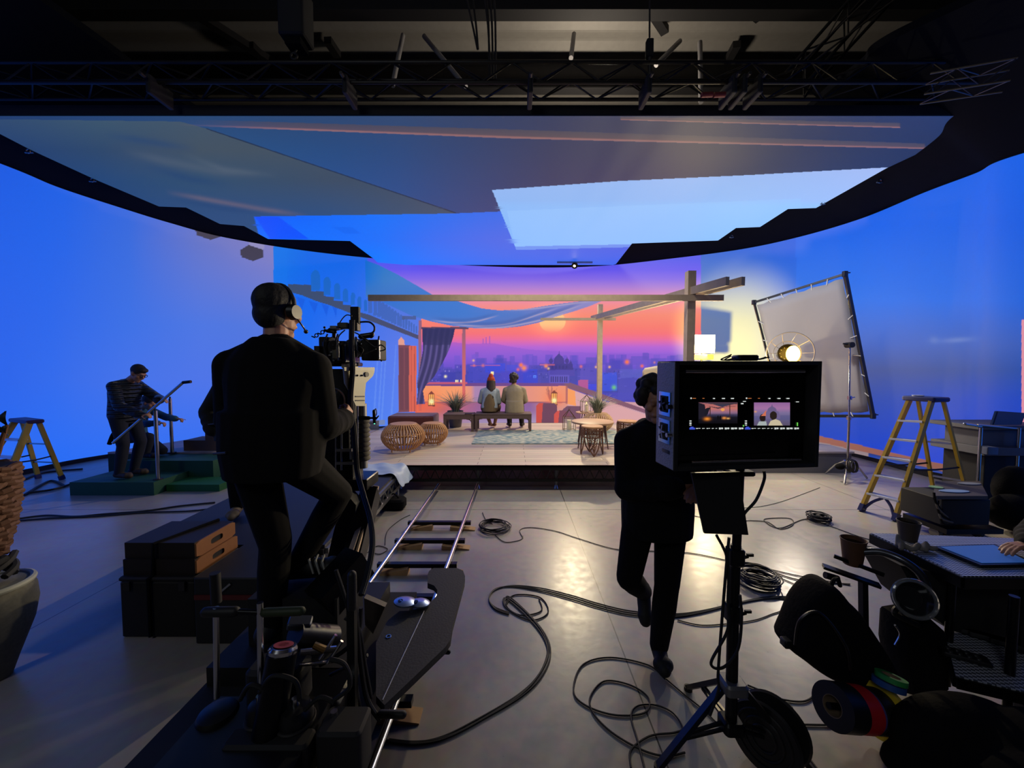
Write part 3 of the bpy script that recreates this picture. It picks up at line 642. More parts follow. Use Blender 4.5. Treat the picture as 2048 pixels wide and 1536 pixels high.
def paint_ceiling(x, y):
    C = bil(x, y, (0, 400, 800, 1100, 1400, 1700, 1960), (232, 300, 380, 440), [[(40, 70, 110), (44, 84, 130), (46, 82, 130), (40, 62, 108), (52, 62, 90), (40, 60, 104), (26, 60, 120)], [(34, 62, 98), (44, 96, 150), (36, 84, 146), (44, 62, 108), (56, 62, 90), (36, 56, 96), (26, 54, 104)], [(30, 60, 100), (40, 100, 170), (44, 90, 160), (50, 62, 110), (54, 60, 96), (40, 60, 100), (26, 54, 104)], [(30, 60, 100), (50, 110, 180), (56, 92, 160), (56, 64, 120), (54, 62, 104), (40, 60, 100), (26, 54, 104)]])
    C *= .58
    cv = [(-200, 236), (360, 243), (412, 257), (620, 328), (780, 382), (912, 426), (905, 600), (-200, 600)]
    m = inpoly(x, y, cv)
    base = .86 * bil(x, y, (0, 200, 400, 650, 900), (240, 300, 360, 430), [[(48, 72, 92), (60, 84, 92), (66, 84, 92), (64, 78, 88), (60, 74, 88)], [(34, 60, 92), (44, 68, 86), (66, 80, 80), (66, 80, 84), (60, 76, 88)], [(28, 60, 98), (34, 66, 100), (44, 74, 92), (58, 74, 84), (60, 74, 86)], [(24, 56, 96), (28, 62, 104), (36, 70, 108), (44, 76, 112), (66, 80, 96)]])
    put(C, m, base)
    for pts, wv, c, a in (([(240, 300), (330, 322), (430, 342), (520, 350)], 9, (84, 94, 96), .35), ([(280, 330), (380, 358), (470, 372)], 8, (24, 56, 90), .55), ([(330, 384), (430, 402), (520, 418), (620, 432)], 5, (112, 94, 94), .5), ([(200, 268), (300, 284), (400, 300)], 8, (26, 58, 92), .5), ([(360, 306), (450, 340), (560, 352)], 6, (84, 96, 100), .35), ([(330, 394), (440, 416), (540, 428)], 6, (20, 54, 92), .5)):
        yy = np.interp(x, [p_[0] for p_ in pts], [p_[1] for p_ in pts]); tp = np.clip((x - pts[0][0]) / 70, 0, 1) * np.clip((pts[-1][0] - x) / 70, 0, 1); put(C, m & (x > pts[0][0]) & (x < pts[-1][0]), S(*c), a * tp * np.exp(-((y - yy) / wv) ** 2))
    put(C, np.abs((y - 257) - (x - 412) * .338) < 1.2, S(24, 34, 44), .8 * ((x > 412) & (x < 912)))
    for (xa, ya0, ya1), (xb, yb0, yb1) in (((330, 237, 250), (1024, 259, 277)), ((1024, 259, 277), (1850, 287, 298)), ((1240, 233, 240), (1800, 246, 256))):
        t = np.clip((x - xa) / (xb - xa), 0, 1); t0 = ya0 + (yb0 - ya0) * t; t1 = ya1 + (yb1 - ya1) * t; mm = (x >= xa) & (x < xb) & (y > t0) & (y < t1)
        put(C, mm, ramp((y - t0) / (t1 - t0), [(0, (66, 64, 76)), (.7, (84, 70, 76)), (.85, (150, 102, 96)), (1, (128, 96, 100))]), .85 * sstep(330, 620, x))
    # bright blue opening and the pale skylight
    blue = [(508, 433), (905, 427), (1000, 423), (1320, 410), (1640, 396), (1640, 540), (700, 540), (520, 480)]
    put(C, inpoly(x, y, blue), bil(x, y, (510, 760, 1000, 1260), (430, 480, 527), [[(0, 86, 240), (0, 108, 240), (30, 100, 224), (60, 96, 214)], [(0, 104, 246), (20, 106, 240), (58, 100, 222), (58, 92, 218)], [(0, 110, 250), (10, 116, 248), (36, 104, 230), (50, 96, 224)]]))
    poly(C, x, y, [(510, 433), (556, 433), (618, 478), (540, 478)], (0, 66, 240), .8)
    poly(C, x, y, [(664, 454), (704, 454), (722, 467), (690, 468)], (0, 92, 226), .6)
    sk = [(984, 380), (1240, 362), (1500, 350), (1790, 334), (1790, 430), (1430, 483), (1290, 488), (1030, 493)]
    put(C, inpoly(x, y, sk), bil(x, y, (984, 1200, 1440, 1760), (340, 400, 412, 490), [[(146, 180, 236), (140, 178, 234), (140, 176, 232), (160, 184, 236)], [(134, 178, 236), (134, 178, 236), (140, 182, 238), (160, 190, 244)], [(132, 182, 242), (132, 182, 240), (138, 188, 244), (150, 196, 250)], [(120, 180, 246), (124, 182, 246), (128, 184, 248), (140, 190, 250)]]))
    poly(C, x, y, [(1014, 422), (1602, 397), (1602, 440), (1440, 490), (1032, 500)], (148, 198, 252), .35)
    return np.clip(C, 0, 1.4)
PC = np.array([ceil_pt(a + (c - a) * k, yy) for yy, a, c in zip(ys, xl, xr) for k in ss])
qx, qy = project(PC)
LEDC = screen_mat('ceiling_screen_picture', 0.06, 1.02, 'NONE', 0.55)
lc = grid_mesh('ceiling_screen', PC, paint_ceiling(qx, qy), LEDC, len(ys), NCc)
tag(lc, 'large overhead video screen with a stepped edge showing canvas, beams and a pale skylight', 'video screen')
b = MB(); e = [ceil_pt(a, yy) for yy, a in zip(ys, xl)] + [ceil_pt(c, yy) for yy, c in reversed(list(zip(ys, xr)))]
b.slab([(x_, y_, z_ + .14) for x_, y_, z_ in e], (0, 0, -.12)); b.build('panel_back', BLK, lc)
EDGE = mat('panel_edge_steel', (150, 146, 140), 0.3, 0.9)
for k, (px, py) in enumerate(((70, 301), (196, 359), (1858, 297), (1748, 361), (1636, 405), (1455, 472))):
    p = Vector(ceil_pt(px, py)) + Vector((-.10 if px < 1000 else .10, 0, -.03))
    t = thing('rigging_shackle', 'small bright fixing on the ceiling screen edge, ' + ('far left', 'left under the canvas', 'far right', 'right above the skylight', 'right at the first step', 'right at the last step')[k], 'fixing', p, 0, 'ceiling screen fixings')
    MB().cyl(p + Vector((-.05, 0, 0)), p + Vector((.05, .02, .01)), .012, .012, 8).build('bolt', EDGE, t)
    MB().ring(p + Vector((0, 0, .02)), .03, .008, (0, 1, 0), 14, 6).build('bow', EDGE, t)
    MB().cyl(p + Vector((0, 0, .03)), p + Vector((.06 if px < 1000 else -.06, .02, .30)), .006, .006, 6).build('strop', BLK, t)

q = D(1150, 532, 10.98); t = thing('spotlight', 'small warm spotlight hung in the gap behind the ceiling screen', 'lamp', q)
MB().cyl(q + Vector((0, .02, .06)), q + Vector((-.03, -.12, -.02)), .07, .09, 20).build('lamp_body', BLKM, t); MB().ell(q + Vector((-.035, -.125, -.03)), (.03, .012, .03)).build('lens', glow('spot_lens', (255, 226, 160), 20.0), t)
MB().bar(q + Vector((-.5, .05, .12)), q + Vector((.5, .05, .12)), .03, .06).build('mounting_bar', EDGE, t)

# ------------------------------------------------------------------ the stage decks
SZ = 0.37
def plank_mat(name, c1, c2, w=0.14, axis=1):
    m = bpy.data.materials.new(name); m.use_nodes = True; nt = m.node_tree; b = nt.nodes['Principled BSDF']; L = nt.links.new
    tc = nt.nodes.new('ShaderNodeTexCoord'); mp = nt.nodes.new('ShaderNodeMapping'); L(tc.outputs['Object'], mp.inputs[0])
    br = nt.nodes.new('ShaderNodeTexBrick'); br.inputs['Scale'].default_value = 1; br.inputs['Brick Width'].default_value = 1.9; br.inputs['Row Height'].default_value = w
    br.inputs['Mortar Size'].default_value = .0035; br.inputs['Mortar'].default_value = rgb(96, 82, 72); br.inputs['Color1'].default_value = rgb(*c1); br.inputs['Color2'].default_value = rgb(*c2); br.offset = .37
    L(mp.outputs[0], br.inputs['Vector'])
    nz = nt.nodes.new('ShaderNodeTexNoise'); mp2 = nt.nodes.new('ShaderNodeMapping'); mp2.inputs['Scale'].default_value = (1.2, 26, 1); L(tc.outputs['Object'], mp2.inputs[0]); L(mp2.outputs[0], nz.inputs['Vector']); nz.inputs['Scale'].default_value = 2; nz.inputs['Detail'].default_value = 5
    mx = nt.nodes.new('ShaderNodeMix'); mx.data_type = 'RGBA'; mx.blend_type = 'OVERLAY'; mx.inputs[0].default_value = .35; L(br.outputs['Color'], mx.inputs[6]); L(nz.outputs['Color'], mx.inputs[7]); L(mx.outputs[2], b.inputs['Base Color'])
    b.inputs['Roughness'].default_value = .5
    return m
PLANK = plank_mat('pale_deck_planks', (188, 170, 150), (204, 188, 168))
GREYD = mat('grey_deck_paint', (150, 148, 150), 0.6, scale=3)
FASC = mat('grey_fascia', (98, 98, 104), 0.8, scale=3)
DKPLY = mat('dark_ply', (30, 30, 34), 0.6, scale=4)
t = thing('stage_deck', 'raised stage of pale wooden planks in the middle of the set', 'stage', (0.2, 7.5, 0))
X0, X1, Y0, Y1 = -3.0, 3.15, 5.50, 9.62
MB().bbox((X0, Y0, SZ - .025), (X1, Y1, SZ)).build('planking', PLANK, t)
b = MB()
for z in (SZ - .055, SZ - .22):
    b.bbox((X0, Y0 - .012, z - .018), (X1, Y0 + .02, z + .018))
n = 44
for i in range(n):
    xa = X0 + (X1 - X0) * i / n; xb = X0 + (X1 - X0) * (i + 1) / n; xm = (xa + xb) / 2
    b.bar((xa, Y0 + .004, SZ - .21), (xm, Y0 + .004, SZ - .065), .014, .014); b.bar((xm, Y0 + .004, SZ - .065), (xb, Y0 + .004, SZ - .21), .014, .014)
b.build('edge_truss', BLKM, t)
MB().bbox((X0, Y0, SZ - .038), (X1, Y0 + .03, SZ - .002)).build('front_rail', BLKM, t)
for yy in (Y0 + .1, 7.5, Y1 - .1):
    for k in range(6):
        x = X0 + .2 + (X1 - X0 - .4) * k / 5
        lg = MB().cyl((x, yy, .05), (x, yy, SZ - .03), .024, .024, 10).build('leg', ALUD, t)
        MB().cyl((x, yy, 0), (x, yy, .05), .035, .02, 10).build('levelling_foot', CHR, lg)
t = thing('wing_deck', 'low grey stage wing at the right behind the floor stand', 'stage', (4.6, 6.9, 0))
pts = [(3.17, 6.40), (5.72, 6.37), (5.76, 6.9), (5.2, 7.6), (4.4, 8.35), (3.17, 9.2)]
MB().slab([(x, y, SZ) for x, y in pts], (0, 0, -.03)).build('deck_top', mat('pale_paint', (176, 164, 160), .6), t)
MB().bbox((3.17, 6.40, 0), (5.70, 6.44, SZ - .03)).build('fascia', FASC, t)
MB().bbox((5.66, 6.44, 0), (5.70, 6.9, SZ - .03)).build('fascia', FASC, t)
t = thing('wing_deck', 'low stage wing at the left behind the green steps', 'stage', (-5.0, 6.9, 0))
pts = [(-6.72, 6.34), (-3.02, 6.30), (-3.02, 8.6), (-5.4, 8.3), (-6.3, 7.5)]
MB().slab([(x, y, SZ) for x, y in pts], (0, 0, -.03)).build('deck_top', mat('worn_pale_ply', (160, 146, 146), .6, scale=5, var=.25), t)
MB().bbox((-6.72, 6.34, 0), (-4.4, 6.38, SZ - .03)).build('fascia', mat('green_fascia', (14, 52, 46), .8), t)
for x, y in ((-6.2, 7.2), (-4.2, 6.4), (-3.2, 6.4), (-3.2, 8.3), (-5.2, 8.0)):
    MB().cyl((x, y, 0), (x, y, SZ - .03), .024, .024, 10).build('leg', ALUD, t)
GRN = mat('green_paint', (16, 74, 54), .65)
t = thing('green_steps', 'dark green wooden treads leading up to the left stage wing', 'steps', (-5.6, 5.7, 0))
MB().bbox((-6.15, 5.28, 0), (-4.98, 5.86, .185)).build('lower_tread', GRN, t)
MB().bbox((-5.98, 5.86, 0), (-4.60, 6.32, .345)).build('upper_tread', GRN, t)
MB().bbox((-4.96, 5.45, 0), (-4.20, 5.84, .10)).build('side_block', mat('green_block', (18, 92, 46), .65), t)
t = thing('wooden_steps', 'small brown wooden step unit on the left stage wing', 'steps', (-5.2, 6.6, SZ))
BRNP = mat('brown_ply', (112, 86, 70), .7)
MB().bbox((-5.55, 6.45, SZ), (-4.9, 6.85, SZ + .175)).build('lower_step', BRNP, t)
MB().bbox((-5.18, 6.45, SZ + .175), (-4.7, 6.85, SZ + .36)).build('upper_step', BRNP, t)

# the riser deck left of the dolly track
t = thing('riser_deck', 'black topped aluminium riser deck left of the dolly track', 'platform', (-2.2, 4.2, 0))
ra, rb, rc_, rd = (-3.05, 3.02), (-1.50, 3.02), (-1.56, 5.44), (-3.10, 5.44)
MB().slab([(x, y, SZ) for x, y in (ra, rb, rc_, rd)], (0, 0, -.025)).build('deck_top', DKPLY, t)
def side_frame(p, q, n):
    p = Vector((*p, 0)); q = Vector((*q, 0)); b = MB()
    for z in (SZ - .05, SZ - .20): b.bar(p + Vector((0, 0, z)), q + Vector((0, 0, z)), .035, .045)
    for i in range(n):
        a = p.lerp(q, i / n); c = p.lerp(q, (i + 1) / n); mm = (a + c) / 2
        b.bar(a + Vector((0, 0, SZ - .19)), mm + Vector((0, 0, SZ - .06)), .016, .016); b.bar(mm + Vector((0, 0, SZ - .06)), c + Vector((0, 0, SZ - .19)), .016, .016)
    return b
side_frame((-1.49, 3.02), (-1.55, 5.44), 12).build('side_frame', ALU, t)
side_frame((-3.05, 3.01), (-1.50, 3.01), 10).build('end_frame', DKST, t)
for x, y in ((-3.0, 3.06), (-1.55, 3.06), (-1.6, 5.3), (-3.0, 5.3)):
    MB().cyl((x, y, 0), (x, y, SZ - .03), .024, .024, 10).build('leg', ALU, t)
# crumpled protective sheet at the far end of the riser
b = MB(); rnd = random.Random(5); nx, ny = 16, 9; rows = []
for j in range(ny):
    row = []
    for i in range(nx):
        x = -2.22 + .92 * i / (nx - 1); y = 4.92 + .56 * j / (ny - 1)
        z = SZ + .022 + .016 * math.sin(i * 1.3 + j * .8) + rnd.random() * .014
        if x > -1.52: z -= (x + 1.52) * .85; x -= (x + 1.52) * .55
        if j == 0: z -= .0
        row.append((x + math.sin(j * 2.1) * .02, y, z))
    rows.append(row)
b.loft(rows, caps=False, closed=False)
o = tag(b.build('protective_sheet', mat('pale_blue_sheet', (170, 186, 206), .5, bump=.2), smooth=60), 'crumpled pale sheet lying over the far corner of the riser deck', 'sheet')
sm = o.modifiers.new('thickness', 'SOLIDIFY'); sm.thickness = .004; o.modifiers.new('soft', 'SUBSURF').levels = 1

# ------------------------------------------------------------------ pergola
TIM = mat('weathered_timber', (196, 176, 150), .75, scale=12, var=.2, bump=.15)
t = thing('pergola', 'timber pergola frame with two posts and crossing beams over the stage', 'pergola', (2.9, 7.5, SZ))
def post(px, Y, z0, z1, w):
    x = D(px, 740, Y).x; MB().bbox((x - w / 2, Y - w / 2, z0), (x + w / 2, Y + w / 2, z1)).build('post', TIM, t); return x
xn = post(1377, 5.72, SZ, D(1377, 543, 5.72).z, .115)
xf = post(1199, 9.30, SZ, D(1199, 609, 9.3).z, .11)
zb = D(1200, 599, 5.72).z
MB().bbox((-2.08, 5.61, zb - .035), (3.06, 5.66, zb + .05)).build('front_beam', TIM, t)
zr = D(1150, 639, 9.3).z
MB().bbox((.68, 9.21, zr - .03), (2.47, 9.245, zr + .03)).build('rear_beam', TIM, t)
for dx, e in ((-.1, (1487, 560)), (.1, (1459, 558))):
    a = Vector((xf + dx - .05, 9.55, zr + .06)); c = D(*e, 4.95); c.x = xn + .1 + dx + .12; c.z = zb + .10
    MB().bar(a, c, .05, .11).build('side_beam', TIM, t)

# ------------------------------------------------------------------ rattan poufs, planter and stools
def pouf(name, label, c, R, H, n, group, mt=RATT):
    t = thing(name, label, 'pouf' if name == 'rattan_pouf' else 'planter', c, 0, group)
    c = Vector(c); ft = H * .10
    def prof(u):   # u 0 bottom .. 1 top
        a = PI * (.10 + .80 * u); return R * (.34 + .66 * math.sin(a) ** .8), ft + (H - ft) * (.5 - .5 * math.cos(PI * u)) if False else ft + (H - ft) * u
    rb = MB()
    for k in range(n):
        an = 2 * PI * k / n
        pts = []
        for i in range(11):
            r, z = prof(i / 10); pts.append(c + Vector((math.cos(an) * r, math.sin(an) * r, z)))
        rb.tube(pts, .0115, 6)
    rb.build('ribs', mt, t)
    for u in (0.02, .30, .62):
        r, z = prof(u); MB().ring(c + Vector((0, 0, z)), r - .012, .010, (0, 0, 1), 40, 6).build('hoop', mt, t)
    r, z = prof(1.0); MB().lathe([(0.001, z - .012), (r, z - .012), (r + .012, z), (r, z + .010), (0.001, z + .012)], c, 36).build('top_disc', mt, t)
    r, z = prof(.02)
    for k in range(4):
        an = PI / 4 + PI / 2 * k; MB().cyl(c + Vector((math.cos(an) * r * .95, math.sin(an) * r * .95, 0)), c + Vector((math.cos(an) * r * .95, math.sin(an) * r * .95, z + .01)), .012, .012, 8).build('leg', mt, t)
    return t
gp = G(798, 908, SZ); pouf('rattan_pouf', 'larger round rattan pouf at the left front edge of the stage', (gp.x, gp.y + .26, SZ), .355, .455, 40, 'rattan poufs on the stage')
gp = G(860, 893, SZ); pouf('rattan_pouf', 'smaller round rattan pouf tucked behind the larger one', (gp.x, gp.y + .22, SZ), .275, .385, 34, 'rattan poufs on the stage')
def grass(name, n, c, h, spread, m, parent, seed):
    R = random.Random(seed); b = MB(); c = Vector(c)
    for k in range(n):
        a = R.random() * 2 * PI; ln = h * (.6 + .5 * R.random()); le = spread * (.3 + R.random()); w = .009 + .007 * R.random()
        o = c + Vector((math.cos(a), math.sin(a), 0)) * R.random() * .07; d = Vector((math.cos(a), math.sin(a), 0)); s = Vector((-d.y, d.x, 0))
        rg = []
        for i in range(6):
            u = i / 5; p = o + d * le * u ** 1.6 + Vector((0, 0, ln * (u - .32 * u * u * (le / spread)))); ww = w * (1 - u * .92)
            rg.append([p - s * ww, p + Vector((0, 0, .002)) + d * .002, p + s * ww, p - d * .002])
        b.loft(rg)
    return b.build(name, m, parent, smooth=50)
LEAF = mat('grey_green_blade', (128, 134, 118), .6, var=.3, scale=12)
t = thing('grass_planter', 'spiky grass plant in a grey tapered pot behind the left bench', 'plant', (-1.33, 9.0, SZ))
MB().lathe([(.001, 0), (.13, 0), (.14, .02), (.185, .36), (.195, .38), (.18, .38), (.17, .34), (.001, .34)], (-1.33, 9.0, SZ), 28).build('pot', mat('grey_pot', (112, 110, 112), .7), t)
grass('foliage', 210, (-1.33, 9.0, SZ + .34), .58, .46, LEAF, t, 3)
pl = G(1200, 868, SZ); c = (pl.x, pl.y + .25, SZ)
t = pouf('rattan_planter', 'round rattan planter holding a spiky grass plant beside the round table', c, .325, .41, 38, 'rattan pieces at the right', mat('pale_rattan', (196, 160, 122), .55, var=.2, scale=25))
grass('foliage', 180, (c[0], c[1], SZ + .41), .50, .38, LEAF, t, 8)
def stool(label, c, R, H):
    t = thing('rattan_stool', label, 'stool', c, 0, 'woven rattan stools'); c = Vector(c)
    MB().lathe([(.001, H - .03), (R * .92, H - .03), (R, H - .015), (R * .96, H), (.001, H + .006)], c, 28).build('seat', RATT, t)
    for z in (H - .055, H - .17): MB().ring(c + Vector((0, 0, z)), R * .97, .011, (0, 0, 1), 28, 6).build('hoop', RATD, t)
    for k in range(4):
        a0 = -PI / 2 + PI / 2 * k; P = lambda da, z, rr=R: c + Vector((math.cos(a0 + da) * rr, math.sin(a0 + da) * rr, z))
        b = MB(); lo = [P(-.62, H - .03), P(-.60, H * .62), P(-.42, H * .28), P(-.16, .05), P(0, .015), P(.16, .05), P(.42, H * .28), P(.60, H * .62), P(.62, H - .03)]
        b.tube(curve(lo, 5), .011, 7); b.tube([P(0, .0), P(0, H - .03)], .0075, 6)
        for i in range(7):
            z = .05 + i * H * .085; wd = min(.52, .16 + i * .07)
            b.tube([P(0, z), P(wd * .55, z + .05), P(wd, z + .10)], .005, 5); b.tube([P(0, z), P(-wd * .55, z + .05), P(-wd, z + .10)], .005, 5)
        for q in (-.45, -.3, -.15, .15, .3, .45): b.tube([P(q, H - .17), P(q, H - .04)], .006, 5)
        b.build('leg_loop', RATD, t)
    return t
s1 = G(1188, 914, SZ); stool('woven rattan stool with looped legs at the front edge of the stage', (s1.x, s1.y + .17, SZ), .175, .47)
s2 = G(1256, 898, SZ); stool('woven rattan stool half hidden behind the walking person', (s2.x + .03, s2.y + .17, SZ), .175, .47)
# round table
t = thing('round_table', 'round wooden coffee table on thin splayed legs behind the front stool', 'table', (1.44, 6.84, SZ)); c = Vector((1.44, 6.84, SZ))
WTOP = mat('table_wood', (186, 150, 116), .5, scale=10)
MB().lathe([(.001, .415), (.36, .415), (.37, .43), (.37, .445), (.36, .45), (.001, .45)], c, 40).build('tabletop', WTOP, t)
for k in range(4):
    a = PI + .62 + k * PI / 2; d = Vector((math.cos(a), math.sin(a), 0))
    MB().cyl(c + d * .28 + Vector((0, 0, .42)), c + d * .36, .017, .008, 8).build('leg', mat('dark_table_leg', (86, 58, 44), .5), t)
# side table with candle lantern
pc = D(1173, 824, 8.98)
t = thing('side_table', 'small round side table carrying a glass lantern', 'table', (pc.x, pc.y, SZ)); c = Vector((pc.x, pc.y, SZ)); hz = pc.z - SZ
MB().lathe([(.001, hz - .02), (.245, hz - .02), (.25, hz), (.001, hz)], c, 32).build('tabletop', WTOP, t)
for k in range(3):
    a = PI / 6 + PI * 2 * k / 3 + PI / 2; d = Vector((math.cos(a), math.sin(a), 0)); MB().cyl(c + d * .14 + Vector((0, 0, hz - .02)), c + d * .20, .012, .009, 8).build('leg', BLKM, t)
GLS = mat('clear_pane', (235, 240, 240), .04, var=.0); GLS.node_tree.nodes['Principled BSDF'].inputs['Alpha'].default_value = .10
BRS = mat('thin_brass', (120, 92, 60), .4, .8)
WAX = mat('candle_wax', (226, 210, 170), .5)
FLM = glow('candle_flame', (255, 190, 90), 6.0)
def lantern(label, c, w, h, cr, chh, lit):
    t = thing('glass_lantern', label, 'lantern', c, 0, 'glass candle lanterns'); c = Vector(c); f = MB(); hw = w / 2; e = h * .62
    q = [(-hw, -hw), (hw, -hw), (hw, hw), (-hw, hw)]
    for i in range(4):
        a = Vector((*q[i], 0)); b_ = Vector((*q[(i + 1) % 4], 0))
        f.bar(c + a + Vector((0, 0, .006)), c + b_ + Vector((0, 0, .006)), .01, .01); f.bar(c + a + Vector((0, 0, e)), c + b_ + Vector((0, 0, e)), .01, .01)
        f.bar(c + a, c + a + Vector((0, 0, e)), .01, .01); f.bar(c + a + Vector((0, 0, e)), c + Vector((0, 0, h)), .01, .01)
    f.ring(c + Vector((0, 0, h + .02)), .02, .004, (0, 1, 0), 14, 6); f.build('frame', BRS, t)
    for i in range(4):
        a = Vector((*q[i], 0)); b_ = Vector((*q[(i + 1) % 4], 0)); up = Vector((0, 0, e))
        nrm = ((a + b_) / 2).normalized() * .002
        MB().loft([[c + a * .97, c + b_ * .97, c + b_ * .97 + nrm, c + a * .97 + nrm], [c + a * .97 + up, c + b_ * .97 + up, c + b_ * .97 + up + nrm, c + a * .97 + up + nrm]]).build('pane', GLS, t)
    o = MB().lathe([(.001, 0), (cr, 0), (cr, chh), (cr * .8, chh + .006), (.001, chh)], c + Vector((0, 0, .012)), 20).build('candle', WAX, None)
    tag(o, ('lit ' if lit else 'unlit ') + 'pale pillar candle inside the ' + ('lantern on the small side table' if lit else 'house shaped lantern on the deck'), 'candle', 'pillar candles')
    fl = MB(); fl.cyl(c + Vector((0, 0, chh + .01)), c + Vector((0, 0, chh + .03)), .002, .002, 6)
    fl.build('wick', BLK, o)
    if lit: MB().ell(c + Vector((0, 0, chh + .048)), (.009, .009, .024)).build('flame', FLM, o)
lantern('glass lantern with brass frame standing on the small side table', (pc.x, pc.y, pc.z), .25, .40, .045, .17, True)
lf = G(1138, 860, SZ); lantern('house shaped glass lantern on the stage floor by the rug', (lf.x, lf.y, SZ), .25, .46, .05, .21, False)

# ------------------------------------------------------------------ rug, benches, ottoman
def rug_mat():
    m = mat('faded_rug', (120, 142, 146), .95, var=.3, scale=5, bump=.4); nt = m.node_tree
    vo = nt.nodes.new('ShaderNodeTexNoise'); vo.inputs['Scale'].default_value = 16; vo.inputs['Detail'].default_value = 8
    mp = nt.nodes.new('ShaderNodeMapping'); mp.inputs['Scale'].default_value = (.5, 1.6, 1); tc = nt.nodes['Texture Coordinate']
    nt.links.new(tc.outputs['Object'], mp.inputs[0]); nt.links.new(mp.outputs[0], vo.inputs['Vector'])
    cr = nt.nodes.new('ShaderNodeValToRGB'); cr.color_ramp.elements[0].color = rgb(84, 120, 132); cr.color_ramp.elements[0].position = .42; cr.color_ramp.elements[1].color = rgb(196, 190, 170); cr.color_ramp.elements[1].position = .62
    nt.links.new(vo.outputs['Fac'], cr.inputs['Fac']); nt.links.new(cr.outputs['Color'], nt.nodes['Principled BSDF'].inputs['Base Color'])
    return m
ru = MB().slab([(-.74, 6.98, SZ + .014), (2.3, 6.98, SZ + .014), (2.3, 8.48, SZ + .014), (-.74, 8.48, SZ + .014)], (0, 0, -.012))
tag(ru.build('rug', rug_mat()), 'faded teal patterned rug spread on the planks under the right bench', 'rug')
BEN = mat('bench_wood', (96, 76, 70), .6, scale=10)
def bench(label, x0, x1, y0, y1, h, z0):
    t = thing('wooden_bench', label, 'bench', ((x0 + x1) / 2, (y0 + y1) / 2, z0), 0, 'low wooden benches')
    MB().rbox(((x0 + x1) / 2, (y0 + y1) / 2, z0 + h - .02), (x1 - x0, y1 - y0, .04), .02).build('seat', BEN, t)
    for y in (y0 + .02, y1 - .02): MB().bbox((x0 + .03, y - .012, z0 + h - .115), (x1 - .03, y + .012, z0 + h - .04)).build('apron', BEN, t)
    for x, s in ((x0 + .035, 1), (x1 - .035, -1)):
        for y in (y0 + .03, y1 - .03):
            MB().box((x, y, z0 + (h - .04) / 2), (.05, .05, h - .04), taper=1.15).build('leg', BEN, t)
            MB().tube(curve([(x + s * .012, y, z0 + h - .24), (x + s * .022, y, z0 + h - .17), (x + s * .06, y, z0 + h - .125), (x + s * .13, y, z0 + h - .112)], 5), .012, 7).build('brace', BEN, t)
bench('left of the two low wooden benches, empty beside the grass planter', -1.50, -.83, 8.32, 8.72, .385, SZ)
bench('right of the two low wooden benches, with the couple sitting on it', -.81, .43, 8.30, 8.72, .385, SZ + .015)
tag(MB().rbox((-.95, 8.36, SZ + .392), (.16, .09, .012), .01).build('phone', BLKP), 'small dark phone lying on the near edge of the left bench', 'phone')
t = thing('ottoman', 'large rust brown upholstered ottoman behind the rattan poufs', 'ottoman', (-2.31, 9.05, SZ))
VEL = mat('rust_velvet', (96, 42, 30), .85, sheen=.4, bump=.2, scale=20)
MB().rbox((-2.31, 9.05, SZ + .155), (1.05, .72, .27), .06, n=5).build('cushion_body', VEL, t)
MB().tube([(-2.31 + sx * .50, 9.05 + sy * .335, SZ + .275) for sx, sy in ((-1, -1), (1, -1), (1, 1), (-1, 1))], .008, 6, True).build('piping', VEL, t)
MB().bbox((-2.80, 8.72, SZ), (-1.82, 9.38, SZ + .03)).build('plinth', BLK, t)
t = thing('skirting_strip', 'low grey plinth strip along the left back of the stage', 'plinth', (-3.5, 9.4, SZ))
MB().bbox((-4.6, 8.66, 0), (-3.06, 8.80, .52)).build('board', mat('grey_plaster', (120, 124, 134), .8), t)
MB().bbox((-4.6, 8.64, .52), (-3.06, 8.82, .55)).build('capping', mat('grey_plaster', (120, 124, 134), .8), t)

# ------------------------------------------------------------------ people
def finish(o, vox, smooth_it=6):
    r = o.modifiers.new('join', 'REMESH'); r.mode = 'VOXEL'; r.voxel_size = vox; r.use_smooth_shade = True
    s = o.modifiers.new('soften', 'SMOOTH'); s.factor = .5; s.iterations = smooth_it
    return o
def frame(fwd, up=(0, 0, 1)):
    f = Vector(fwd).normalized(); r = f.cross(Vector(up)).normalized(); u = r.cross(f).normalized()
    return Matrix((r, f, u)).transposed()          # columns: right, forward, up
def head_shape(b, c, R, s=1.0, hat=False):
    c = Vector(c); P = lambda x, y, z: c + R @ (Vector((x, y, z)) * s)
    b.ell(P(0, -.012, .02), (.074 * s, .094 * s, .095 * s), R); b.ell(P(0, .022, -.045), (.058 * s, .066 * s, .074 * s), R)
    b.capsule(P(0, .058, -.098), P(0, .05, -.10), .03 * s, .03 * s)                      # chin
    b.capsule(P(0, .080, .018), P(0, .108, -.022), .010 * s, .016 * s)                   # nose
    b.capsule(P(-.035, .078, .030), P(.035, .078, .030), .014 * s, .014 * s)             # brow
    b.capsule(P(-.022, .082, -.060), P(.022, .082, -.060), .010 * s, .010 * s)           # lips
    for q in (-1, 1):
        b.ell(P(q * .031, .077, .010), .013 * s); b.ell(P(q * .045, .058, -.02), (.026 * s,) * 3)
        b.ell(P(q * .076, -.008, -.008), (.012 * s, .022 * s, .033 * s), R); b.capsule(P(q * .072, .0, -.025), P(q * .07, .004, -.035), .008 * s, .006 * s)
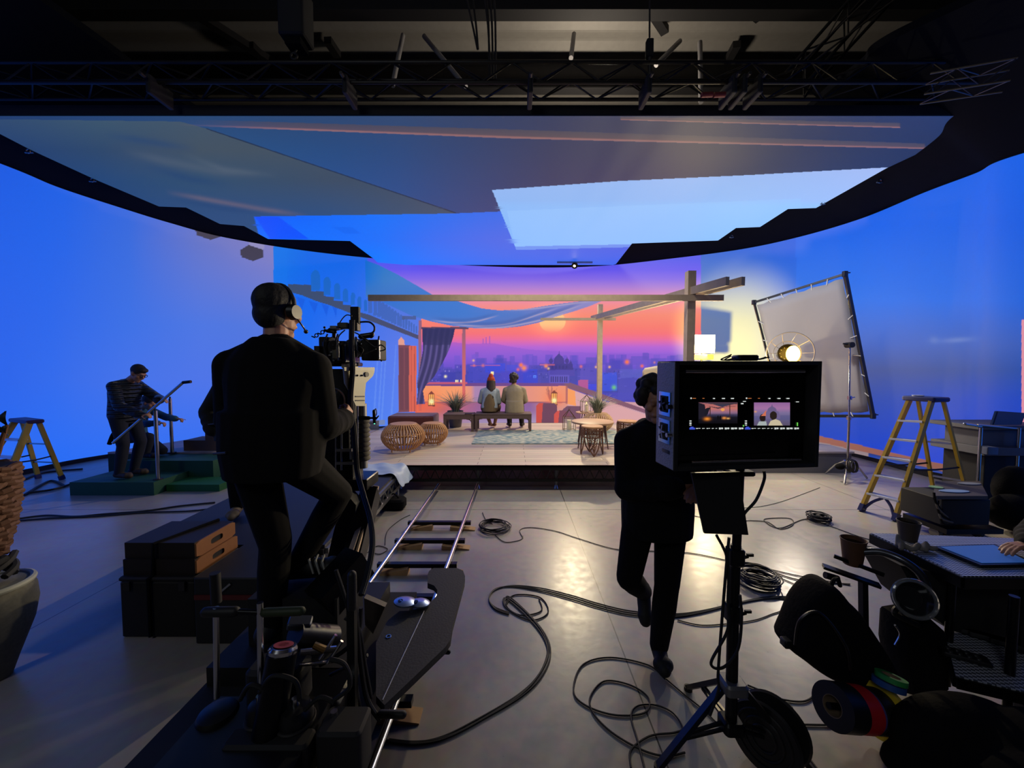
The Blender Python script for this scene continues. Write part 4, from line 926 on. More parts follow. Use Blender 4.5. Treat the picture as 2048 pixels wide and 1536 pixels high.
def hand_shape(b, wr, d, nrm, side, s=1.0, curl=.35, spread=.12):
    # d: direction of the fingers, nrm: back of the hand, side: +1 thumb on the left of d seen from the back
    d = Vector(d).normalized(); n = Vector(nrm); n = (n - d * n.dot(d)).normalized(); sd = n.cross(d).normalized() * side; wr = Vector(wr)
    pl = .085 * s
    b.capsule(wr, wr + d * .02 * s, .024 * s, .026 * s, 10)
    for k in (-1.2, -.4, .4, 1.2): b.capsule(wr + d * .015 * s + sd * k * .014 * s, wr + d * pl + sd * k * .019 * s, .013 * s, .0115 * s, 10)
    for k, L in ((1.35, .068), (.45, .078), (-.45, .072), (-1.35, .056)):
        p = wr + d * pl + sd * k * .0185 * s; a = 0; dd = (d + sd * k * spread * .5).normalized(); ax = n.cross(dd).normalized()
        for j, fr in enumerate((.45, .32, .23)):
            a = curl * (1.0, 1.15, .7)[j]; dd = (dd * math.cos(a) - n * math.sin(a) if j == 0 else (Matrix.Rotation(a, 3, -dd.cross(n)) @ dd)).normalized()
            q = p + dd * L * s * fr; b.capsule(p, q, (.0095 - .0008 * j) * s, (.0088 - .0008 * j) * s, 8); p = q
    p = wr + d * .028 * s + sd * .024 * s; dd = (d * .62 + sd * .75 - n * .25).normalized()
    for fr, r in ((.045, .0125), (.032, .0105), (.025, .009)):
        q = p + dd * fr * s; b.capsule(p, q, r * s, r * .92 * s, 8); p = q; dd = (dd + d * .45 - n * .3 * curl).normalized()
def ellring(c, right, fwd, rx, ry, n=20, p=2.4):
    o = []
    for i in range(n):
        a = 2 * PI * i / n; ca, sa = math.cos(a), math.sin(a)
        o.append(c + right * rx * math.copysign(abs(ca) ** (2 / p), ca) + fwd * ry * math.copysign(abs(sa) ** (2 / p), sa))
    return o
def torso_shape(b, J, k=1.0, inf=0.0, hip=True, belly=0.0):
    pel, che, nek = J['pelvis'], J['chest'], J['neck']; r_h = (J['hipR'] - J['hipL']).normalized(); r_s = (J['shR'] - J['shL']).normalized()
    up0 = (che - pel).normalized(); up1 = (nek - che).normalized()
    def fw(r, u): return u.cross(r).normalized()
    sw = (J['shR'] - J['shL']).length / 2; hw = (J['hipR'] - J['hipL']).length / 2 + .075 * k
    rings = []
    for q, (c, r, u, rx, ry) in enumerate(((pel - up0 * .09 * k, r_h, up0, hw * .82, .095 * k), (pel, r_h, up0, hw, .118 * k), (pel + (che - pel) * .35, (r_h + r_s).normalized(), up0, hw * .93, .108 * k + belly),
                                           (pel + (che - pel) * .7, r_s, up0, sw * .88, .112 * k + belly * .6), (che, r_s, up1, sw * .98, .118 * k), (che + (nek - che) * .45, r_s, up1, sw * .95, .104 * k),
                                           (che + (nek - che) * .78, r_s, up1, sw * .62, .080 * k), (nek, r_s, up1, .062 * k, .062 * k))):
        rings.append(ellring(c, r, fw(r, u), rx + inf, ry + inf))
    b.loft(rings)
    for s_ in ('L', 'R'):
        b.ell(J['sh' + s_] + Vector((0, 0, -.012)), .054 * k + inf * .8); b.capsule(nek - (nek - che) * .12, J['sh' + s_] + Vector((0, 0, -.004)), .050 * k + inf * .6, .046 * k + inf * .7)
def arm_shape(b, J, s_, k=1.0, inf=0.0, upto=1.0, folds=0):
    a, e, w_ = J['sh' + s_], J['el' + s_], J['wr' + s_]
    b.capsule(a + Vector((0, 0, -.014)), e, .050 * k + inf * .9, .043 * k + inf * .9); w2 = e.lerp(w_, upto); b.capsule(e, w2, .043 * k + inf, (.043 - .015 * upto) * k + inf)
    for i in range(folds):
        t = .15 + .7 * i / max(1, folds - 1); b.ell(e.lerp(w2, t), (.043 - .012 * t) * k + inf + .004)
def leg_shape(b, J, s_, k=1.0, inf=0.0, upto=1.0):
    h, kn, an = J['hip' + s_], J['kn' + s_], J['an' + s_]
    b.capsule(h, kn, .088 * k + inf, .058 * k + inf); m = kn.lerp(an, .35); b.capsule(kn, m, .056 * k + inf, .056 * k + inf)
    b.capsule(m, kn.lerp(an, upto), .056 * k + inf, .040 * k + inf)
def foot_shape(b, an, toe, k=1.0, inf=0.0):
    an = Vector(an); toe = Vector(toe); d = (toe - an); d2 = Vector((d.x, d.y, 0)).normalized() if abs(d.z) < .9 * d.length else d.normalized()
    heel = an - d.normalized() * .035 * k + Vector((0, 0, -.035 * k)) * (1 if abs(d.z) < .15 else .4)
    b.capsule(an, heel, .040 * k + inf, .036 * k + inf); b.capsule(heel, toe, .036 * k + inf, .028 * k + inf)
    s = Vector((-d2.y, d2.x, 0)); b.capsule(toe + s * .018 * k - d.normalized() * .03, toe - s * .018 * k - d.normalized() * .03, .03 * k + inf, .03 * k + inf)
def person(label, J, hf, k=1.0, vox=.009, top=None, legs=None, shoes=None, skinm=SKIN, hands=None, sleeve=1.0, hem=None, inf=.016, topname='sweater', legname='trousers', leg_upto=1.0, belly=0.0, group=None, barefoot=False, hs=1.0, bvox=None):
    base = Vector((J['pelvis'].x, J['pelvis'].y, min(J['anL'].z, J['anR'].z) - .08))
    t = thing('person', label, 'person', base, 0, group)
    R = frame(*hf); b = MB(); torso_shape(b, J, k); b.capsule(J['neck'], J['head'] - R @ Vector((0, .01, .06)), .055 * k, .052 * k); head_shape(b, J['head'], R, k * hs)
    for s_ in 'LR':
        arm_shape(b, J, s_, k); leg_shape(b, J, s_, k); foot_shape(b, J['an' + s_], J['to' + s_], k)
        if hands and s_ in hands: hand_shape(b, J['wr' + s_], *hands[s_][:3], s=k, curl=hands[s_][3])
        elif not hands: hand_shape(b, J['wr' + s_], (J['wr' + s_] - J['el' + s_]), (1 if s_ == 'R' else -1, 0, .1), -1 if s_ == 'R' else 1, s=k)
    finish(b.build('body', skinm, t), bvox or vox, 2)
    if top:
        b = MB(); torso_shape(b, J, k, inf, belly=belly)
        if hem: b.loft([ellring(J['pelvis'] + Vector((0, 0, z_)), (J['hipR'] - J['hipL']).normalized(), Vector((0, 0, 1)).cross((J['hipR'] - J['hipL']).normalized()), a_, c_) for z_, a_, c_ in hem])
        for s_ in 'LR': arm_shape(b, J, s_, k, inf, sleeve, 3 if sleeve > .6 else 0)
        finish(b.build(topname, top, t), vox, 5)
    if legs:
        b = MB(); up0 = (J['chest'] - J['pelvis']).normalized(); r_h = (J['hipR'] - J['hipL']).normalized(); f_h = up0.cross(r_h).normalized(); hw = (J['hipR'] - J['hipL']).length / 2 + .075 * k
        b.loft([ellring(J['pelvis'] + up0 * z_, r_h, f_h, hw * q_ + .012, w_ * k + .012) for z_, q_, w_ in ((-.11, .86, .098), (-.03, 1.0, .118), (.05, .99, .118))])
        for s_ in 'LR': leg_shape(b, J, s_, k, .016, leg_upto)
        finish(b.build(legname, legs, t), vox, 5)
    if shoes:
        for s_ in 'LR':
            b = MB(); foot_shape(b, J['an' + s_], J['to' + s_], k, .012); finish(b.build('shoe', shoes, t), min(vox, .008), 4)
    return t, R
V = Vector
def hairmat(n, c): return mat(n, c, .7, scale=40, bump=.6, var=.3)

# ---- the couple on the bench, seen from behind, facing away (+y)
BZ = SZ + .40
wx = -.50
J = dict(pelvis=V((wx, 8.52, BZ + .11)), chest=V((wx + .01, 8.56, BZ + .40)), neck=V((wx + .01, 8.60, BZ + .55)), head=V((wx + .03, 8.64, BZ + .70)),
         shL=V((wx - .155, 8.57, BZ + .48)), shR=V((wx + .165, 8.57, BZ + .48)), elL=V((wx - .22, 8.62, BZ + .24)), elR=V((wx + .21, 8.62, BZ + .22)), wrL=V((wx - .17, 8.82, BZ + .14)), wrR=V((wx + .15, 8.80, BZ + .12)),
         hipL=V((wx - .10, 8.54, BZ + .09)), hipR=V((wx + .10, 8.54, BZ + .09)), knL=V((wx - .16, 8.92, BZ + .09)), knR=V((wx + .18, 8.92, BZ + .09)), anL=V((wx + .00, 8.86, SZ + .10)), anR=V((wx + .10, 8.88, SZ + .10)),
         toL=V((wx + .10, 8.92, SZ + .045)), toR=V((wx + .05, 9.00, SZ + .045)))
PBLUE = mat('pale_blue_shirt', (150, 160, 168), .9, bump=.3); KHAK = mat('khaki_vest', (104, 86, 62), .9, bump=.3); SHOR = mat('olive_shorts', (92, 74, 52), .9, bump=.3)
t, R = person('person in rust beanie and pale shirt sitting on the bench, left of the pair', J, ((.12, 1, .05),), .94, .010, PBLUE, SHOR, None, sleeve=.1, topname='shirt', legname='shorts', leg_upto=0.0)
b = MB(); b.ell(J['head'] + V((0, -.01, .035)), (.086, .104, .075)); b.ell(J['head'] + V((.0, -.02, .10)), (.055, .07, .065)); b.ring(J['head'] + V((0, -.005, .0)), .083, .016)
finish(b.build('beanie', mat('rust_knit', (176, 66, 40), .95, bump=.5, scale=60), t), .008)
b = MB()
for i in range(9):
    a = PI + PI * i / 8; p = J['head'] + V((math.cos(a) * .07, math.sin(a) * .085 - .005, -.01))
    b.capsule(p, p + V((math.cos(a) * .012, -.055, -.16)), .028, .026); b.capsule(p + V((math.cos(a) * .012, -.055, -.16)), p + V((-math.cos(a) * .02 + .03, -.125, -.40 + .08 * abs(i - 4) / 4)), .028, .010)
finish(b.build('hair', hairmat('dark_brown_hair', (46, 30, 26)), t), .009, 2)
b = MB(); b.loft([ellring(J['pelvis'] + (J['chest'] - J['pelvis']) * q, V((1, 0, 0)), V((0, 1, 0)), w_, d_) for q, w_, d_ in ((-.3, .165, .135), (.2, .160, .14), (.7, .13, .140), (1.1, .10, .125), (1.45, .07, .09))]); finish(b.build('vest', KHAK, t), .010)
mx = .055
J = dict(pelvis=V((mx, 8.52, BZ + .12)), chest=V((mx, 8.57, BZ + .43)), neck=V((mx - .01, 8.62, BZ + .59)), head=V((mx - .02, 8.66, BZ + .745)),
         shL=V((mx - .19, 8.57, BZ + .50)), shR=V((mx + .19, 8.57, BZ + .50)), elL=V((mx - .245, 8.68, BZ + .27)), elR=V((mx + .245, 8.64, BZ + .26)), wrL=V((mx - .12, 8.86, BZ + .16)), wrR=V((mx + .13, 8.86, BZ + .16)),
         hipL=V((mx - .10, 8.54, BZ + .10)), hipR=V((mx + .10, 8.54, BZ + .10)), knL=V((mx - .13, 8.96, BZ + .09)), knR=V((mx + .16, 8.96, BZ + .09)), anL=V((mx - .11, 8.90, SZ + .10)), anR=V((mx + .17, 8.90, SZ + .10)),
         toL=V((mx - .13, 9.06, SZ + .055)), toR=V((mx + .19, 9.06, SZ + .055)))
BEI = mat('beige_shirt', (150, 136, 112), .9, bump=.4, scale=14)
t, R = person('person in loose beige shirt sitting on the bench, right of the pair', J, ((-.35, 1, .03),), 1.0, .010, BEI, mat('dark_trousers', (44, 36, 34), .9), mat('brown_shoes', (44, 30, 24), .6), topname='shirt', inf=.024,
              hem=[(-.12, .215, .175), (.02, .205, .165), (.14, .195, .15)])
b = MB(); rr = random.Random(2)
b.ell(J['head'] + V((0, -.02, .03)), (.095, .112, .10))
for i in range(46):
    a = rr.random() * 2 * PI; e = -.25 + rr.random() * 1.8
    if math.sin(a) > .4 and e < .7: continue
    if i < 12: b.ell(J['head'] + V((-.07 + .14 * i / 11, -.07 - .025 * math.sin(PI * i / 11), -.06 + .02 * (i % 3))), .032)
    b.ell(J['head'] + V((math.cos(a) * .085 * math.cos(e), -.015 + math.sin(a) * .10 * math.cos(e), .03 + math.sin(e) * .085)), .026 + rr.random() * .012)
finish(b.build('hair', hairmat('dark_curly_hair', (40, 30, 28)), t), .008, 2)

# ---- worker in quilted jacket on the green steps, facing right
HX, HY, HZ = -5.62, 5.56, .185
J = dict(pelvis=V((HX, HY, HZ + .90)), chest=V((HX + .02, HY, HZ + 1.22)), neck=V((HX + .09, HY, HZ + 1.40)), head=V((HX + .24, HY - .02, HZ + 1.51)),
         shL=V((HX + .04, HY + .18, HZ + 1.34)), shR=V((HX + .04, HY - .18, HZ + 1.34)), elL=V((HX + .22, HY + .20, HZ + 1.08)), elR=V((HX + .10, HY - .24, HZ + 1.02)), wrL=V((HX + .50, HY - .02, HZ + 1.10)), wrR=V((HX + .35, HY - .20, HZ + .95)),
         hipL=V((HX, HY + .10, HZ + .88)), hipR=V((HX, HY - .10, HZ + .88)), knL=V((HX + .10, HY + .12, HZ + .50)), knR=V((HX + .06, HY - .10, HZ + .48)), anL=V((HX + .0, HY + .10, HZ + .085)), anR=V((HX - .02, HY - .10, HZ + .085)),
         toL=V((HX + .17, HY + .10, HZ + .045)), toR=V((HX + .15, HY - .12, HZ + .045)))
rail_a, rail_b = D(226, 886, 5.30), D(366, 765, 5.36); rd_ = (rail_b - rail_a).normalized()
def on_rail(x): return rail_a + rd_ * ((x - rail_a.x) / rd_.x)
J['wrR'] = on_rail(HX + .56) + V((-.075, -.03, -.03)); J['wrL'] = on_rail(HX + .76) + V((-.085, .03, .0)); J['elR'] = V((HX + .20, HY - .27, HZ + 1.06)); J['elL'] = V((HX + .36, HY + .16, HZ + 1.12))
JKT = mat('quilted_jacket', (46, 50, 62), .45, var=.25, scale=6)
def quilt(m, rows):
    nt = m.node_tree; wv = nt.nodes.new('ShaderNodeTexWave'); wv.bands_direction = 'Z'; wv.inputs['Scale'].default_value = rows; wv.inputs['Distortion'].default_value = 1.2; wv.inputs['Detail Scale'].default_value = 2
    nt.links.new(nt.nodes['Texture Coordinate'].outputs['Object'], wv.inputs['Vector']); bp = nt.nodes.new('ShaderNodeBump'); bp.inputs['Strength'].default_value = 1.0; bp.inputs['Distance'].default_value = .05
    nt.links.new(wv.outputs['Fac'], bp.inputs['Height']); nt.links.new(bp.outputs['Normal'], nt.nodes['Principled BSDF'].inputs['Normal'])
quilt(JKT, 5.5)
DEN = mat('dark_denim', (22, 28, 44), .9)
t, R = person('person in dark quilted jacket looking down, holding a steel handrail on the green steps', J, ((.80, -.05, -.55), (.55, 0, .8)), .98, .010, JKT, DEN, mat('work_boots', (62, 48, 36), .7), hands={'L': ((.95, .05, .1), (0, .4, 1), 1, .75), 'R': ((.95, .1, .1), (0, -.4, 1), -1, .75)}, topname='jacket', inf=.028, belly=.02)
b = MB(); b.ell(J['head'] + R @ V((0, -.02, .042)), (.083, .098, .088), R); b.ell(J['head'] + R @ V((0, .045, .085)), (.06, .05, .035), R); finish(b.build('hair', hairmat('short_dark_hair', (32, 26, 26)), t), .008)
b = MB()
for q in (-1, 1): b.ring(J['head'] + R @ V((q * .032, .096, .012)), .021, .003, R @ V((0, 1, 0)), 18, 6); b.bar(J['head'] + R @ V((q * .052, .095, .012)), J['head'] + R @ V((q * .08, .0, .012)), .004, .004)
b.build('glasses', BLKM, t)
t = thing('handrail', 'slim bright steel handrail held slantwise by the person in quilted jacket', 'handrail', rail_a)
MB().cyl(rail_a, rail_b, .019, .019, 14).build('rail', CHR, t)
MB().cyl(rail_b, rail_b + V((.11, .0, .012)), .021, .021, 12).build('end_bracket', BLKM, t)
for (px, py0, py1, Y, lab) in ((308, 822, 961, 5.40, 'nearer'), (340, 797, 905, 6.30, 'farther')):
    p0 = D(px + 2, py1, Y); p1 = D(px, py0, Y); p0.x = p1.x; p0.z = .185 if Y < 6 else SZ
    if Y < 6: p0.y = p1.y = 5.42
    t = thing('rail_post', lab + ' upright steel handrail post by the green steps', 'post', p0, 0, 'handrail posts')
    MB().cyl(p0, p1, .024, .024, 14).build('tube', CHR, t); MB().cyl(p0, p0 + V((0, 0, .012)), .055, .055, 16).build('base_flange', DKST, t); MB().cyl(p1, p1 + V((0, 0, .03)), .012, .012, 8).build('spigot', DKST, t)

# ---- second worker kneeling behind, in a blue shirt
KX, KY, KZ = -6.04, 6.10, .345
J = dict(pelvis=V((KX, KY, KZ + .36)), chest=V((KX + .03, KY, KZ + .66)), neck=V((KX + .16, KY - .02, KZ + .82)), head=V((KX + .30, KY - .03, KZ + .88)),
         shL=V((KX + .08, KY + .18, KZ + .76)), shR=V((KX + .06, KY - .18, KZ + .76)), elL=V((KX + .36, KY + .18, KZ + .62)), elR=V((KX + .32, KY - .22, KZ + .56)), wrL=V((KX + .60, KY + .10, KZ + .60)), wrR=V((KX + .60, KY - .22, KZ + .58)),
         hipL=V((KX, KY + .10, KZ + .34)), hipR=V((KX, KY - .10, KZ + .34)), knL=V((KX + .34, KY + .12, KZ + .08)), knR=V((KX + .36, KY - .12, KZ + .34)), anL=V((KX - .06, KY + .12, KZ + .10)), anR=V((KX + .30, KY - .12, KZ + .09)),
         toL=V((KX + .08, KY + .12, KZ + .05)), toR=V((KX + .46, KY - .13, KZ + .05)))
t, R = person('person in blue shirt crouching behind the person in quilted jacket', J, ((.9, 0, -.4), (.4, 0, .9)), .97, .011, mat('teal_shirt', (56, 104, 124), .9, bump=.3), DEN, mat('dark_boots', (28, 26, 26), .7), hands={'L': ((1, 0, 0), (0, 0, 1), 1, .9), 'R': ((1, .1, 0), (0, 0, 1), -1, .9)}, topname='shirt')
b = MB(); b.ell(J['head'] + R @ V((0, -.02, .04)), (.083, .1, .088), R); finish(b.build('hair', hairmat('short_dark_hair', (32, 26, 26)), t), .009)
MB().tube(curve([(KX - .10, KY - .05, KZ + .44), (KX - .24, KY - .06, KZ + .40), (KX - .33, KY - .06, KZ + .22)], 5), .03, 8).build('tool_pouch', CLOTHB, t)

# ---- dolly operator, back to us, right foot raised
OX, OY, OZ = -1.16, 1.86, .43
BLKS = mat('black_sweatshirt', (12, 12, 14), .95, bump=.2, spec=.2); BLKT = mat('black_trousers', (11, 11, 13), .95, spec=.2)
J = dict(pelvis=V((OX + .0, OY, OZ + .94)), chest=V((OX + .01, OY + .02, OZ + 1.28)), neck=V((OX + .0, OY + .04, OZ + 1.50)), head=V((OX - .005, OY + .07, OZ + 1.64)),
         shL=V((OX - .205, OY + .02, OZ + 1.38)), shR=V((OX + .195, OY + .02, OZ + 1.37)), elL=V((OX - .275, OY + .10, OZ + 1.10)), elR=V((OX + .215, OY + .06, OZ + 1.07)), wrL=V((OX - .12, OY + .32, OZ + 1.04)), wrR=V((OX + .185, OY + .36, OZ + 1.06)),
         hipL=V((OX - .10, OY, OZ + .91)), hipR=V((OX + .10, OY, OZ + .91)), knL=V((OX - .03, OY + .04, OZ + .48)), knR=V((OX + .19, OY + .26, OZ + .66)), anL=V((OX - .03, OY - .02, OZ + .10)), anR=V((OX + .03, OY + .14, OZ + .335)),
         toL=V((OX + .01, OY + .15, OZ + .05)), toR=V((OX + .21, OY + .18, OZ + .285)))
t, R = person('person in black with headset standing on the dolly, back turned, one foot raised', J, ((.22, 1, -.06),), 1.02, .008, BLKS, BLKT, mat('dark_sneaker', (26, 25, 25), .6), hands={'L': ((.6, .7, -.1), (-.6, .3, .7), 1, .5), 'R': ((.05, .75, .6), (.9, -.1, .2), -1, .95)}, topname='sweatshirt', inf=.034, belly=.03, hem=[(-.10, .215, .165), (.04, .235, .175), (.22, .235, .165)], hs=1.06, bvox=.0048)
b = MB(); b.ell(J['head'] + R @ V((0, -.022, .045)), (.088, .108, .092), R); b.ell(J['head'] + R @ V((0, -.05, -.02)), (.076, .070, .075), R); finish(b.build('hair', hairmat('cropped_dark_hair', (16, 15, 16)), t), .008)
hs = MB()
arc = [J['head'] + R @ V((math.cos(a) * .098, -.005, .02 + math.sin(a) * .115)) for a in np.linspace(-.1, PI + .1, 17)]
hs.tube(arc, .008, 8)
for q in (-1, 1): hs.cyl(J['head'] + R @ V((q * .082, 0, -.005)), J['head'] + R @ V((q * .112, 0, -.005)), .040, .034, 20)
ho = hs.build('headset', BLKP, t)
MB().tube(curve([J['head'] + R @ V((.10, .01, -.03)), J['head'] + R @ V((.108, .05, -.075)), J['head'] + R @ V((.075, .105, -.085))], 6), .004, 6).ell(J['head'] + R @ V((.072, .108, -.085)), .011).build('microphone_boom', BLKP, ho)
WST = mat('pale_stripe', (150, 148, 142), .6)
for i in range(3):
    p = J['anR'].lerp(J['toR'], .35 + .17 * i)
    MB().tube([p + V((.03, -.052, -.03)), p + V((.02, -.05, .0)), p + V((.0, -.036, .035)), p + V((-.005, 0, .050))], .006, 6).build('shoe_stripe', WST, t)
MB().capsule(J['anR'] + V((-.05, 0, -.085)), J['toR'] + V((.03, 0, -.036)), .016, .014).build('sole', mat('shoe_sole', (52, 50, 48), .7), t)
MB().tube([J['pelvis'] + V((-.20, -.12, .03)), J['pelvis'] + V((-.11, -.165, .045))], .006, 6).build('pocket_edge', mat('grey_trim', (56, 56, 58), .6), t)

# ---- person behind the operator on the riser
PX_, PY_, PZ_ = -2.56, 3.62, SZ
J = dict(pelvis=V((PX_, PY_, PZ_ + .84)), chest=V((PX_ + .03, PY_ + .02, PZ_ + 1.14)), neck=V((PX_ + .08, PY_ + .05, PZ_ + 1.33)), head=V((PX_ + .13, PY_ + .10, PZ_ + 1.44)),
         shL=V((PX_ - .17, PY_, PZ_ + 1.24)), shR=V((PX_ + .21, PY_ + .02, PZ_ + 1.24)), elL=V((PX_ - .33, PY_ + .02, PZ_ + 1.00)), elR=V((PX_ + .30, PY_ + .10, PZ_ + 1.0)), wrL=V((PX_ - .20, PY_ - .10, PZ_ + .84)), wrR=V((PX_ + .30, PY_ + .3, PZ_ + .95)),
         hipL=V((PX_ - .10, PY_, PZ_ + .82)), hipR=V((PX_ + .10, PY_, PZ_ + .82)), knL=V((PX_ - .10, PY_ + .03, PZ_ + .45)), knR=V((PX_ + .12, PY_ + .06, PZ_ + .45)), anL=V((PX_ - .07, PY_, PZ_ + .09)), anR=V((PX_ + .12, PY_ + .06, PZ_ + .09)),
         toL=V((PX_ - .02, PY_ - .14, PZ_ + .045)), toR=V((PX_ + .22, PY_ - .04, PZ_ + .045)))
t, R = person('person in dark jacket standing on the riser, mostly hidden behind the dolly operator', J, ((.4, 1, -.2),), .96, .010, mat('dark_jacket', (22, 23, 27), .9, bump=.3), BLKT, mat('tan_shoes', (120, 106, 84), .7), topname='jacket', inf=.032, hem=[(-.10, .22, .17), (.06, .20, .16)], hands={'L': ((.6, -.1, -.7), (-.6, -.6, .2), 1, .5), 'R': ((0, 1, 0), (0, 0, 1), -1, .5)})
b = MB(); b.ell(J['head'] + R @ V((0, -.02, .045)), (.085, .104, .09), R); finish(b.build('hair', hairmat('cropped_dark_hair', (16, 15, 16)), t), .009)
MB().bar(J['pelvis'] + V((-.20, -.145, .06)), J['pelvis'] + V((-.09, -.18, .075)), .006, .012).build('pocket_trim', mat('grey_trim', (56, 56, 58), .6), t)

# ---- person walking towards us behind the monitor
WX, WY = .86, 2.28
J = dict(pelvis=V((WX + .02, WY + .02, .93)), chest=V((WX + .01, WY + .02, 1.26)), neck=V((WX - .01, WY - .02, 1.47)), head=V((WX - .035, WY - .07, 1.605)),
         shL=V((WX + .185, WY + .02, 1.37)), shR=V((WX - .165, WY + .02, 1.36)), elL=V((WX + .25, WY - .06, 1.12)), elR=V((WX - .18, WY - .04, 1.08)), wrL=V((WX + .16, WY - .26, 1.16)), wrR=V((WX + .02, WY - .22, 1.14)),
         hipL=V((WX + .11, WY + .02, .91)), hipR=V((WX - .08, WY + .02, .91)), knL=V((WX + .06, WY - .05, .50)), knR=V((WX - .17, WY - .06, .55)), anL=V((WX + .04, WY + .0, .09)), anR=V((WX + .01, WY + .20, .31)),
         toL=V((WX + .02, WY - .135, .045)), toR=V((WX + .0, WY + .13, .16)))
t, R = person('person in dark clothes with curly hair walking forward behind the floor monitor', J, ((-.1, -1, -.35),), .98, .008, mat('black_jumper', (13, 13, 15), .95, bump=.2, spec=.2), BLKT, mat('black_shoes', (12, 12, 12), .7), hands={'L': ((-.7, -.5, -.1), (0, -.3, .9), -1, .5), 'R': ((.8, -.5, -.1), (0, -.4, .9), 1, .5)}, topname='jumper', inf=.034, belly=.035, bvox=.0048, hem=[(-.14, .205, .165), (.02, .21, .17), (.2, .205, .165)])
b = MB(); rr = random.Random(4)
b.ell(J['head'] + R @ V((0, -.035, .02)), (.09, .10, .105))
for i in range(60):
    a = rr.random() * 2 * PI; e = -.7 + rr.random() * 2.2; d_ = R @ V((math.cos(a) * .088 * math.cos(e), -.02 + math.sin(a) * .105 * math.cos(e), .03 + math.sin(e) * .09))
    if math.sin(a) > .5 and e < .6: continue
    b.ell(J['head'] + d_, .024 + rr.random() * .014)
finish(b.build('hair', hairmat('dark_curls', (26, 21, 20)), t), .007, 2)

# ------------------------------------------------------------------ dolly track
TRK = thing('dolly_track', 'pair of steel camera dolly rails running towards the stage', 'dolly track', (-.83, 3.2, 0))
def trk(px, py): return G(px, py, .10)
lr = [trk(732, 1177), trk(846.5, 1014)]; rr_ = [trk(742, 1536), trk(941.5, 1006)]
def ext(a, b, y): return a + (b - a) * ((y - a.y) / (b.y - a.y))
for a, b_ in (lr, rr_):
    p0 = ext(a, b_, .95); p1 = ext(a, b_, 5.46); p0.z = p1.z = .10
    MB().cyl(p0, p1, .019, .019, 14).build('rail', CHR, TRK)
def at_rail(q, y): p = ext(*(lr, rr_)[q], y); p.z = .10; return p
SLP = []
for i, py in enumerate((1046, 1082, 1130, 1195)):
    y = G(800, py, .06).y; SLP.append(y)
SLP += [2.38, 1.92, 1.46]
for y in SLP:
    a = at_rail(0, y); c = at_rail(1, y)
    MB().bar(V((a.x - .07, y, .062)), V((c.x + .07, y, .062)), .045, .036).build('sleeper', BLKM, TRK)
sid = ('left', 'right')
for i, y in enumerate(SLP):
    for q in (0, 1):
        if (i >= 4 and q == 0): continue
        a = at_rail(q, y); s_ = 1 if q == 0 else -1; x0 = a.x + (.015 if q == 0 else -.05); yy = y - .02 if q == 0 else y - .025
        nm = ('by the stage', 'second from the stage', 'third from the stage', 'at the far end of the dolly board', 'hidden beside the dolly', 'near the bottom edge', 'lowest, at the bottom edge')[i]
        b = MB(); xa, xb = (x0 - .05, x0 + .19) if q == 0 else (x0 - .10, x0 + .17)
        h0, h1 = (.012, .058) if q == 0 else (.044, .008)
        xf = [V((xa, yy - .045, 0)), V((xb, yy - .045, 0)), V((xb, yy - .045, h1)), V((xa, yy - .045, h0))]
        b.loft([xf, [v_ + V((0, .09, 0)) for v_ in xf]])
        tag(b.build('wedge', WOODW), 'pale wooden levelling wedge under the ' + sid[q] + ' rail, ' + nm, 'wedge', 'levelling wedges')

# ------------------------------------------------------------------ camera dolly
DOL = thing('camera_dolly', 'black camera dolly with boom arm standing on the rails at the lower left', 'camera dolly', (-.9, 1.7, 0))
zc = .40
BP = [(867, 1136), (914, 1136), (926, 1141), (930, 1152), (929, 1163), (905, 1251), (901, 1278), (891, 1294), (769, 1410), (752, 1392), (752, 1285), (775, 1241), (799, 1222), (822, 1221), (845, 1214), (862, 1203), (873, 1192), (875, 1180), (868, 1171), (855, 1166), (855, 1150), (858, 1142)]
MB().slab([G(x, y, zc) for x, y in BP], (0, 0, -.035)).build('side_board', mat('rubber_board', (40, 40, 41), .7, bump=.15, scale=80), DOL)
MB().tube([G(848, 1222, zc + .002), G(795, 1335, zc + .002), G(765, 1400, zc + .002)], .0022, 6).build('board_seam', ALU, DOL)
MB().ring(G(777, 1273, zc + .001), .012, .003, (0, 0, 1), 18, 6).build('board_eyelet', CHR, DOL)
MB().bbox((-1.42, 1.18, .17), (-.62, 2.44, .33)).build('chassis', BLK, DOL)
MB().bbox((-1.40, 1.70, .33), (-.78, 2.40, .42)).build('standing_deck', RUB, DOL)
for x in (-1.10, -.56):
    for y in (1.36, 2.30):
        q = 0 if x < -.8 else 1; a = at_rail(q, y)
        MB().cyl(a + V((-.03, 0, .075)), a + V((.03, 0, .075)), .056, .056, 24).cyl(a + V((-.045, 0, .075)), a + V((.045, 0, .075)), .018, .018, 12).build('wheel', RUB, DOL)
        MB().bbox((a.x - .045, y - .05, .12 + .115), (a.x + .045, y + .05, .30)).build('wheel_bracket', BLKM, DOL)
# raised step block for the right foot
MB().bbox((-1.30, 1.84, .42), (-.86, 2.16, .655)).build('foot_block', BLK, DOL)
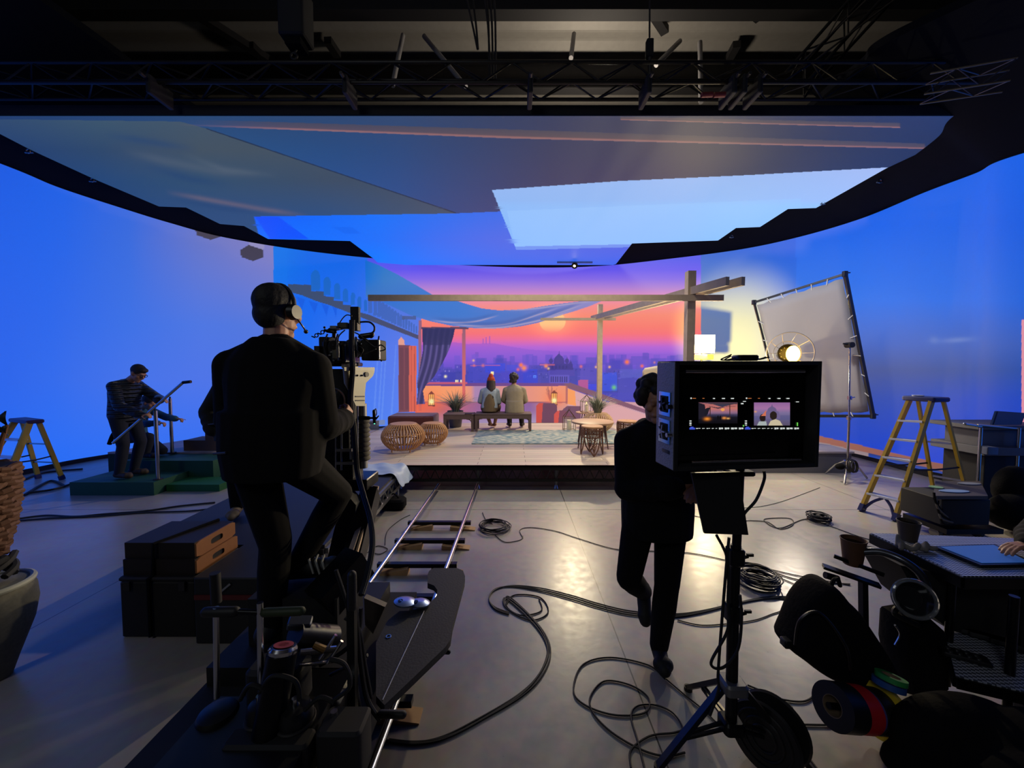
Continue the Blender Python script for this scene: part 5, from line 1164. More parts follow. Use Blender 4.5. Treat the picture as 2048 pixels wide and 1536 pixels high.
# steering column, T handle, push bar
def P15(px, py, Y=1.38): return D(px, py, Y)
b = MB(); b.cyl(P15(434, 1395), P15(432, 1215), .010, .010, 12); b.build('push_post', CHR, DOL)
MB().cyl(P15(433, 1205), P15(430, 1146), .017, .017, 14).build('grip', RUB, DOL)
MB().capsule(P15(412, 1224), P15(470, 1223), .018, .018).build('grip', RUB, DOL)
MB().capsule(P15(530, 1225), P15(602, 1222), .016, .016).build('grip', mat('green_edged_grip', (36, 48, 18), .6), DOL)
MB().cyl(P15(470, 1223), P15(530, 1225), .010, .010, 12).build('cross_bar', BLKM, DOL)
MB().cyl(P15(522, 1380), P15(520, 1205), .011, .011, 12).build('steering_post', CHR, DOL)
# hydraulic cylinders and hoses
c0 = D(566, 1297, 1.40); ax = V((.06, .30, 1)).normalized()
tk = MB().cyl(c0 - ax * .50, c0 - ax * .015, .052, .052, 24).build('hydraulic_tank', BLKM, DOL)
MB().lathe([(.001, 0), (.042, 0), (.048, .006), (.05, .02), (.044, .03), (.001, .032)], c0 - ax * .02, 28, frame(ax, (0, 1, 0)) @ Matrix(((1, 0, 0), (0, 0, 1), (0, -1, 0))) if False else V((0, 0, 1)).rotation_difference(ax).to_matrix()).build('cap', CHR, DOL)
vis = V((0, 0, 1)).rotation_difference(ax).to_matrix()
MB().lathe([(.022, .0125), (.034, .0125), (.034, .014), (.022, .014)], c0, 28, vis).build('red_ring', mat('faded_red', (150, 58, 60), .5), DOL)
MB().lathe([(.001, .0125), (.019, .0125), (.019, .014), (.001, .014)], c0, 24, vis).build('red_emblem', mat('faded_red', (150, 58, 60), .5), DOL)
bc_ = D(436, 1450, 1.40); MB().lathe([(.001, -.36), (.072, -.36), (.075, -.34), (.075, .03), (.062, .055), (.03, .065), (.001, .066)], bc_, 28).build('battery_canister', BLKP, DOL)
for px, py, r_, h_ in ((520, 1420, .045, .30), (592, 1445, .06, .34), (668, 1430, .05, .26)):
    c_ = D(px, py, 1.36); mt_ = MB().lathe([(.001, -.34), (r_, -.34), (r_, h_ - .30), (r_ * .82, h_ - .275), (r_ * .4, h_ - .27), (.001, h_ - .27)], c_, 26).build('accumulator', BLKP, DOL)
    MB().ring(c_ + V((0, 0, h_ - .33)), r_ + .002, .006, (0, 0, 1), 26, 6).build('clamp_band', DKST, mt_)
    MB().cyl(c_ + V((0, 0, h_ - .275)), c_ + V((0, 0, h_ - .245)), .014, .012, 12).build('valve', CHR, mt_)
MB().rbox(D(690, 1490, 1.34), (.16, .12, .20), .02).build('junction_box', BLK, DOL)
MB().rbox(D(540, 1500, 1.30), (.30, .08, .10), .02).build('rear_bumper', BLK, DOL)
MB().rbox(D(560, 1370, 1.50), (.22, .12, .20), .03).build('valve_block', BLK, DOL)
for pts in ([(520, 1385), (545, 1352), (590, 1362), (600, 1400)], [(668, 1400), (700, 1372), (690, 1330), (660, 1318)], [(480, 1400), (500, 1370), (530, 1380)], [(610, 1420), (640, 1395), (668, 1405)]):
    MB().tube(curve([D(x, y, 1.33) for x, y in pts], 7), .008, 8).build('hose', RUB, DOL)
for p_, q_ in (((640, 1318), (672, 1270)), ((655, 1326), (684, 1282)), ((600, 1330), (668, 1322))):
    MB().cyl(D(*p_, 1.48), D(*q_, 1.50), .007, .007, 10).build('chrome_pipe', CHR, DOL)
MB().rbox(D(640, 1420, 1.56), (.24, .20, .22), .03).build('pump_housing', BLKM, DOL)
MB().cyl(D(590, 1268, 1.52), D(665, 1275, 1.66), .045, .05, 20).build('motor', BLKP, DOL)
MB().rbox(D(600, 1246, 1.55), (.09, .05, .035), .01, (.3, .2, .3)).build('grey_valve', mat('valve_grey', (74, 78, 90), .4, .5), DOL)
MB().cyl(D(600, 1305, 1.44), D(672, 1298, 1.5), .012, .012, 10).build('chrome_pipe', CHR, DOL)
MB().cyl(D(628, 1290, 1.42), D(650, 1300, 1.42), .012, .014, 10).build('brass_fitting', mat('brass', (190, 150, 90), .3, 1.0), DOL)
for i, (pts, r) in enumerate((([(700, 1150), (712, 1230), (722, 1330), (735, 1400), (760, 1440)], .010), ([(690, 1235), (718, 1260), (730, 1330), (742, 1395)], .008), ([(640, 1330), (690, 1300), (716, 1265), (722, 1215)], .009), ([(660, 1350), (700, 1330), (735, 1310)], .007), ([(672, 1140), (700, 1235), (706, 1330), (720, 1420)], .008))):
    MB().tube(curve([D(x, y, 1.50 + .02 * i) for x, y in pts], 8), r, 8).build('hose', RUB, DOL)
MB().bar(D(706, 1430, 1.46), D(703, 1165, 1.46), .030, .030, (0, 1, 0)).build('upright_bar', BLKM, DOL)
MB().capsule(D(704, 1215, 1.44), D(704, 1150, 1.44), .017, .017).build('grip', RUB, DOL)
MB().capsule(D(762, 1428, 1.50), D(806, 1429, 1.50), .015, .015).build('lever', RUB, DOL)
MB().capsule(D(880, 1303, 1.98), D(897, 1304, 1.98), .012, .012).build('lever', RUB, DOL)
MB().slab([D(x, y, 1.62) for x, y in ((728, 1196), (770, 1214), (746, 1268), (730, 1250))], (0, .03, .0)).build('gusset_plate', mat('brown_steel', (66, 58, 52), .5, .4), DOL)
MB().bbox((-1.18, 1.20, .33), (-.72, 1.48, .48)).build('control_box', BLKP, DOL)
# two blue steel cams on the board
CAM = mat('brushed_blue_steel', (150, 166, 200), .3, .9)
for (px, py, r, lab) in ((840, 1208, .056, 'locking_cam'), (810, 1212, .063, 'locking_cam')):
    c = G(px, py, zc + .01); c.z = zc + (.012 if px > 820 else .03)
    k = MB().lathe([(.012, 0), (r, 0), (r, .008), (r * .5, .022), (.012, .022)], c, 32, Euler((-.12, .1, 0)).to_matrix()).build(lab, CAM, DOL)
    MB().cyl(c + V((-.02, -.02, .012)), c + V((-.02, -.02, .026)), .014, .014, 14).build('pin', BLKM, k)
    MB().cyl(c + V((0, 0, -.02)), c + V((0, 0, .002)), .018, .018, 14).build('pin', BLKM, k)
# boom arm
AR = mat('arm_plate', (176, 152, 124), .5, .3)
a0 = D(690, 1180, 2.02); a1 = D(742, 985, 2.50)
MB().bar(a0, a1, .10, .13, (0, .3, 1)).build('boom_arm', BLKM, DOL)
for off in ((0, 0), (15, 4)):
    q0 = D(682 + off[0], 1160 + off[1], 1.93); q1 = D(729 + off[0] * .5, 1024, 2.36)
    MB().bar(q0, q1, .030 if off[0] == 0 else .012, .012, (0, 1, .3)).build('arm_strip', AR, DOL)
MB().bar(D(738, 1045, 2.44), D(752, 972, 2.50), .035, .02, (0, 1, 0)).build('arm_strip', AR, DOL)
MB().bar(D(640, 1210, 1.85), D(720, 1120, 2.05), .14, .16).build('arm_pivot', BLKM, DOL)
MB().slab([D(x, y, 2.30) for x, y in ((590, 1240), (700, 1180), (712, 1010), (690, 985), (668, 1060), (640, 1180))], (0, .10, 0)).build('arm_flank', BLK, DOL)

# ------------------------------------------------------------------ camera head column, remote head, camera
Yh = 2.52
HEAD = thing('motion_gimbal', 'cream and black motion control gimbal with grey bellows on the dolly arm', 'camera head', D(705, 965, Yh))
def H(px, py, dy=0): return D(px, py, Yh + dy)
def hbox(x0, y0, x1, y1, dep, name, m, par=HEAD, dy=0, r=.012):
    a = H(x0, y1); c = H(x1, y0); return MB().rbox(((a.x + c.x) / 2, Yh + dy, (a.z + c.z) / 2), (c.x - a.x, dep, c.z - a.z), r).build(name, m, par)
hbox(656, 950, 746, 972, .22, 'base_plate', BLKM)
hbox(658, 902, 716, 952, .18, 'lower_housing', BLKM)
hbox(660, 826, 708, 904, .16, 'column', BLK)
hbox(657, 738, 706, 832, .18, 'tilt_motor', BLK)
for x in (672, 683): MB().cyl(H(x, 940, -.10), H(x, 826, -.10), .0065, .0065, 10).build('guide_rod', CHR, HEAD)
for x in (715,): MB().cyl(H(x, 946, -.08), H(x, 812, -.08), .006, .006, 10).build('guide_rod', CHR, HEAD)
for y in (900, 926): MB().bar(H(672, y, -.10), H(716 if y > 910 else 704, y, -.10), .018, .018).build('rod_clamp', ALU, HEAD)
hbox(712, 896, 722, 912, .05, 'collar', ALU, dy=-.08, r=.006)
CRM = mat('cream_enamel', (226, 220, 188), .45, var=.05)
tp = [(687, 735), (748, 735), (749, 744), (746, 752), (732, 766), (730, 786), (730, 812), (712, 812), (700, 786), (690, 768)]
hn = V((.90, -.436, 0)); h0 = H(715, 760, -.10)
def HF(px, py, off=0):
    o = Vector((0, 0, CZ)); d = ray(px, py); tt_ = (h0 + hn * off - o).dot(hn) / d.dot(hn); return o + d * tt_
b = MB(); f0 = [HF(x, y) for x, y in tp]; b.loft([[p + V((0, 0, 0)) for p in f0], [p + V((-.05, .10, 0)) for p in f0]]); ch = b.build('cream_housing', CRM, HEAD, smooth=20)
MB().bar(HF(687, 738, .004), HF(748, 738, .004), .012, .022).build('top_lip', mat('cream_lip', (232, 226, 196), .4), HEAD)
MB().lathe([(.009, 0), (.016, 0), (.016, .006), (.009, .006)], HF(733, 749, .001), 18, V((0, 0, 1)).rotation_difference(hn).to_matrix()).build('dial', BLKP, ch)
for x in (715, 724): MB().cyl(HF(x, 751, -.002), HF(x, 751, .006), .006, .006, 10).build('button', BLKP, ch)
for y in (793, 801): MB().bar(HF(711, y, .001), HF(729, y, .001), .004, .007).build('vent_slot', BLKP, ch)
MB().cyl(H(700, 752, -.09), H(700, 752, -.11), .025, .025, 18).build('knob', BLKP, HEAD)
b = MB(); pr = []
top_, bot_ = H(722, 838), H(722, 922); nbl = 9
for i in range(nbl * 8 + 1):
    z = bot_.z + (top_.z - bot_.z) * i / (nbl * 8); pr.append((.040 + .012 * abs(math.sin(PI * i / 8)) ** .7, z))
b.lathe([(r, z) for r, z in pr], (H(722, 880).x, Yh + .02, 0), 24); b.build('bellows', mat('grey_bellows', (92, 88, 80), .8), HEAD)
MB().cyl(V((H(722, 838).x, Yh + .02, bot_.z - .05)), V((H(722, 838).x, Yh + .02, H(722, 808).z)), .03, .03, 16).build('inner_column', ALUD, HEAD)
hw = MB(); cw = H(664, 802, -.16); hw.ring(cw, .078, .007, (.75, -.66, 0), 36, 8)
for k in range(3):
    a = k * 2 * PI / 3; u_, v_, _ = MB.basis((.75, -.66, 0)); hw.cyl(cw, cw + (u_ * math.cos(a) + v_ * math.sin(a)) * .078, .005, .005, 8)
hwo = hw.build('handwheel', CHR, HEAD); MB().cyl(cw, cw + V((-.1, .10, .0)), .018, .03, 14).build('axle', BLKM, hwo)
MB().capsule(H(720, 836, -.06), H(738, 836, -.06), .014, .012).build('accessory_arm', BLKM, HEAD)
ac = MB(); ac.capsule(H(738, 836, -.06), H(752, 836, -.06), .007, .007); ac.capsule(H(748, 822, -.06), H(749, 845, -.06), .010, .010); ac.capsule(H(752, 838, -.06), H(757, 832, -.06), .005, .004)
aco = ac.build('witness_bracket', BLKM, HEAD); MB().ell(H(749, 847, -.065), .004).build('indicator_light', glow('teal_light', (90, 255, 190), 3.0), aco)
MB().tube(curve([H(749, 820, -.06), H(752, 818, -.05), H(753, 828, -.05), H(749, 834, -.06)], 6), .003, 6).build('wire_loop', BLKP, aco)

CAMR = thing('cinema_camera', 'black digital cinema camera with matte box and wiring on top of the camera head', 'camera', H(700, 735))
hbox(662, 684, 706, 726, .24, 'body', BLKP, CAMR)
hbox(654, 676, 672, 718, .16, 'battery', BLK, CAMR, dy=-.03)
hbox(684, 690, 694, 718, .02, 'side_panel', mat('panel_grey', (120, 118, 100), .4, .5), CAMR, dy=-.13, r=.004)
for (x, y, w_, h_) in ((688, 684, 8, 5), (679, 704, 8, 3), (676, 710, 5, 3), (692, 716, 4, 6), (684, 720, 4, 3)): hbox(x, y, x + w_, y + h_, .01, 'connector', ALU, CAMR, dy=-.13, r=.002)
MB().cyl(H(700, 694), H(722, 696, .10), .05, .062, 28).build('lens_barrel', BLKM, CAMR)
MB().ring(H(712, 694, .04), .062, .008, (1, .5, 0), 28, 8).build('focus_ring', ALUD, CAMR)
mb_ = hbox(722, 679, 757, 721, .16, 'matte_box', BLK, CAMR, dy=.08)
hbox(757, 680, 759.5, 718, .02, 'matte_flange', ALU, CAMR, dy=.0, r=.002)
MB().capsule(H(742, 672, .02), H(744, 669, .02), .016, .016).capsule(H(722, 673, .02), H(743, 670, .02), .018, .018).build('lens_motor', BLKP, CAMR)
MB().cyl(H(664, 728), H(718, 729), .012, .012, 10).build('baseplate_rod', BLKM, CAMR)
hbox(662, 725, 716, 733, .18, 'baseplate', BLKM, CAMR)
hbox(696, 727, 714, 736, .12, 'dovetail', CRM, CAMR, dy=-.04, r=.005)
MB().capsule(H(660, 660), H(704, 651), .014, .014).capsule(H(668, 664), H(668, 684), .012, .012).capsule(H(702, 652), H(702, 682), .012, .012).build('top_handle', BLKM, CAMR)
hbox(678, 646, 700, 658, .07, 'wireless_receiver', mat('receiver_grey', (80, 82, 74), .4, .5), CAMR)
hbox(703, 614, 719, 648, .04, 'transmitter', BLK, CAMR, r=.006)
hbox(704, 646, 718, 662, .06, 'transmitter_bracket', DKST, CAMR, r=.004)
MB().capsule(H(655, 662), H(670, 664), .012, .012).ell(H(649, 655), .008).ell(H(650, 661), .010).build('monitor_bracket', BLKM, CAMR)
ch = MB()
for i in range(4): ch.ring(H(627 + i * 6, 674 - i * 3.2, -.02), .011, .0035, (0, 1, 0) if i % 2 else (.3, .2, 1), 14, 6)
ch.build('chain', BLKM, CAMR)
for pts, r in (([(704, 632), (694, 630), (686, 636), (678, 648)], .0035), ([(720, 644), (738, 644), (748, 652), (748, 662), (740, 668)], .006), ([(720, 672), (735, 684), (750, 694), (762, 690), (771, 698), (760, 702)], .004), ([(700, 680), (696, 690), (702, 706), (700, 722)], .006), ([(714, 690), (726, 700), (716, 716)], .004), ([(676, 668), (668, 690), (660, 712)], .005), ([(640, 684), (654, 678), (664, 674)], .003)):
    MB().tube(curve([H(x, y, -.10) for x, y in pts], 7), r, 7).build('cable', RUB, CAMR)
MB().bar(H(758, 672, .05), H(756, 684, .05), .008, .008, (0, 1, 0)).bar(H(757, 717, .05), H(764, 722, .05), .010, .010, (0, 1, 0)).build('tray_catch', BLKM, CAMR)
MB().ell(H(726, 692, .03), (.030, .030, .040)).build('lens_port', mat('lens_black_gloss', (14, 14, 16), .12), CAMR)
MB().cyl(H(668, 690, -.12), H(668, 690, -.145), .030, .028, 20).build('side_dial', DKST, CAMR)
for (x, y, r_) in ((676, 692, .008), (682, 688, .006), (690, 690, .007), (666, 690, .006), (700, 690, .007), (702, 712, .006), (700, 700, .006), (671, 718, .006), (681, 720, .005)):
    MB().cyl(H(x, y, -.13), H(x, y, -.15), r_, r_, 12).build('bolt', CHR if r_ < .0065 else ALU, CAMR)
hbox(671, 654, 684, 660, .06, 'recorder_module', ALUD, CAMR, dy=-.05, r=.003); hbox(650, 694, 660, 712, .08, 'power_plate', DKST, CAMR, dy=-.10, r=.003); hbox(694, 686, 698, 716, .02, 'hinge_strip', ALUD, CAMR, dy=-.14, r=.002)
for pts, r in (([(655, 668), (648, 690), (656, 716), (668, 728)], .005), ([(690, 660), (678, 672), (674, 690)], .004), ([(706, 664), (716, 668), (726, 676), (736, 680)], .004), ([(712, 700), (724, 708), (738, 704), (752, 698)], .003)):
    MB().tube(curve([H(x, y, -.14) for x, y in pts], 7), r, 7).build('cable', RUB, CAMR)
lm = [(705, 640), (704, 690), (706, 740), (702, 800), (708, 850), (712, 900), (716, 945), (728, 990), (742, 1040), (746, 1090), (736, 1150), (724, 1190)]
for i in range(3):
    tag(MB().tube(curve([D(x + i * 3 - 3, y, Yh - .16 - .02 * i - max(0, (y - 950)) * .0025) for x, y in lm], 7), .011 - .003 * i, 8).build('camera_cable', RUB), ('thick', 'medium', 'thin')[i] + ' black cable hanging down from the camera to the dolly', 'cable', 'cables down the camera head')

# ------------------------------------------------------------------ equipment cases at the left, strap
CSE = mat('case_brown', (16, 12, 10), .7)
t = thing('equipment_case', 'tall dark brown case with a strap standing left of the dolly', 'case', (-2.33, 2.66, 0))
MB().rbox((-2.34, 2.68, .19), (.50, .42, .38), .02).build('body', CSE, t)
MB().rbox((-2.34, 2.68, .395), (.51, .43, .03), .02).build('lid', CSE, t)
for x in (-2.52, -2.16): MB().box((x, 2.455, .36), (.04, .012, .06)).build('latch', DKST, t)
def apple(label, x, y, z, w_, d_, h_):
    t = thing('apple_box', label, 'apple box', (x, y, z), 0, 'wooden apple boxes')
    m_ = mat('dark_stained_ply', (26, 16, 11), .6, scale=10)
    MB().bbox((x - w_ / 2, y - d_ / 2, z), (x + w_ / 2 - .012, y + d_ / 2, z + h_)).build('carcass', m_, t)
    # end panel with an oval hand hole
    b = MB(); n = 28; ou = []; inn = []
    for i in range(n):
        a = 2 * PI * i / n; ca, sa = math.cos(a), math.sin(a); k = 1 / max(abs(ca), abs(sa)); ou.append((ca * k * d_ / 2, sa * k * h_ / 2)); kk = (abs(ca) ** 4 + abs(sa) ** 4) ** -.25; inn.append((ca * kk * .055, sa * kk * h_ * .20))
    X = x + w_ / 2
    mk = lambda L_, xx: [V((xx, y + p[0], z + h_ / 2 + p[1])) for p in L_]
    b.loft([mk(ou, X - .012), mk(ou, X), mk(inn, X), mk(inn, X - .011)], caps=False); b.build('end_panel', WOODO, t)
    hb = MB(); hb.loft([mk(inn, X - .0115), mk(inn, X - .0105)]); hb.build('hand_hole', BLK, t)
apple('upper of the two orange ended wooden boxes on the brown case', -2.35, 2.70, .515, .48, .36, .105)
apple('lower of the two orange ended wooden boxes on the brown case', -2.34, 2.69, .410, .49, .38, .105)
b = MB(); xs = -2.38
b.tube([(xs, 2.455, .02), (xs, 2.455, .41), (xs, 2.49, .415), (xs, 2.50, .62), (xs + .14, 2.89, .627)], .012, 6)
tag(b.build('strap', CLOTHB), 'black strap hanging over the stacked wooden boxes and the brown case', 'strap')
t = thing('tool_case', 'low grey flight case with red stripe behind the dolly handles', 'case', (-1.86, 2.58, 0))
MB().rbox((-1.80, 2.66, .22), (.50, .50, .44), .015).build('body', mat('case_grey', (24, 24, 26), .6), t)
MB().bbox((-2.04, 2.402, .30), (-1.56, 2.41, .33)).build('red_stripe', mat('stripe_red', (92, 26, 28), .6), t)
MB().bar(V((-1.86, 2.405, .36)), V((-1.80, 2.405, .41)), .012, .02, (0, 1, 0)).build('catch', CHR, t)

# ------------------------------------------------------------------ floor monitor on a wheeled stand, right foreground
MON = thing('floor_monitor', 'large black hooded video monitor on a stand showing two small pictures', 'monitor', (.94, 1.62, 1.38))
A0 = D(1350, 832, 1.50); B0 = D(1641, 834, 1.565)
u_ = V((B0.x - A0.x, B0.y - A0.y, 0)); W_ = u_.length; u_.normalize(); n_ = V((u_.y, -u_.x, 0))     # n_ faces us
zt, zb_ = D(1350, 722, 1.5).z, D(1350, 943, 1.5).z
MR = Matrix((u_, -n_, V((0, 0, 1)))).transposed()
def mp(a, d, z): return V((A0.x, A0.y, 0)) + u_ * a - n_ * d + V((0, 0, z))
def mbox(a0, a1, d0, d1, z0, z1, name, m, par=MON, r=.006):
    return MB().rbox(mp((a0 + a1) / 2, (d0 + d1) / 2, (z0 + z1) / 2), (a1 - a0, d1 - d0, z1 - z0), r, MR).build(name, m, par)
CASEG = mat('hammered_grey', (150, 150, 160), .5, .3, bump=.5, scale=120)
H_ = zt - zb_
fr = MB(); th = .016; dp = .15
for a0, a1, z0, z1 in ((0, th, zb_, zt), (W_ - th, W_, zb_, zt), (th, W_ - th, zt - th, zt), (th, W_ - th, zb_, zb_ + th)):
    fr.rbox(mp((a0 + a1) / 2, dp / 2, (z0 + z1) / 2), (a1 - a0, dp, z1 - z0), .003, MR)
fr.build('housing', BLK, MON)
mbox(-.003, 0.0, .004, dp - .004, zb_ + .004, zt - .004, 'side_cover', CASEG)
scr = mbox(th, W_ - th, .055, .075, zb_ + th, zt - th, 'screen', mat('screen_glass_black', (6, 7, 8), .12, spec=.5, var=0))
MB().cyl(mp(.035, -.006, zt - .041), mp(W_ - .085, -.006, zt - .041), .0065, .0065, 16).build('top_strip', CHR, MON)
MB().cyl(mp(.07, -.004, zb_ + .036), mp(W_ - .085, -.004, zb_ + .036), .004, .004, 12).build('bottom_strip', CHR, MON)
for q in range(2): mbox(.030, .043, .050, .054, zt - .105 - q * .06, zt - .072 - q * .06, 'bright_slot', mat('pale_slot', (190, 186, 190), .3), r=.002)  # pale plates stand in for brightness showing through the slots
PLATE = mat('polished_plate', (160, 205, 240), .25, 1.0)  # blue reflection of the video wall tinted into the metal colour
for q in range(2):
    z1 = zt - .125 - q * .112; pl_ = mbox(-.008, -.003, .025, .118, z1 - .098, z1, 'fan_plate', PLATE)
    MB().rbox(mp(-.010, .07, z1 - .049), (.004, .058, .066), .004, MR).build('fan_opening', BLK, pl_)
    fb = MB(); c_ = mp(-.014, .07, z1 - .05); fb.cyl(c_ - u_ * .004, c_ + u_ * .004, .009, .009, 14)
    for k in range(5):
        a = k * 2 * PI / 5 + q; d2 = V((0, 0, 1)) * math.cos(a) - n_ * math.sin(a); fb.bar(c_, c_ + d2 * .028, .006, .014, u_)
    fb.build('fan_blade', BLKM if q == 0 else ALU, pl_)
    MB().cyl(mp(-.008, .012, z1 - .055), mp(-.028, .012, z1 - .055), .009, .009, 12).build('knob', CHR if q else BLKP, MON)
mbox(-.0045, -.0025, .03, .09, zb_ + .06, zb_ + .075, 'maker_badge', BLKP, r=.001)
mbox(W_ + .0, W_ + .012, .02, .05, zt - .245, zt - .215, 'side_latch', BLKP, r=.003)
# the two small pictures and their read-outs
def pic(x0, y0, x1, y1, fn, name, nx=90, ny=60):
    def sp(px, py):
        o = Vector((0, 0, CZ)); d = ray(px, py); q = mp(0, .0535, 0); t_ = (q - o).dot(n_) / d.dot(n_); return o + d * t_
    pts = np.array([sp(x0 + (x1 - x0) * i / (nx - 1), y1 + (y0 - y1) * j / (ny - 1)) for j in range(ny) for i in range(nx)])
    uu, vv = np.meshgrid(np.linspace(0, 1, nx), np.linspace(0, 1, ny)); c_ = fn(uu.ravel(), vv.ravel())
    inv = MON.get('_inv'); Mi = np.array(inv).reshape(4, 4); pl = pts @ Mi[:3, :3].T + Mi[:3, 3]
    return grid_mesh(name, pl, c_, _PIC, ny, nx, MON)
_PIC = screen_mat('monitor_picture', 0.02, 0.85, 'AUTO', .2)
def fnA(u, v):
    C = ramp(v, [(0, (12, 10, 16)), (.30, (24, 22, 34)), (.42, (70, 64, 96)), (.52, (150, 110, 140)), (.72, (206, 120, 110)), (.92, (186, 110, 110)), (1, (150, 96, 110))])
    poly(C, u, v, [(0, .2), (0, 1), (.16, .9), (.22, .3)], (34, 30, 44)); poly(C, u, v, [(.2, .74), (.30, .76), (.24, .45), (.17, .3), (.15, .5)], (30, 28, 40))
    poly(C, u, v, [(.0, 1), (.35, .93), (.6, .78), (.85, .9), (1, .95), (1, 1)], (60, 58, 80)); poly(C, u, v, [(.2, .84), (.5, .70), (.72, .80), (.5, .76)], (54, 50, 70))
    rect(C, u, v, .79, .2, .82, .95, (70, 44, 40)); rect(C, u, v, .70, .80, .95, .82, (70, 44, 40)); rect(C, u, v, .29, .25, .31, .8, (60, 40, 40)); rect(C, u, v, .3, .92, 1, .95, (80, 56, 56))
    put(C, ((u - .62) / .05) ** 2 + ((v - .66) / .07) ** 2 < 1, S(250, 170, 90)); rect(C, u, v, .25, .36, .9, .42, (50, 48, 74), .7)
    for cx, cy, r, c in ((.22, .22, .10, (255, 150, 50)), (.66, .26, .07, (255, 160, 80)), (.76, .24, .05, (255, 190, 110))): dot(C, u, v, cx, cy, r, c, 1.0)
    for cx in (.50, .56): put(C, ((u - cx) / .025) ** 2 + ((v - .26) / .12) ** 2 < 1, S(16, 12, 16))
    return np.clip(C, 0, 1)
def fnB(u, v):
    C = ramp(v, [(0, (96, 84, 110)), (.3, (104, 98, 140)), (.55, (130, 116, 160)), (.75, (172, 120, 170)), (1, (150, 104, 160))])
    put(C, ((u - .5) / .13) ** 2 + ((v - .62) / .2) ** 2 < 1, S(112, 96, 140)); poly(C, u, v, [(.46, .76), (.5, .93), (.54, .76)], (112, 96, 140)); poly(C, u, v, [(.28, .3), (.32, .62), (.68, .62), (.74, .3)], (116, 102, 146))
    rect(C, u, v, 0, .25, .3, .42, (92, 90, 140), .6); rect(C, u, v, .72, .25, 1, .45, (92, 90, 140), .6)
    put(C, ((u - .24) / .085) ** 2 + ((v - .33) / .17) ** 2 < 1, S(40, 26, 26)); poly(C, u, v, [(.2, .42), (.34, .66), (.33, .42)], (220, 120, 90)); poly(C, u, v, [(.08, 0), (.14, .17), (.34, .17), (.36, 0)], (176, 186, 186))
    put(C, ((u - .54) / .1) ** 2 + ((v - .43) / .19) ** 2 < 1, S(42, 32, 28)); poly(C, u, v, [(.40, 0), (.46, .20), (.60, .28), (.72, .2), (.80, 0)], (212, 198, 166))
    dot(C, u, v, .04, .60, .05, (255, 180, 90), .8)
    return np.clip(C, 0, 1)
pic(1397, 805, 1475, 847, fnA, 'left_picture'); pic(1508, 805, 1580, 851, fnB, 'right_picture')
WHT = glow('readout_white', (225, 232, 228), .8); BLU = glow('readout_blue', (70, 90, 220), .8); ORG = glow('readout_orange', (190, 110, 60), .7); GRNL = glow('readout_green', (120, 230, 90), .9)
def mark(x0, y0, x1, y1, m, par=MON):
    def sp(px, py, off):
        o = Vector((0, 0, CZ)); d = ray(px, py); q = mp(0, off, 0); t_ = (q - o).dot(n_) / d.dot(n_); return o + d * t_
    return MB().loft([[sp(x0, y1, .0535), sp(x1, y1, .0535), sp(x1, y0, .0535), sp(x0, y0, .0535)], [sp(x0, y1, .0525), sp(x1, y1, .0525), sp(x1, y0, .0525), sp(x0, y0, .0525)]])
grp = {}
def marks(lst, m, name):
    b = MB()
    for r_ in lst: k = mark(*r_, m); b.add(k.v, k.f)
    b.build(name, m, MON)
for o_ in (0, 111):
    top = [(1381 + o_, 795, 1383.5 + o_, 798), (1426 + o_, 796, 1430 + o_, 798), (1444 + o_, 796, 1450 + o_, 798), (1462 + o_, 796, 1468 + o_, 798)]
    for i, r_ in enumerate(top): marks([r_], WHT, 'readout')
    marks([(1385 + o_, 796, 1392 + o_, 797.5), (1405 + o_, 796, 1409 + o_, 797.5)], ORG, 'readout')
    marks([(1379 + o_, 841, 1383 + o_, 843), (1379 + o_, 845, 1383 + o_, 848), (1379 + o_, 849.5, 1383 + o_, 851)], WHT, 'level_meter')
    marks([(1379 + o_, 855.5, 1390 + o_, 859), (1381 + o_, 853.5, 1387 + o_, 855.5)], BLU, 'readout')
    x = 1392
    for w_ in (9, 5, 7, 4, 3, 8, 9, 12, 9):
        h_ = 3.6 if w_ in (8, 9, 12) and x > 1430 else 1.6
        marks([(x + o_, 857 - h_ / 2, x + w_ * .46 + o_, 857 + h_ / 2), (x + w_ * .54 + o_, 857 - h_ / 2, x + w_ + o_, 857 + h_ / 2 - .5)], WHT, 'readout'); x += w_ + 3.6
marks([(1482, 806, 1487, 808.5), (1486, 802, 1492, 803.5)], WHT, 'readout'); marks([(1592, 803, 1598, 804.5)], WHT, 'readout'); marks([(1594, 845, 1596, 852)], GRNL, 'level_meter'); marks([(1486, 850, 1488, 853)], GRNL, 'level_meter')
# pouch with wires on top
p0 = D(1485, 716, 1.60)
t = thing('cable_pouch', 'small black gadget with loose wires lying on top of the monitor', 'gadget', (p0.x, p0.y, zt))
MB().rbox((p0.x + .01, p0.y, zt + .014), (.085, .06, .024), .01).build('body', BLKP, t)
for pts in (([(1463, 709), (1452, 714), (1442, 719), (1452, 722), (1470, 716)]), ([(1505, 716), (1518, 718), (1532, 714)]), ([(1500, 712), (1516, 719), (1538, 714)]), ([(1462, 712), (1450, 721), (1474, 721)])):
    MB().tube(curve([D(x, min(y, 720), 1.60) for x, y in pts], 6), .0028, 6).build('wire', RUB, t)
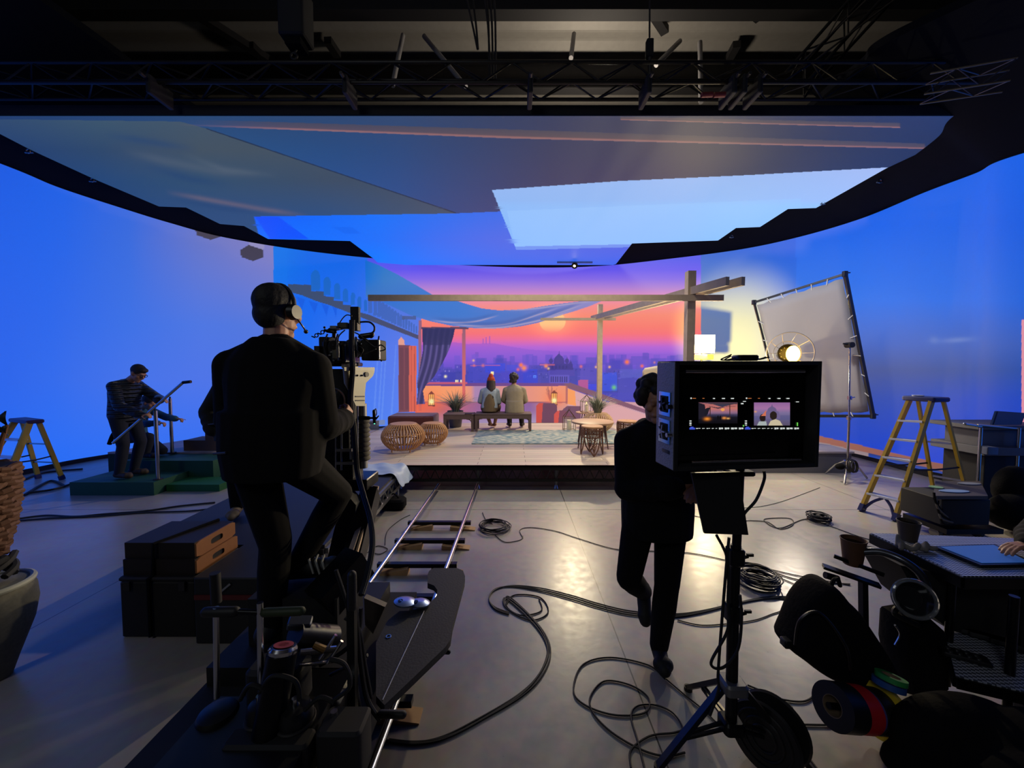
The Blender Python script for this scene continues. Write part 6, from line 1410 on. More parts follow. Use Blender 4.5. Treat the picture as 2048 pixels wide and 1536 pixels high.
# stand
ST = thing('monitor_stand', 'black tripod stand carrying the large floor monitor', 'stand', (.93, 1.62, 0))
Ys = 1.64
def SP(px, py, Y=Ys): return D(px, py, Y)
MB().cyl(SP(1462, 1440), SP(1466, 1235), .024, .024, 18).build('lower_tube', BLKM, ST)
MB().cyl(SP(1466, 1250), SP(1472, 1090), .021, .021, 18).build('middle_tube', BLKM, ST)
MB().cyl(SP(1471, 1140), SP(1480, 935), .018, .018, 18).build('upper_tube', BLKM, ST)
for (px, py, s_) in ((1470, 1112, 1), (1466, 1225, 1)):
    MB().rbox(SP(px, py), (.062, .062, .075), .012).build('collar', BLKM, ST)
    MB().cyl(SP(px + 14, py + 4), SP(px + 26, py + 1), .007, .007, 10).box(SP(px + 30, py - 2), (.028, .010, .012)).build('clamp_lever', BLKM, ST)
MB().rbox(SP(1465, 1370), (.10, .10, .055), .02).build('hub', ALUD, ST)
MB().rbox(SP(1462, 1448), (.09, .09, .06), .02).build('spreader_block', BLKM, ST)
hub = SP(1465, 1378); sb = SP(1462, 1448)
feet = [G(1318, 1530, .02), V((1.33, 1.60, .02)), V((.98, 2.06, .02))]
for i, f_ in enumerate(feet):
    st_ = hub + (V((f_.x, f_.y, 0)) - V((hub.x, hub.y, 0))).normalized() * .05; f2 = V((f_.x, f_.y, .014))
    lg = MB().bar(st_, f2, .030, .022).build('leg', BLKM if i else mat('blue_glint_leg', (26, 32, 50), .22, .7), ST)  # left leg has its blue highlight put into the colour
    MB().cyl(V((f_.x, f_.y, 0)), V((f_.x, f_.y, .02)), .022, .022, 12).build('foot', RUB, lg)
    m1 = st_.lerp(f2, .58); MB().bar(sb + V((0, 0, .02)), m1, .012, .012).bar(sb - V((0, 0, .015)), m1 - V((0, 0, .02)), .012, .012).build('brace', BLKM, ST)
MB().rbox(SP(1478, 944), (.10, .08, .02), .01).build('mount_plate', BLKM, ST)
# black flag hanging under the monitor
fp = [(1383, 946), (1478, 944), (1497, 1070), (1409, 1067)]
t = thing('black_flag', 'black board hanging below the floor monitor', 'board', D(1440, 1000, 1.585))
MB().slab([D(x, y, 1.575) for x, y in fp], (0, .012, 0)).build('board', BLK, t)
MB().bar(D(1390, 948, 1.57), D(1478, 946, 1.57), .012, .012).build('top_batten', BLKM, t)
def wire(name, pts, r, label, grp=None, m=RUB, n=8):
    o_ = MB().tube(curve(pts, n), r, 7).build(name, m); tag(o_, label, 'cable', grp); return o_
wire('cable', [SP(1528, 942, 1.62), SP(1528, 960, 1.62), SP(1512, 1000, 1.62), SP(1487, 1030, 1.62), SP(1484, 1060, 1.62)], .006, 'black cable looping from the monitor back to the stand')
wire('cable', [SP(1458, 1075, 1.60), SP(1452, 1140, 1.60), SP(1443, 1250, 1.60), SP(1436, 1350, 1.60), SP(1437, 1380, 1.60), SP(1420, 1430, 1.6)], .006, 'straight black cable hanging down the left of the monitor stand')
wire('cable', [SP(1433, 1070, 1.60), SP(1455, 1120, 1.60), SP(1456, 1200, 1.60), SP(1455, 1260, 1.59), SP(1422, 1325, 1.59), SP(1446, 1335, 1.59), SP(1475, 1300, 1.58), SP(1483, 1240, 1.58), SP(1480, 1190, 1.58)], .006, 'black cable bowing out in a loop round the monitor stand')
# cable drum behind the right leg
t = thing('cable_drum', 'glossy black cable drum standing behind the right leg of the monitor stand', 'cable drum', (1.32, 1.80, 0))
dc = V((1.16, 1.66, .150)); dax = V((-.80, -.58, .12)).normalized()
for s_ in (-1, 1): MB().lathe([(.03, -.01), (.138, -.01), (.146, 0), (.138, .01), (.03, .01)], dc + dax * .055 * s_, 40, V((0, 0, 1)).rotation_difference(dax).to_matrix()).build('flange', BLKP, t)
MB().cyl(dc - dax * .05, dc + dax * .05, .08, .08, 28).build('core', RUB, t)
for r_ in (.05, .08, .11): MB().ring(dc + dax * .066, r_, .006, dax, 32, 6).build('flange_rib', BLKP, t)

# ------------------------------------------------------------------ lamps at the right of the set
t = thing('soft_lamp', 'glowing square soft lamp beside the pergola post', 'lamp', D(1407, 720, 8.3))
a = D(1385, 707, 8.3); c = D(1431, 669, 8.3)
MB().rbox(((a.x + c.x) / 2, 8.36, (a.z + c.z) / 2), (c.x - a.x, .10, c.z - a.z), .02).build('housing', BLK, t)
MB().bbox((a.x + .01, 8.295, a.z + .01), (c.x - .01, 8.312, c.z - .01)).build('diffuser', glow('soft_lamp_face', (255, 244, 214), 6.0), t)
x = (a.x + c.x) / 2
MB().cyl(V((x, 8.40, a.z + .1)), V((x, 8.40, SZ + .25)), .018, .018, 12).build('pole', BLKM, t)
MB().rbox((x, 8.34, a.z - .075), (.42, .12, .11), .02).build('amber_ballast', mat('amber_case', (196, 132, 52), .5), t)
for k in range(3):
    an = k * 2 * PI / 3 + .3; MB().cyl(V((x, 8.40, SZ + .40)), V((x + math.cos(an) * .35, 8.40 + math.sin(an) * .30, SZ + .012)), .012, .012, 8).build('leg', BLKM, t)
# beige spotlight head behind the walking person
q = D(1305, 748, 7.2)
t = thing('spot_lamp', 'small beige spotlight head above the walking person', 'lamp', (q.x, q.y, SZ))
ax = V((.75, -.5, .12)).normalized(); MB().lathe([(.001, -.16), (.09, -.16), (.13, -.12), (.145, .14), (.15, .16), (.135, .16), (.12, .05), (.001, .02)], q, 28, V((0, 0, 1)).rotation_difference(ax).to_matrix()).build('lamp_head', mat('beige_enamel', (206, 186, 150), .45), t)
MB().tube([q + V((-.16, 0, 0)), q + V((-.15, 0, -.17)), q + V((0, 0, -.20)), q + V((.15, 0, -.17)), q + V((.16, 0, 0))], .01, 8).build('yoke', BLKM, t)
MB().cyl(q + V((0, 0, -.20)), V((q.x, q.y, SZ + .2)), .015, .015, 10).build('pole', BLKM, t)
for k in range(3):
    an = k * 2 * PI / 3 + .3; MB().cyl(V((q.x, q.y, SZ + .34)), V((q.x + math.cos(an) * .25, q.y + math.sin(an) * .25, SZ + .010)), .010, .010, 8).build('leg', BLKM, t)
# tungsten head
q = D(1586, 708, 6.30)
t = thing('tungsten_lamp', 'glowing round tungsten lamp in front of the diffusion frame', 'lamp', (q.x, q.y, 0))
MB().ell(q, (.11, .06, .135)).build('bulb', glow('tungsten_bulb', (255, 196, 76), 16.0), t)
ax = V((-.35, -1, .05)).normalized(); Rm = V((0, 0, 1)).rotation_difference(ax).to_matrix()
b = MB(); qc = q + V((-.03, .05, .02)); u1, v1, _ = MB.basis(ax); b.ring(qc + ax * .05, .335, .009, ax, 44, 8); b.ring(qc - ax * .09, .20, .006, ax, 36, 8)
for k in range(10):
    a_ = 2 * PI * k / 10; dd = u1 * math.cos(a_) + v1 * math.sin(a_); b.tube([qc + dd * .335 + ax * .05, qc + dd * .30 - ax * .02, qc + dd * .20 - ax * .09, qc + dd * .09 - ax * .12], .004, 6)
b.build('wire_guard', mat('pale_wire', (190, 186, 180), .4, .6), t)
MB().lathe([(.001, -.34), (.09, -.33), (.13, -.14), (.15, -.05), (.14, -.05), (.10, -.12), (.001, -.12)], q + V((-.03, .05, .02)), 28, Rm).build('lamp_housing', BLKM, t)
MB().cyl(q + V((.06, .25, -.08)), V((q.x + .06, q.y + .25, SZ + .3)), .017, .017, 12).build('pole', BLKM, t)
for k in range(3):
    an = k * 2 * PI / 3 + 2.4; MB().cyl(V((q.x + .06, q.y + .25, SZ + .4)), V((q.x + .06 + math.cos(an) * .14, q.y + .25 + math.sin(an) * .07, SZ + .012)), .012, .012, 8).build('leg', BLKM, t)
# wash spotlight low behind the monitor
q = V((3.06, 6.64, 1.71)); ax = (V((5.9, 10.1, 2.95)) - q).normalized(); Rm = V((0, 0, 1)).rotation_difference(ax).to_matrix()
t = thing('wash_lamp', 'small black spotlight hidden behind the floor monitor, aimed at the right wall', 'lamp', (q.x, q.y, SZ))
MB().lathe([(.001, -.16), (.06, -.16), (.075, -.02), (.06, -.01), (.001, -.01)], q, 24, Rm).build('lamp_body', BLKM, t); MB().cyl(q - ax * .08 - V((0, 0, .06)), V((q.x, q.y, SZ)), .014, .014, 10).build('pole', BLKM, t); MB().lathe([(.001, 0), (.14, 0), (.14, .015), (.02, .03), (.001, .03)], (q.x, q.y, SZ), 20).build('base', BLKM, t)
# ---- diffusion frame on its stand
t = thing('diffusion_frame', 'large tilted metal frame of pale diffusion cloth at the right', 'diffusion frame', D(1700, 700, 6.2))
TL, TR, BRc, BL = D(1508, 605, 7.15), D(1690, 548, 6.2), D(1746, 832, 6.2), D(1566, 832, 7.0)
GM = mat('grey_metal_tube', (70, 70, 74), .4, .7)
MB().bar(TL, TR, .035, .035).build('frame_tube', GM, t); MB().bar(TR, BRc, .045, .045).build('frame_tube', GM, t); MB().bar(BRc, BL, .045, .045).build('frame_tube', GM, t); MB().bar(BL, TL, .035, .035).build('frame_tube', GM, t)
cen_ = (TL + TR + BRc + BL) / 4; sil = mat('diffusion_cloth', (214, 208, 208), .9, var=.03, spec=.1)
nt = sil.node_tree; pb = nt.nodes['Principled BSDF']; tl = nt.nodes.new('ShaderNodeBsdfTranslucent'); tl.inputs[0].default_value = (.55, .53, .53, 1); mxs = nt.nodes.new('ShaderNodeMixShader'); mxs.inputs[0].default_value = .45
nt.links.new(pb.outputs[0], mxs.inputs[1]); nt.links.new(tl.outputs[0], mxs.inputs[2]); nt.links.new(mxs.outputs[0], nt.nodes['Material Output'].inputs[0])
nn = (TR - TL).cross(BL - TL).normalized(); rows = []
for j in range(13):
    v = j / 12; row = []
    for i in range(13):
        u = i / 12; pnt = (TL.lerp(TR, u)).lerp(BL.lerp(BRc, u), v); s_ = .055; pnt = pnt + (cen_ - pnt) * (s_ + .012 * math.sin(i * 2.1 + j * 1.7)) if (i in (0, 12) or j in (0, 12)) else pnt + (cen_ - pnt) * s_
        row.append(pnt + nn * .012 * math.sin(i * .8 + j * .9))
    rows.append(row)
b = MB(); b.loft(rows, caps=False, closed=False); o_ = b.build('cloth', sil, t, smooth=80); mo = o_.modifiers.new('thickness', 'SOLIDIFY'); mo.thickness = .003
tie = mat('white_tie', (220, 220, 224), .8)
for a_, c_, n in ((TL, TR, 6), (TR, BRc, 7), (BL, BRc, 5), (TL, BL, 6)):
    for k in range(1, n):
        p_ = a_.lerp(c_, k / n); MB().tube([p_ + nn * .028, p_ + (cen_ - p_).normalized() * .09, p_ - nn * .028], .007, 6).build('tie', tie, t)
for k_, p_ in (('TR', TR), ('BR', BRc), ('TL', TL)):
    MB().rbox(p_, (.07, .05, .09), .01).build('corner_block', GM, t); MB().cyl(p_ + V((.03, 0, .02)), p_ + V((.08, 0, .02)), .01, .01, 8).build('corner_screw', GM, t)
t = thing('grip_stand', 'thin steel grip stand holding the diffusion frame', 'stand', (D(1700, 955, 6.02).x, 6.02, 0))
c0 = V((D(1696, 900, 6.02).x, 6.02, 0)); topc = D(1703, 690, 6.10); topc.x = c0.x + .03
MB().cyl(c0 + V((0, 0, .14)), V((c0.x + .005, 6.03, 1.0)), .018, .018, 12).build('lower_tube', CHR, t)
MB().cyl(V((c0.x + .005, 6.03, .95)), topc, .013, .013, 12).build('upper_tube', CHR, t)
for z in (.98, 1.30): MB().rbox(V((c0.x + .01, 6.04, z)), (.05, .05, .06), .01).cyl(V((c0.x + .03, 6.04, z)), V((c0.x + .09, 6.04, z + .01)), .008, .008, 8).build('collar', CHR, t)
MB().cyl(topc + V((0, -.05, 0)), topc + V((0, .06, 0)), .045, .045, 18).cyl(topc + V((-.10, 0, .02)), topc + V((.05, 0, .0)), .015, .015, 10).build('grip_head', DKST, t)
for k, (dx, dy) in enumerate(((-.26, -.26), (.34, .02), (-.06, .34))):
    MB().tube([c0 + V((dx * .12, dy * .12, .30)), c0 + V((dx * .55, dy * .55, .20)), c0 + V((dx, dy, .018))], .014, 10).build('leg', CHR, t)
t = thing('cable_reel', 'small coil of dark cable hung on the foot of the grip stand', 'cable coil', c0 + V((-.06, -.09, .25)))
cr_ = MB()
for k in range(6): cr_.ring(c0 + V((-.07 + .008 * k, -.11 - .012 * k, .26)), .10 - .006 * (k % 3), .007, (.5, -1, .2), 26, 6)
cr_.build('coil', RUB, t); MB().ell(c0 + V((-.20, -.10, .24)), (.07, .05, .05)).build('sleeve', CLOTHB, t)
# ---- yellow stepladders
BLUP = mat('blue_plastic', (38, 42, 98), .5)
def ladder(label, fl, fr_, rl, rr2, tl_, tr_, bl_, br_, nst, capm, z0):
    t = thing('stepladder', label, 'stepladder', ((fl + fr_ + rl + rr2) / 4) * 1.0, 0, 'yellow stepladders')
    for a_, c_ in ((fl, tl_), (fr_, tr_)):
        MB().bar(a_ + V((0, 0, .01)), c_, .03, .075, (c_ - a_).cross(fr_ - fl)).build('front_rail', YEL, t)
    for a_, c_ in ((rl, bl_), (rr2, br_)):
        MB().bar(a_ + V((0, 0, .01)), c_, .028, .055, (c_ - a_).cross(rr2 - rl)).build('rear_rail', YEL, t)
    for i in range(nst):
        k = (i + 1) / (nst + 1) * .98
        a_ = fl.lerp(tl_, k); c_ = fr_.lerp(tr_, k); MB().bar(a_, c_, .10, .022).build('tread', mat('pale_tread', (206, 210, 220), .4, .2), t)
    for k in (.30, .62):
        MB().bar(rl.lerp(bl_, k), rr2.lerp(br_, k), .02, .02).build('rear_brace', ALU, t)
    for a_, c_, d_, e_ in ((fl, tl_, rl, bl_), (fr_, tr_, rr2, br_)):
        p_, q_ = a_.lerp(c_, .42), d_.lerp(e_, .42); MB().tube(curve([p_, p_.lerp(q_, .5) + V((0, 0, -.015)), q_], 4), .011, 7).build('spreader', BLKM, t)
    m_ = (tl_ + tr_ + bl_ + br_) / 4; d1 = ((tr_ - tl_) + (br_ - bl_)) / 2; L1 = d1.length; ang = math.atan2(d1.y, d1.x); d2 = ((bl_ + br_) - (tl_ + tr_)) / 2
    MB().rbox(m_ + V((0, 0, .015)), (L1 + .10, max(.17, d2.length + .10), .055), .025, Euler((0, 0, ang))).build('top_cap', capm, t)
    for a_, c_ in ((fl, tl_), (fr_, tr_)): d_ = (c_ - a_).normalized(); MB().bar(a_, a_ + d_ * .09, .042, .09, (c_ - a_).cross(fr_ - fl)).build('foot', BLUP, t)
    for a_, c_ in ((rl, bl_), (rr2, br_)): d_ = (c_ - a_).normalized(); MB().bar(a_, a_ + d_ * .07, .038, .065, (c_ - a_).cross(rr2 - rl)).build('foot', BLUP, t)
    inn = (fr_ - fl).normalized()
    for a_, c_, s_ in ((fl, tl_, 1), (fr_, tr_, -1)):
        st2 = a_.lerp(c_, 1 / (nst + 1) * .98); MB().tube(curve([a_.lerp(c_, .03) + inn * .02 * s_, a_.lerp(c_, .10) + inn * .07 * s_, st2 + inn * .14 * s_ - V((0, 0, .02))], 6), .016, 7).build('corner_brace', BLUP, t)
    return t, m_
fl, fr_ = G(1722, 1022), G(1790, 1042); rl, rr2 = G(1872, 1014), G(1944, 1030)
t_, m_ = ladder('tall yellow stepladder with blue feet at the right near the equipment cart', fl, fr_, rl, rr2, D(1819, 800, 4.74), D(1864, 800, 4.52), D(1836, 800, 4.78), D(1886, 800, 4.56), 5, BLUP, 0)
tag(MB().lathe([(.001, 0), (.05, 0), (.055, .012), (.045, .012), (.001, .006)], m_ + V((-.03, .06, .043)), 24).build('saucer', mat('white_dish', (196, 200, 214), .4)), 'small white dish on top of the tall stepladder', 'dish')
fl, fr_ = G(-62, 985), G(4, 990); rl, rr2 = G(77, 957), G(125, 959)
ladder('short yellow stepladder at the far left by the blue wall', fl, fr_, rl, rr2, D(30, 843, 5.95), D(60, 843, 5.72), D(45, 843, 6.02), D(77, 843, 5.82), 3, mat('purple_plastic', (70, 44, 84), .5), 0)

# ------------------------------------------------------------------ equipment cart at the right
t = thing('camera_cart', 'black equipment cart with chrome posts and a grey top shelf at the right edge', 'cart', (6.2, 4.8, 0))
GSH = mat('grey_shelf', (92, 92, 98), .7)
def CB(px0, py0, px1, py1, Y, dep, name, m, par, r=.01):
    a = D(px0, py1, Y); c = D(px1, py0, Y); return MB().rbox(((a.x + c.x) / 2, Y + dep / 2, (a.z + c.z) / 2), (abs(c.x - a.x), dep, abs(c.z - a.z)), r).build(name, m, par)
CB(1958, 852, 2120, 860, 4.55, .55, 'top_shelf', GSH, t)
CB(1962, 860, 2120, 896, 4.62, .40, 'grey_curtain', GSH, t)
CB(1970, 896, 2120, 912, 4.50, .60, 'middle_shelf', GSH, t)
CB(1962, 912, 2120, 1052, 4.60, .45, 'drawer_body', BLK, t)
CB(1975, 895, 1998, 910, 4.44, .10, 'grey_cup_tray', mat('blue_grey_tray', (92, 100, 120), .5), t)
for px in (1958, 2034):
    a = D(px, 855, 4.54); MB().cyl(V((a.x, 4.52, .12)), V((a.x, 4.52, a.z)), .016, .016, 12).build('post', CHR, t)
MB().cyl(D(1930, 848, 4.54), D(1962, 853, 4.54), .014, .016, 12).ell(D(1930, 848, 4.54), .018).build('push_handle', CHR, t)
MB().cyl(D(1955, 850, 4.53), D(2040, 858, 4.53), .012, .012, 10).build('front_bar', CHR, t)
for px, py in ((1962, 1062), (2046, 1050)):
    a = D(px, 900, 4.65); c = V((a.x, 4.65, .06)); MB().cyl(c + V((-.02, 0, 0)), c + V((.02, 0, 0)), .06, .06, 20).build('castor', RUB, t)
MB().rbox((6.35, 4.85, .155), (1.1, .45, .10), .02).build('base_frame', BLKM, t)
q = D(2012, 840, 4.68)
t2 = thing('small_monitor', 'thin dark monitor propped on the top shelf of the black cart', 'monitor', (q.x, q.y, D(2012, 852, 4.68).z))
pts = [D(x, y, Y) for x, y, Y in ((1983, 852, 4.63), (2040, 856, 4.63), (2052, 826, 4.76), (1993, 822, 4.76))]
MB().slab(pts, (0, .02, -.004)).build('panel', BLKP, t2)
nrm_ = (pts[1] - pts[0]).cross(pts[3] - pts[0]).normalized(); nrm_ = nrm_ if nrm_.y < 0 else -nrm_; cc_ = sum(pts, V()) / 4
MB().loft([[cc_ + (p - cc_) * .9 + nrm_ * .003 for p in pts], [cc_ + (p - cc_) * .9 + nrm_ * .006 for p in pts]]).build('screen', mat('grey_screen', (70, 76, 92), .4), t2)
# case with grey lid in front of it
t = thing('flight_case', 'black rolling case with pale patches on its lid in front of the black cart', 'case', (4.75, 3.95, 0))
CB(1882, 1000, 1982, 1050, 3.86, .42, 'body', BLK, t)
a0, a1, a2, a3 = D(1866, 995, 3.80), D(1976, 990, 3.80), D(1960, 966, 4.30), D(1870, 972, 4.30)
for p_ in (a0, a1, a2, a3): p_.z = .50
MB().slab([a0, a1, a2, a3], (0, 0, -.035)).build('lid', mat('brown_grey_lid', (64, 58, 58), .6), t)
for (x, y, rx, ry, m_, nm) in ((1908, 983, .15, .05, mat('pale_blue_patch', (112, 140, 186), .6), 'blue_patch'), (1938, 968, .12, .045, mat('grey_patch', (120, 126, 140), .6), 'grey_patch'), (1872, 975, .06, .05, mat('green_patch', (110, 150, 112), .6), 'green_patch')):
    g_ = D(x, y, 4.0); s_ = (CZ - .50) / (CZ - g_.z); MB().lathe([(.001, 0), (1, 0), (1, .006), (.001, .007)], (g_.x * s_, g_.y * s_, .502), 20, None, rx, ry).build(nm, m_, t)
for px in (1876, 1893, 1960): 
    g_ = G(px, 1076, 0); MB().cyl(V((g_.x - .02, 3.98, .05)), V((g_.x + .02, 3.98, .05)), .05, .05, 18).build('castor', mat('pale_wheel', (96, 92, 84), .6), t)
MB().bbox((4.42, 3.84, .09), (5.0, 4.28, .14)).build('base', BLKM, t)
for i in range(5): MB().tube(curve([D(1868 + 4 * i, 985 + i * 8, 3.80), D(1872 + 3 * i, 1005 + i * 10, 3.78), D(1890 + i * 5, 1030 + i * 5, 3.80)], 5), .010, 6).build('hanging_strap', mat('grey_strap', (92, 88, 80), .8) if i % 2 else CLOTHB, t)
bag = MB(); bag.ell((5.50, 4.10, .22), (.34, .18, .21)); bag.ell((5.40, 3.86, .10), (.22, .14, .10)); bag.ell((5.55, 4.2, .45), (.20, .14, .25))
tag(bag.build('soft_bag', CLOTHB), 'slumped dark bag on the floor in front of the black cart', 'bag')

# ------------------------------------------------------------------ operator table with chequered plate shelves, right foreground
def tread_plate():
    m = mat('tread_plate', (150, 154, 164), .42, .35, var=.05); nt = m.node_tree; b = nt.nodes['Principled BSDF']; tc = nt.nodes['Texture Coordinate']
    ck = nt.nodes.new('ShaderNodeTexChecker'); ck.inputs['Scale'].default_value = 70; ck.inputs['Color1'].default_value = (1, 1, 1, 1); ck.inputs['Color2'].default_value = (0, 0, 0, 1)
    mp_ = nt.nodes.new('ShaderNodeMapping'); mp_.inputs['Rotation'].default_value = (0, 0, .78); nt.links.new(tc.outputs['Object'], mp_.inputs[0]); nt.links.new(mp_.outputs[0], ck.inputs['Vector'])
    bp = nt.nodes.new('ShaderNodeBump'); bp.inputs['Strength'].default_value = .6; bp.inputs['Distance'].default_value = .004; nt.links.new(ck.outputs['Fac'], bp.inputs['Height']); nt.links.new(bp.outputs['Normal'], b.inputs['Normal'])
    mx = nt.nodes.new('ShaderNodeMix'); mx.data_type = 'RGBA'; mx.inputs[6].default_value = rgb(84, 88, 98); mx.inputs[7].default_value = rgb(200, 204, 214); nt.links.new(ck.outputs['Fac'], mx.inputs[0]); nt.links.new(mx.outputs[2], b.inputs['Base Color'])
    return m
TP = tread_plate()
zt2 = .75
T0, T1, T2, T3 = G(1742, 1066, zt2), G(1926, 1152, zt2), G(2085, 1152, zt2), G(2072, 1078, zt2)
t = thing('operator_table', 'wheeled operator table with patterned metal shelves in the right foreground', 'table', (2.7, 2.0, 0))
MB().slab([T0, T1, T2, T3], (0, 0, -.012)).build('top_shelf', TP, t)
tr = MB()
for a_, c_ in ((T0, T1), (T1, T2), (T0, T3)): tr.bar(a_ + V((0, 0, -.035)), c_ + V((0, 0, -.035)), .02, .055)
tr.build('top_rim', BLKM, t)
sk_ = [T0 + V((.0, 0, -.06)), T1 + V((0, 0, -.06)), T1 + V((.02, .03, -.30)), T0 + V((.04, -.06, -.12))]
L0, L1, L2, L3 = G(1888, 1262, .34), G(1912, 1352, .34), G(2120, 1400, .34), G(2090, 1290, .34)
MB().slab([L0, L1, L2, L3], (0, 0, -.015)).build('lower_shelf', TP, t)
MB().bar(L0 + V((0, 0, -.03)), L1 + V((0, 0, -.03)), .02, .05).bar(L1 + V((0, 0, -.03)), L2 + V((0, 0, -.03)), .02, .05).build('lower_rim', BLKM, t)
MB().slab([D(x, y, 2.02) for x, y in ((1800, 1130), (1930, 1160), (2062, 1160), (2062, 1300), (2000, 1290), (1900, 1260), (1850, 1220))], (0, .25, 0)).build('equipment_body', BLK, t)
for p_ in (V((2.32, 1.98, 0)), V((2.36, 1.76, 0)), V((2.60, 1.90, 0)), V((3.12, 2.34, 0))): MB().cyl(p_ + V((0, 0, .10)), p_ + V((0, 0, .72)), .018, .018, 12).build('post', BLKM, t)
for p_ in (V((2.36, 1.76, .05)), V((2.60, 1.90, .05)), V((3.12, 2.34, .05))): MB().cyl(p_ + V((-.018, 0, 0)), p_ + V((.018, 0, 0)), .05, .05, 18).build('castor', RUB, t)
b = MB(); b.ell((1.98, 1.62, .17), (.30, .15, .17)); b.ell((2.2, 1.52, .17), (.34, .18, .17)); b.ell((1.80, 1.60, .075), (.18, .10, .075)); b.ell((2.05, 1.40, .15), (.30, .15, .15))
o_ = b.build('black_sack', CLOTHB); finish(o_, .014, 3); tag(o_, 'heavy black sack slumped at the lower right corner under the table', 'sack')
b = MB(); b.capsule(D(1900, 1290, 1.95), D(1985, 1312, 1.95), .012, .014); b.rbox(G(1930, 1300, .362), (.16, .09, .02), .01, (0, 0, -.5))
rem = thing('remote_control', 'small black keypad with pale buttons on the lower shelf', 'remote control', G(1925, 1310, .35))
rc2 = G(1930, 1312, .355); MB().rbox(rc2, (.17, .075, .022), .012, (0, 0, -.55)).build('body', BLKP, rem)
for i in range(4):
    for j in range(2): MB().cyl(rc2 + Matrix.Rotation(-.55, 3, 'Z') @ V((-.055 + .032 * i, -.016 + .03 * j, .010)), rc2 + Matrix.Rotation(-.55, 3, 'Z') @ V((-.055 + .032 * i, -.016 + .03 * j, .015)), .009, .009, 10).build('button', ALU, rem)
for i, off in enumerate(((0, 0), (40, 14), (86, 30))):
    p_ = G(1985 + off[0], 1280 + off[1] * .9, .36); 
    o_ = MB().rbox(p_ + V((0, .02, .006)), (.045, .28, .022), .01, (0, 0, .95)).build('tool_bar', BLKP); tag(o_, 'slim black bar lying on the lower table shelf, ' + ('nearest the table post', 'middle one', 'rightmost one')[i], 'bar', 'slim bars on the lower shelf')
# handles, ring, cup bracket
b = MB(); b.tube(curve([D(1728, 1104, 2.12), D(1760, 1104, 2.08), D(1800, 1118, 2.02), D(1835, 1142, 1.97), D(1852, 1170, 1.94), D(1850, 1190, 1.93)], 8), .020, 12)
tag(b.build('grab_rail', mat('grey_sheen', (84, 86, 94), .25, .8)), 'shiny curved grab rail at the left end of the operator table', 'rail')
t = thing('lens_hood_ring', 'clear round dish hanging in front of the operator table', 'ring', D(1829, 1198, 1.86))
c_ = D(1829, 1198, 1.86); ax = V((-.35, -1, .35)).normalized(); MB().ring(c_, .085, .010, ax, 40, 8).build('rim', mat('clear_plastic', (200, 205, 210), .08, trans=.8, var=0), t)
MB().lathe([(.001, -.05), (.05, -.045), (.085, 0), (.083, .004), (.05, -.040), (.001, -.045)], c_, 36, V((0, 0, 1)).rotation_difference(ax).to_matrix()).build('dish', mat('smoked_plastic', (40, 42, 46), .1, trans=.3), t)
t = thing('cup_bracket', 'black bracket arm holding a takeaway cup at the table corner', 'bracket', D(1712, 1140, 2.10))
MB().bar(D(1646, 1132, 2.12), D(1760, 1172, 2.00), .05, .014).bar(D(1668, 1112, 2.18), D(1768, 1150, 2.06), .012, .020).build('tray', BLKM, t)
MB().cyl(D(1650, 1150, 2.08), D(1676, 1158, 2.07), .018, .018, 14).build('knob', BLKM, t)
MB().bar(D(1726, 1160, 2.04), D(1728, 1300, 2.00), .03, .03, (0, 1, 0)).build('support_bar', BLKM, t)
def cup(label, p_, r0, r1, h, m_, tilt=None):
    t = thing('paper_cup', label, 'cup', p_, 0, 'takeaway cups'); R_ = tilt.to_matrix() if tilt else None
    MB().lathe([(.001, 0), (r0, 0), (r1, h), (r1 * .94, h), (r0 * .92, .006), (.001, .006)], p_, 32, R_).build('body', m_, t)
    rg = [(r1 + math.cos(a) * .003, h + math.sin(a) * .003) for a in np.linspace(0, 2 * PI, 9)[:-1]]; MB().lathe([*rg, rg[0]], p_, 32, R_, caps=False).build('rim', m_, t)
    MB().lathe([(.001, h * .86), (r1 * .92, h * .86), (r1 * .92, h * .865), (.001, h * .865)], p_, 28, R_).build('drink', mat('black_coffee', (16, 10, 8), .1), t)
KR = mat('kraft_paper', (92, 60, 38), .7); KD = mat('dark_kraft', (64, 54, 46), .7)
cp = D(1705, 1128, 2.16); cup('amber takeaway cup standing in the bracket left of the table', cp, .044, .060, .145, KR)
cp2 = G(1816, 1080, zt2); cup('dark takeaway cup standing on the patterned table top', (cp2.x, cp2.y, zt2), .040, .054, .115, KD)
b = MB(); g_ = G(1820, 1102, zt2); rr = random.Random(9)
for i in range(9): b.capsule(g_ + V((-.05 + .02 * i, .02 * math.sin(i * 1.9), .014)), g_ + V((-.03 + .02 * i, .02 * math.cos(i * 1.3), .022 + .02 * (i % 3 == 0))), .013, .014)
b.capsule(g_ + V((-.045, .03, .02)), g_ + V((-.03, .04, .07)), .010, .012)
o_ = b.build('crumpled_rag', mat('grey_rag', (120, 116, 114), .9)); finish(o_, .006, 3); tag(o_, 'crumpled grey rag lying beside the dark cup on the table', 'rag')
# tablet
t = thing('tablet', 'black framed tablet with bright blue screen on the patterned table', 'tablet', G(1965, 1110, zt2))
q0, q1, q2, q3 = [G(x, y, zt2 + .018) for x, y in ((1866, 1092), (1962, 1130), (2075, 1128), (1990, 1088))]
MB().slab([q0, q1, q2, q3], (0, 0, -.014)).build('body', BLKP, t)
cc_ = (q0 + q1 + q2 + q3) / 4; MB().slab([cc_ + (p_ - cc_) * .86 + V((0, 0, .003)) for p_ in (q0, q1, q2, q3)], (0, 0, -.002)).build('screen', glow('tablet_blue', (40, 84, 160), .42), t)
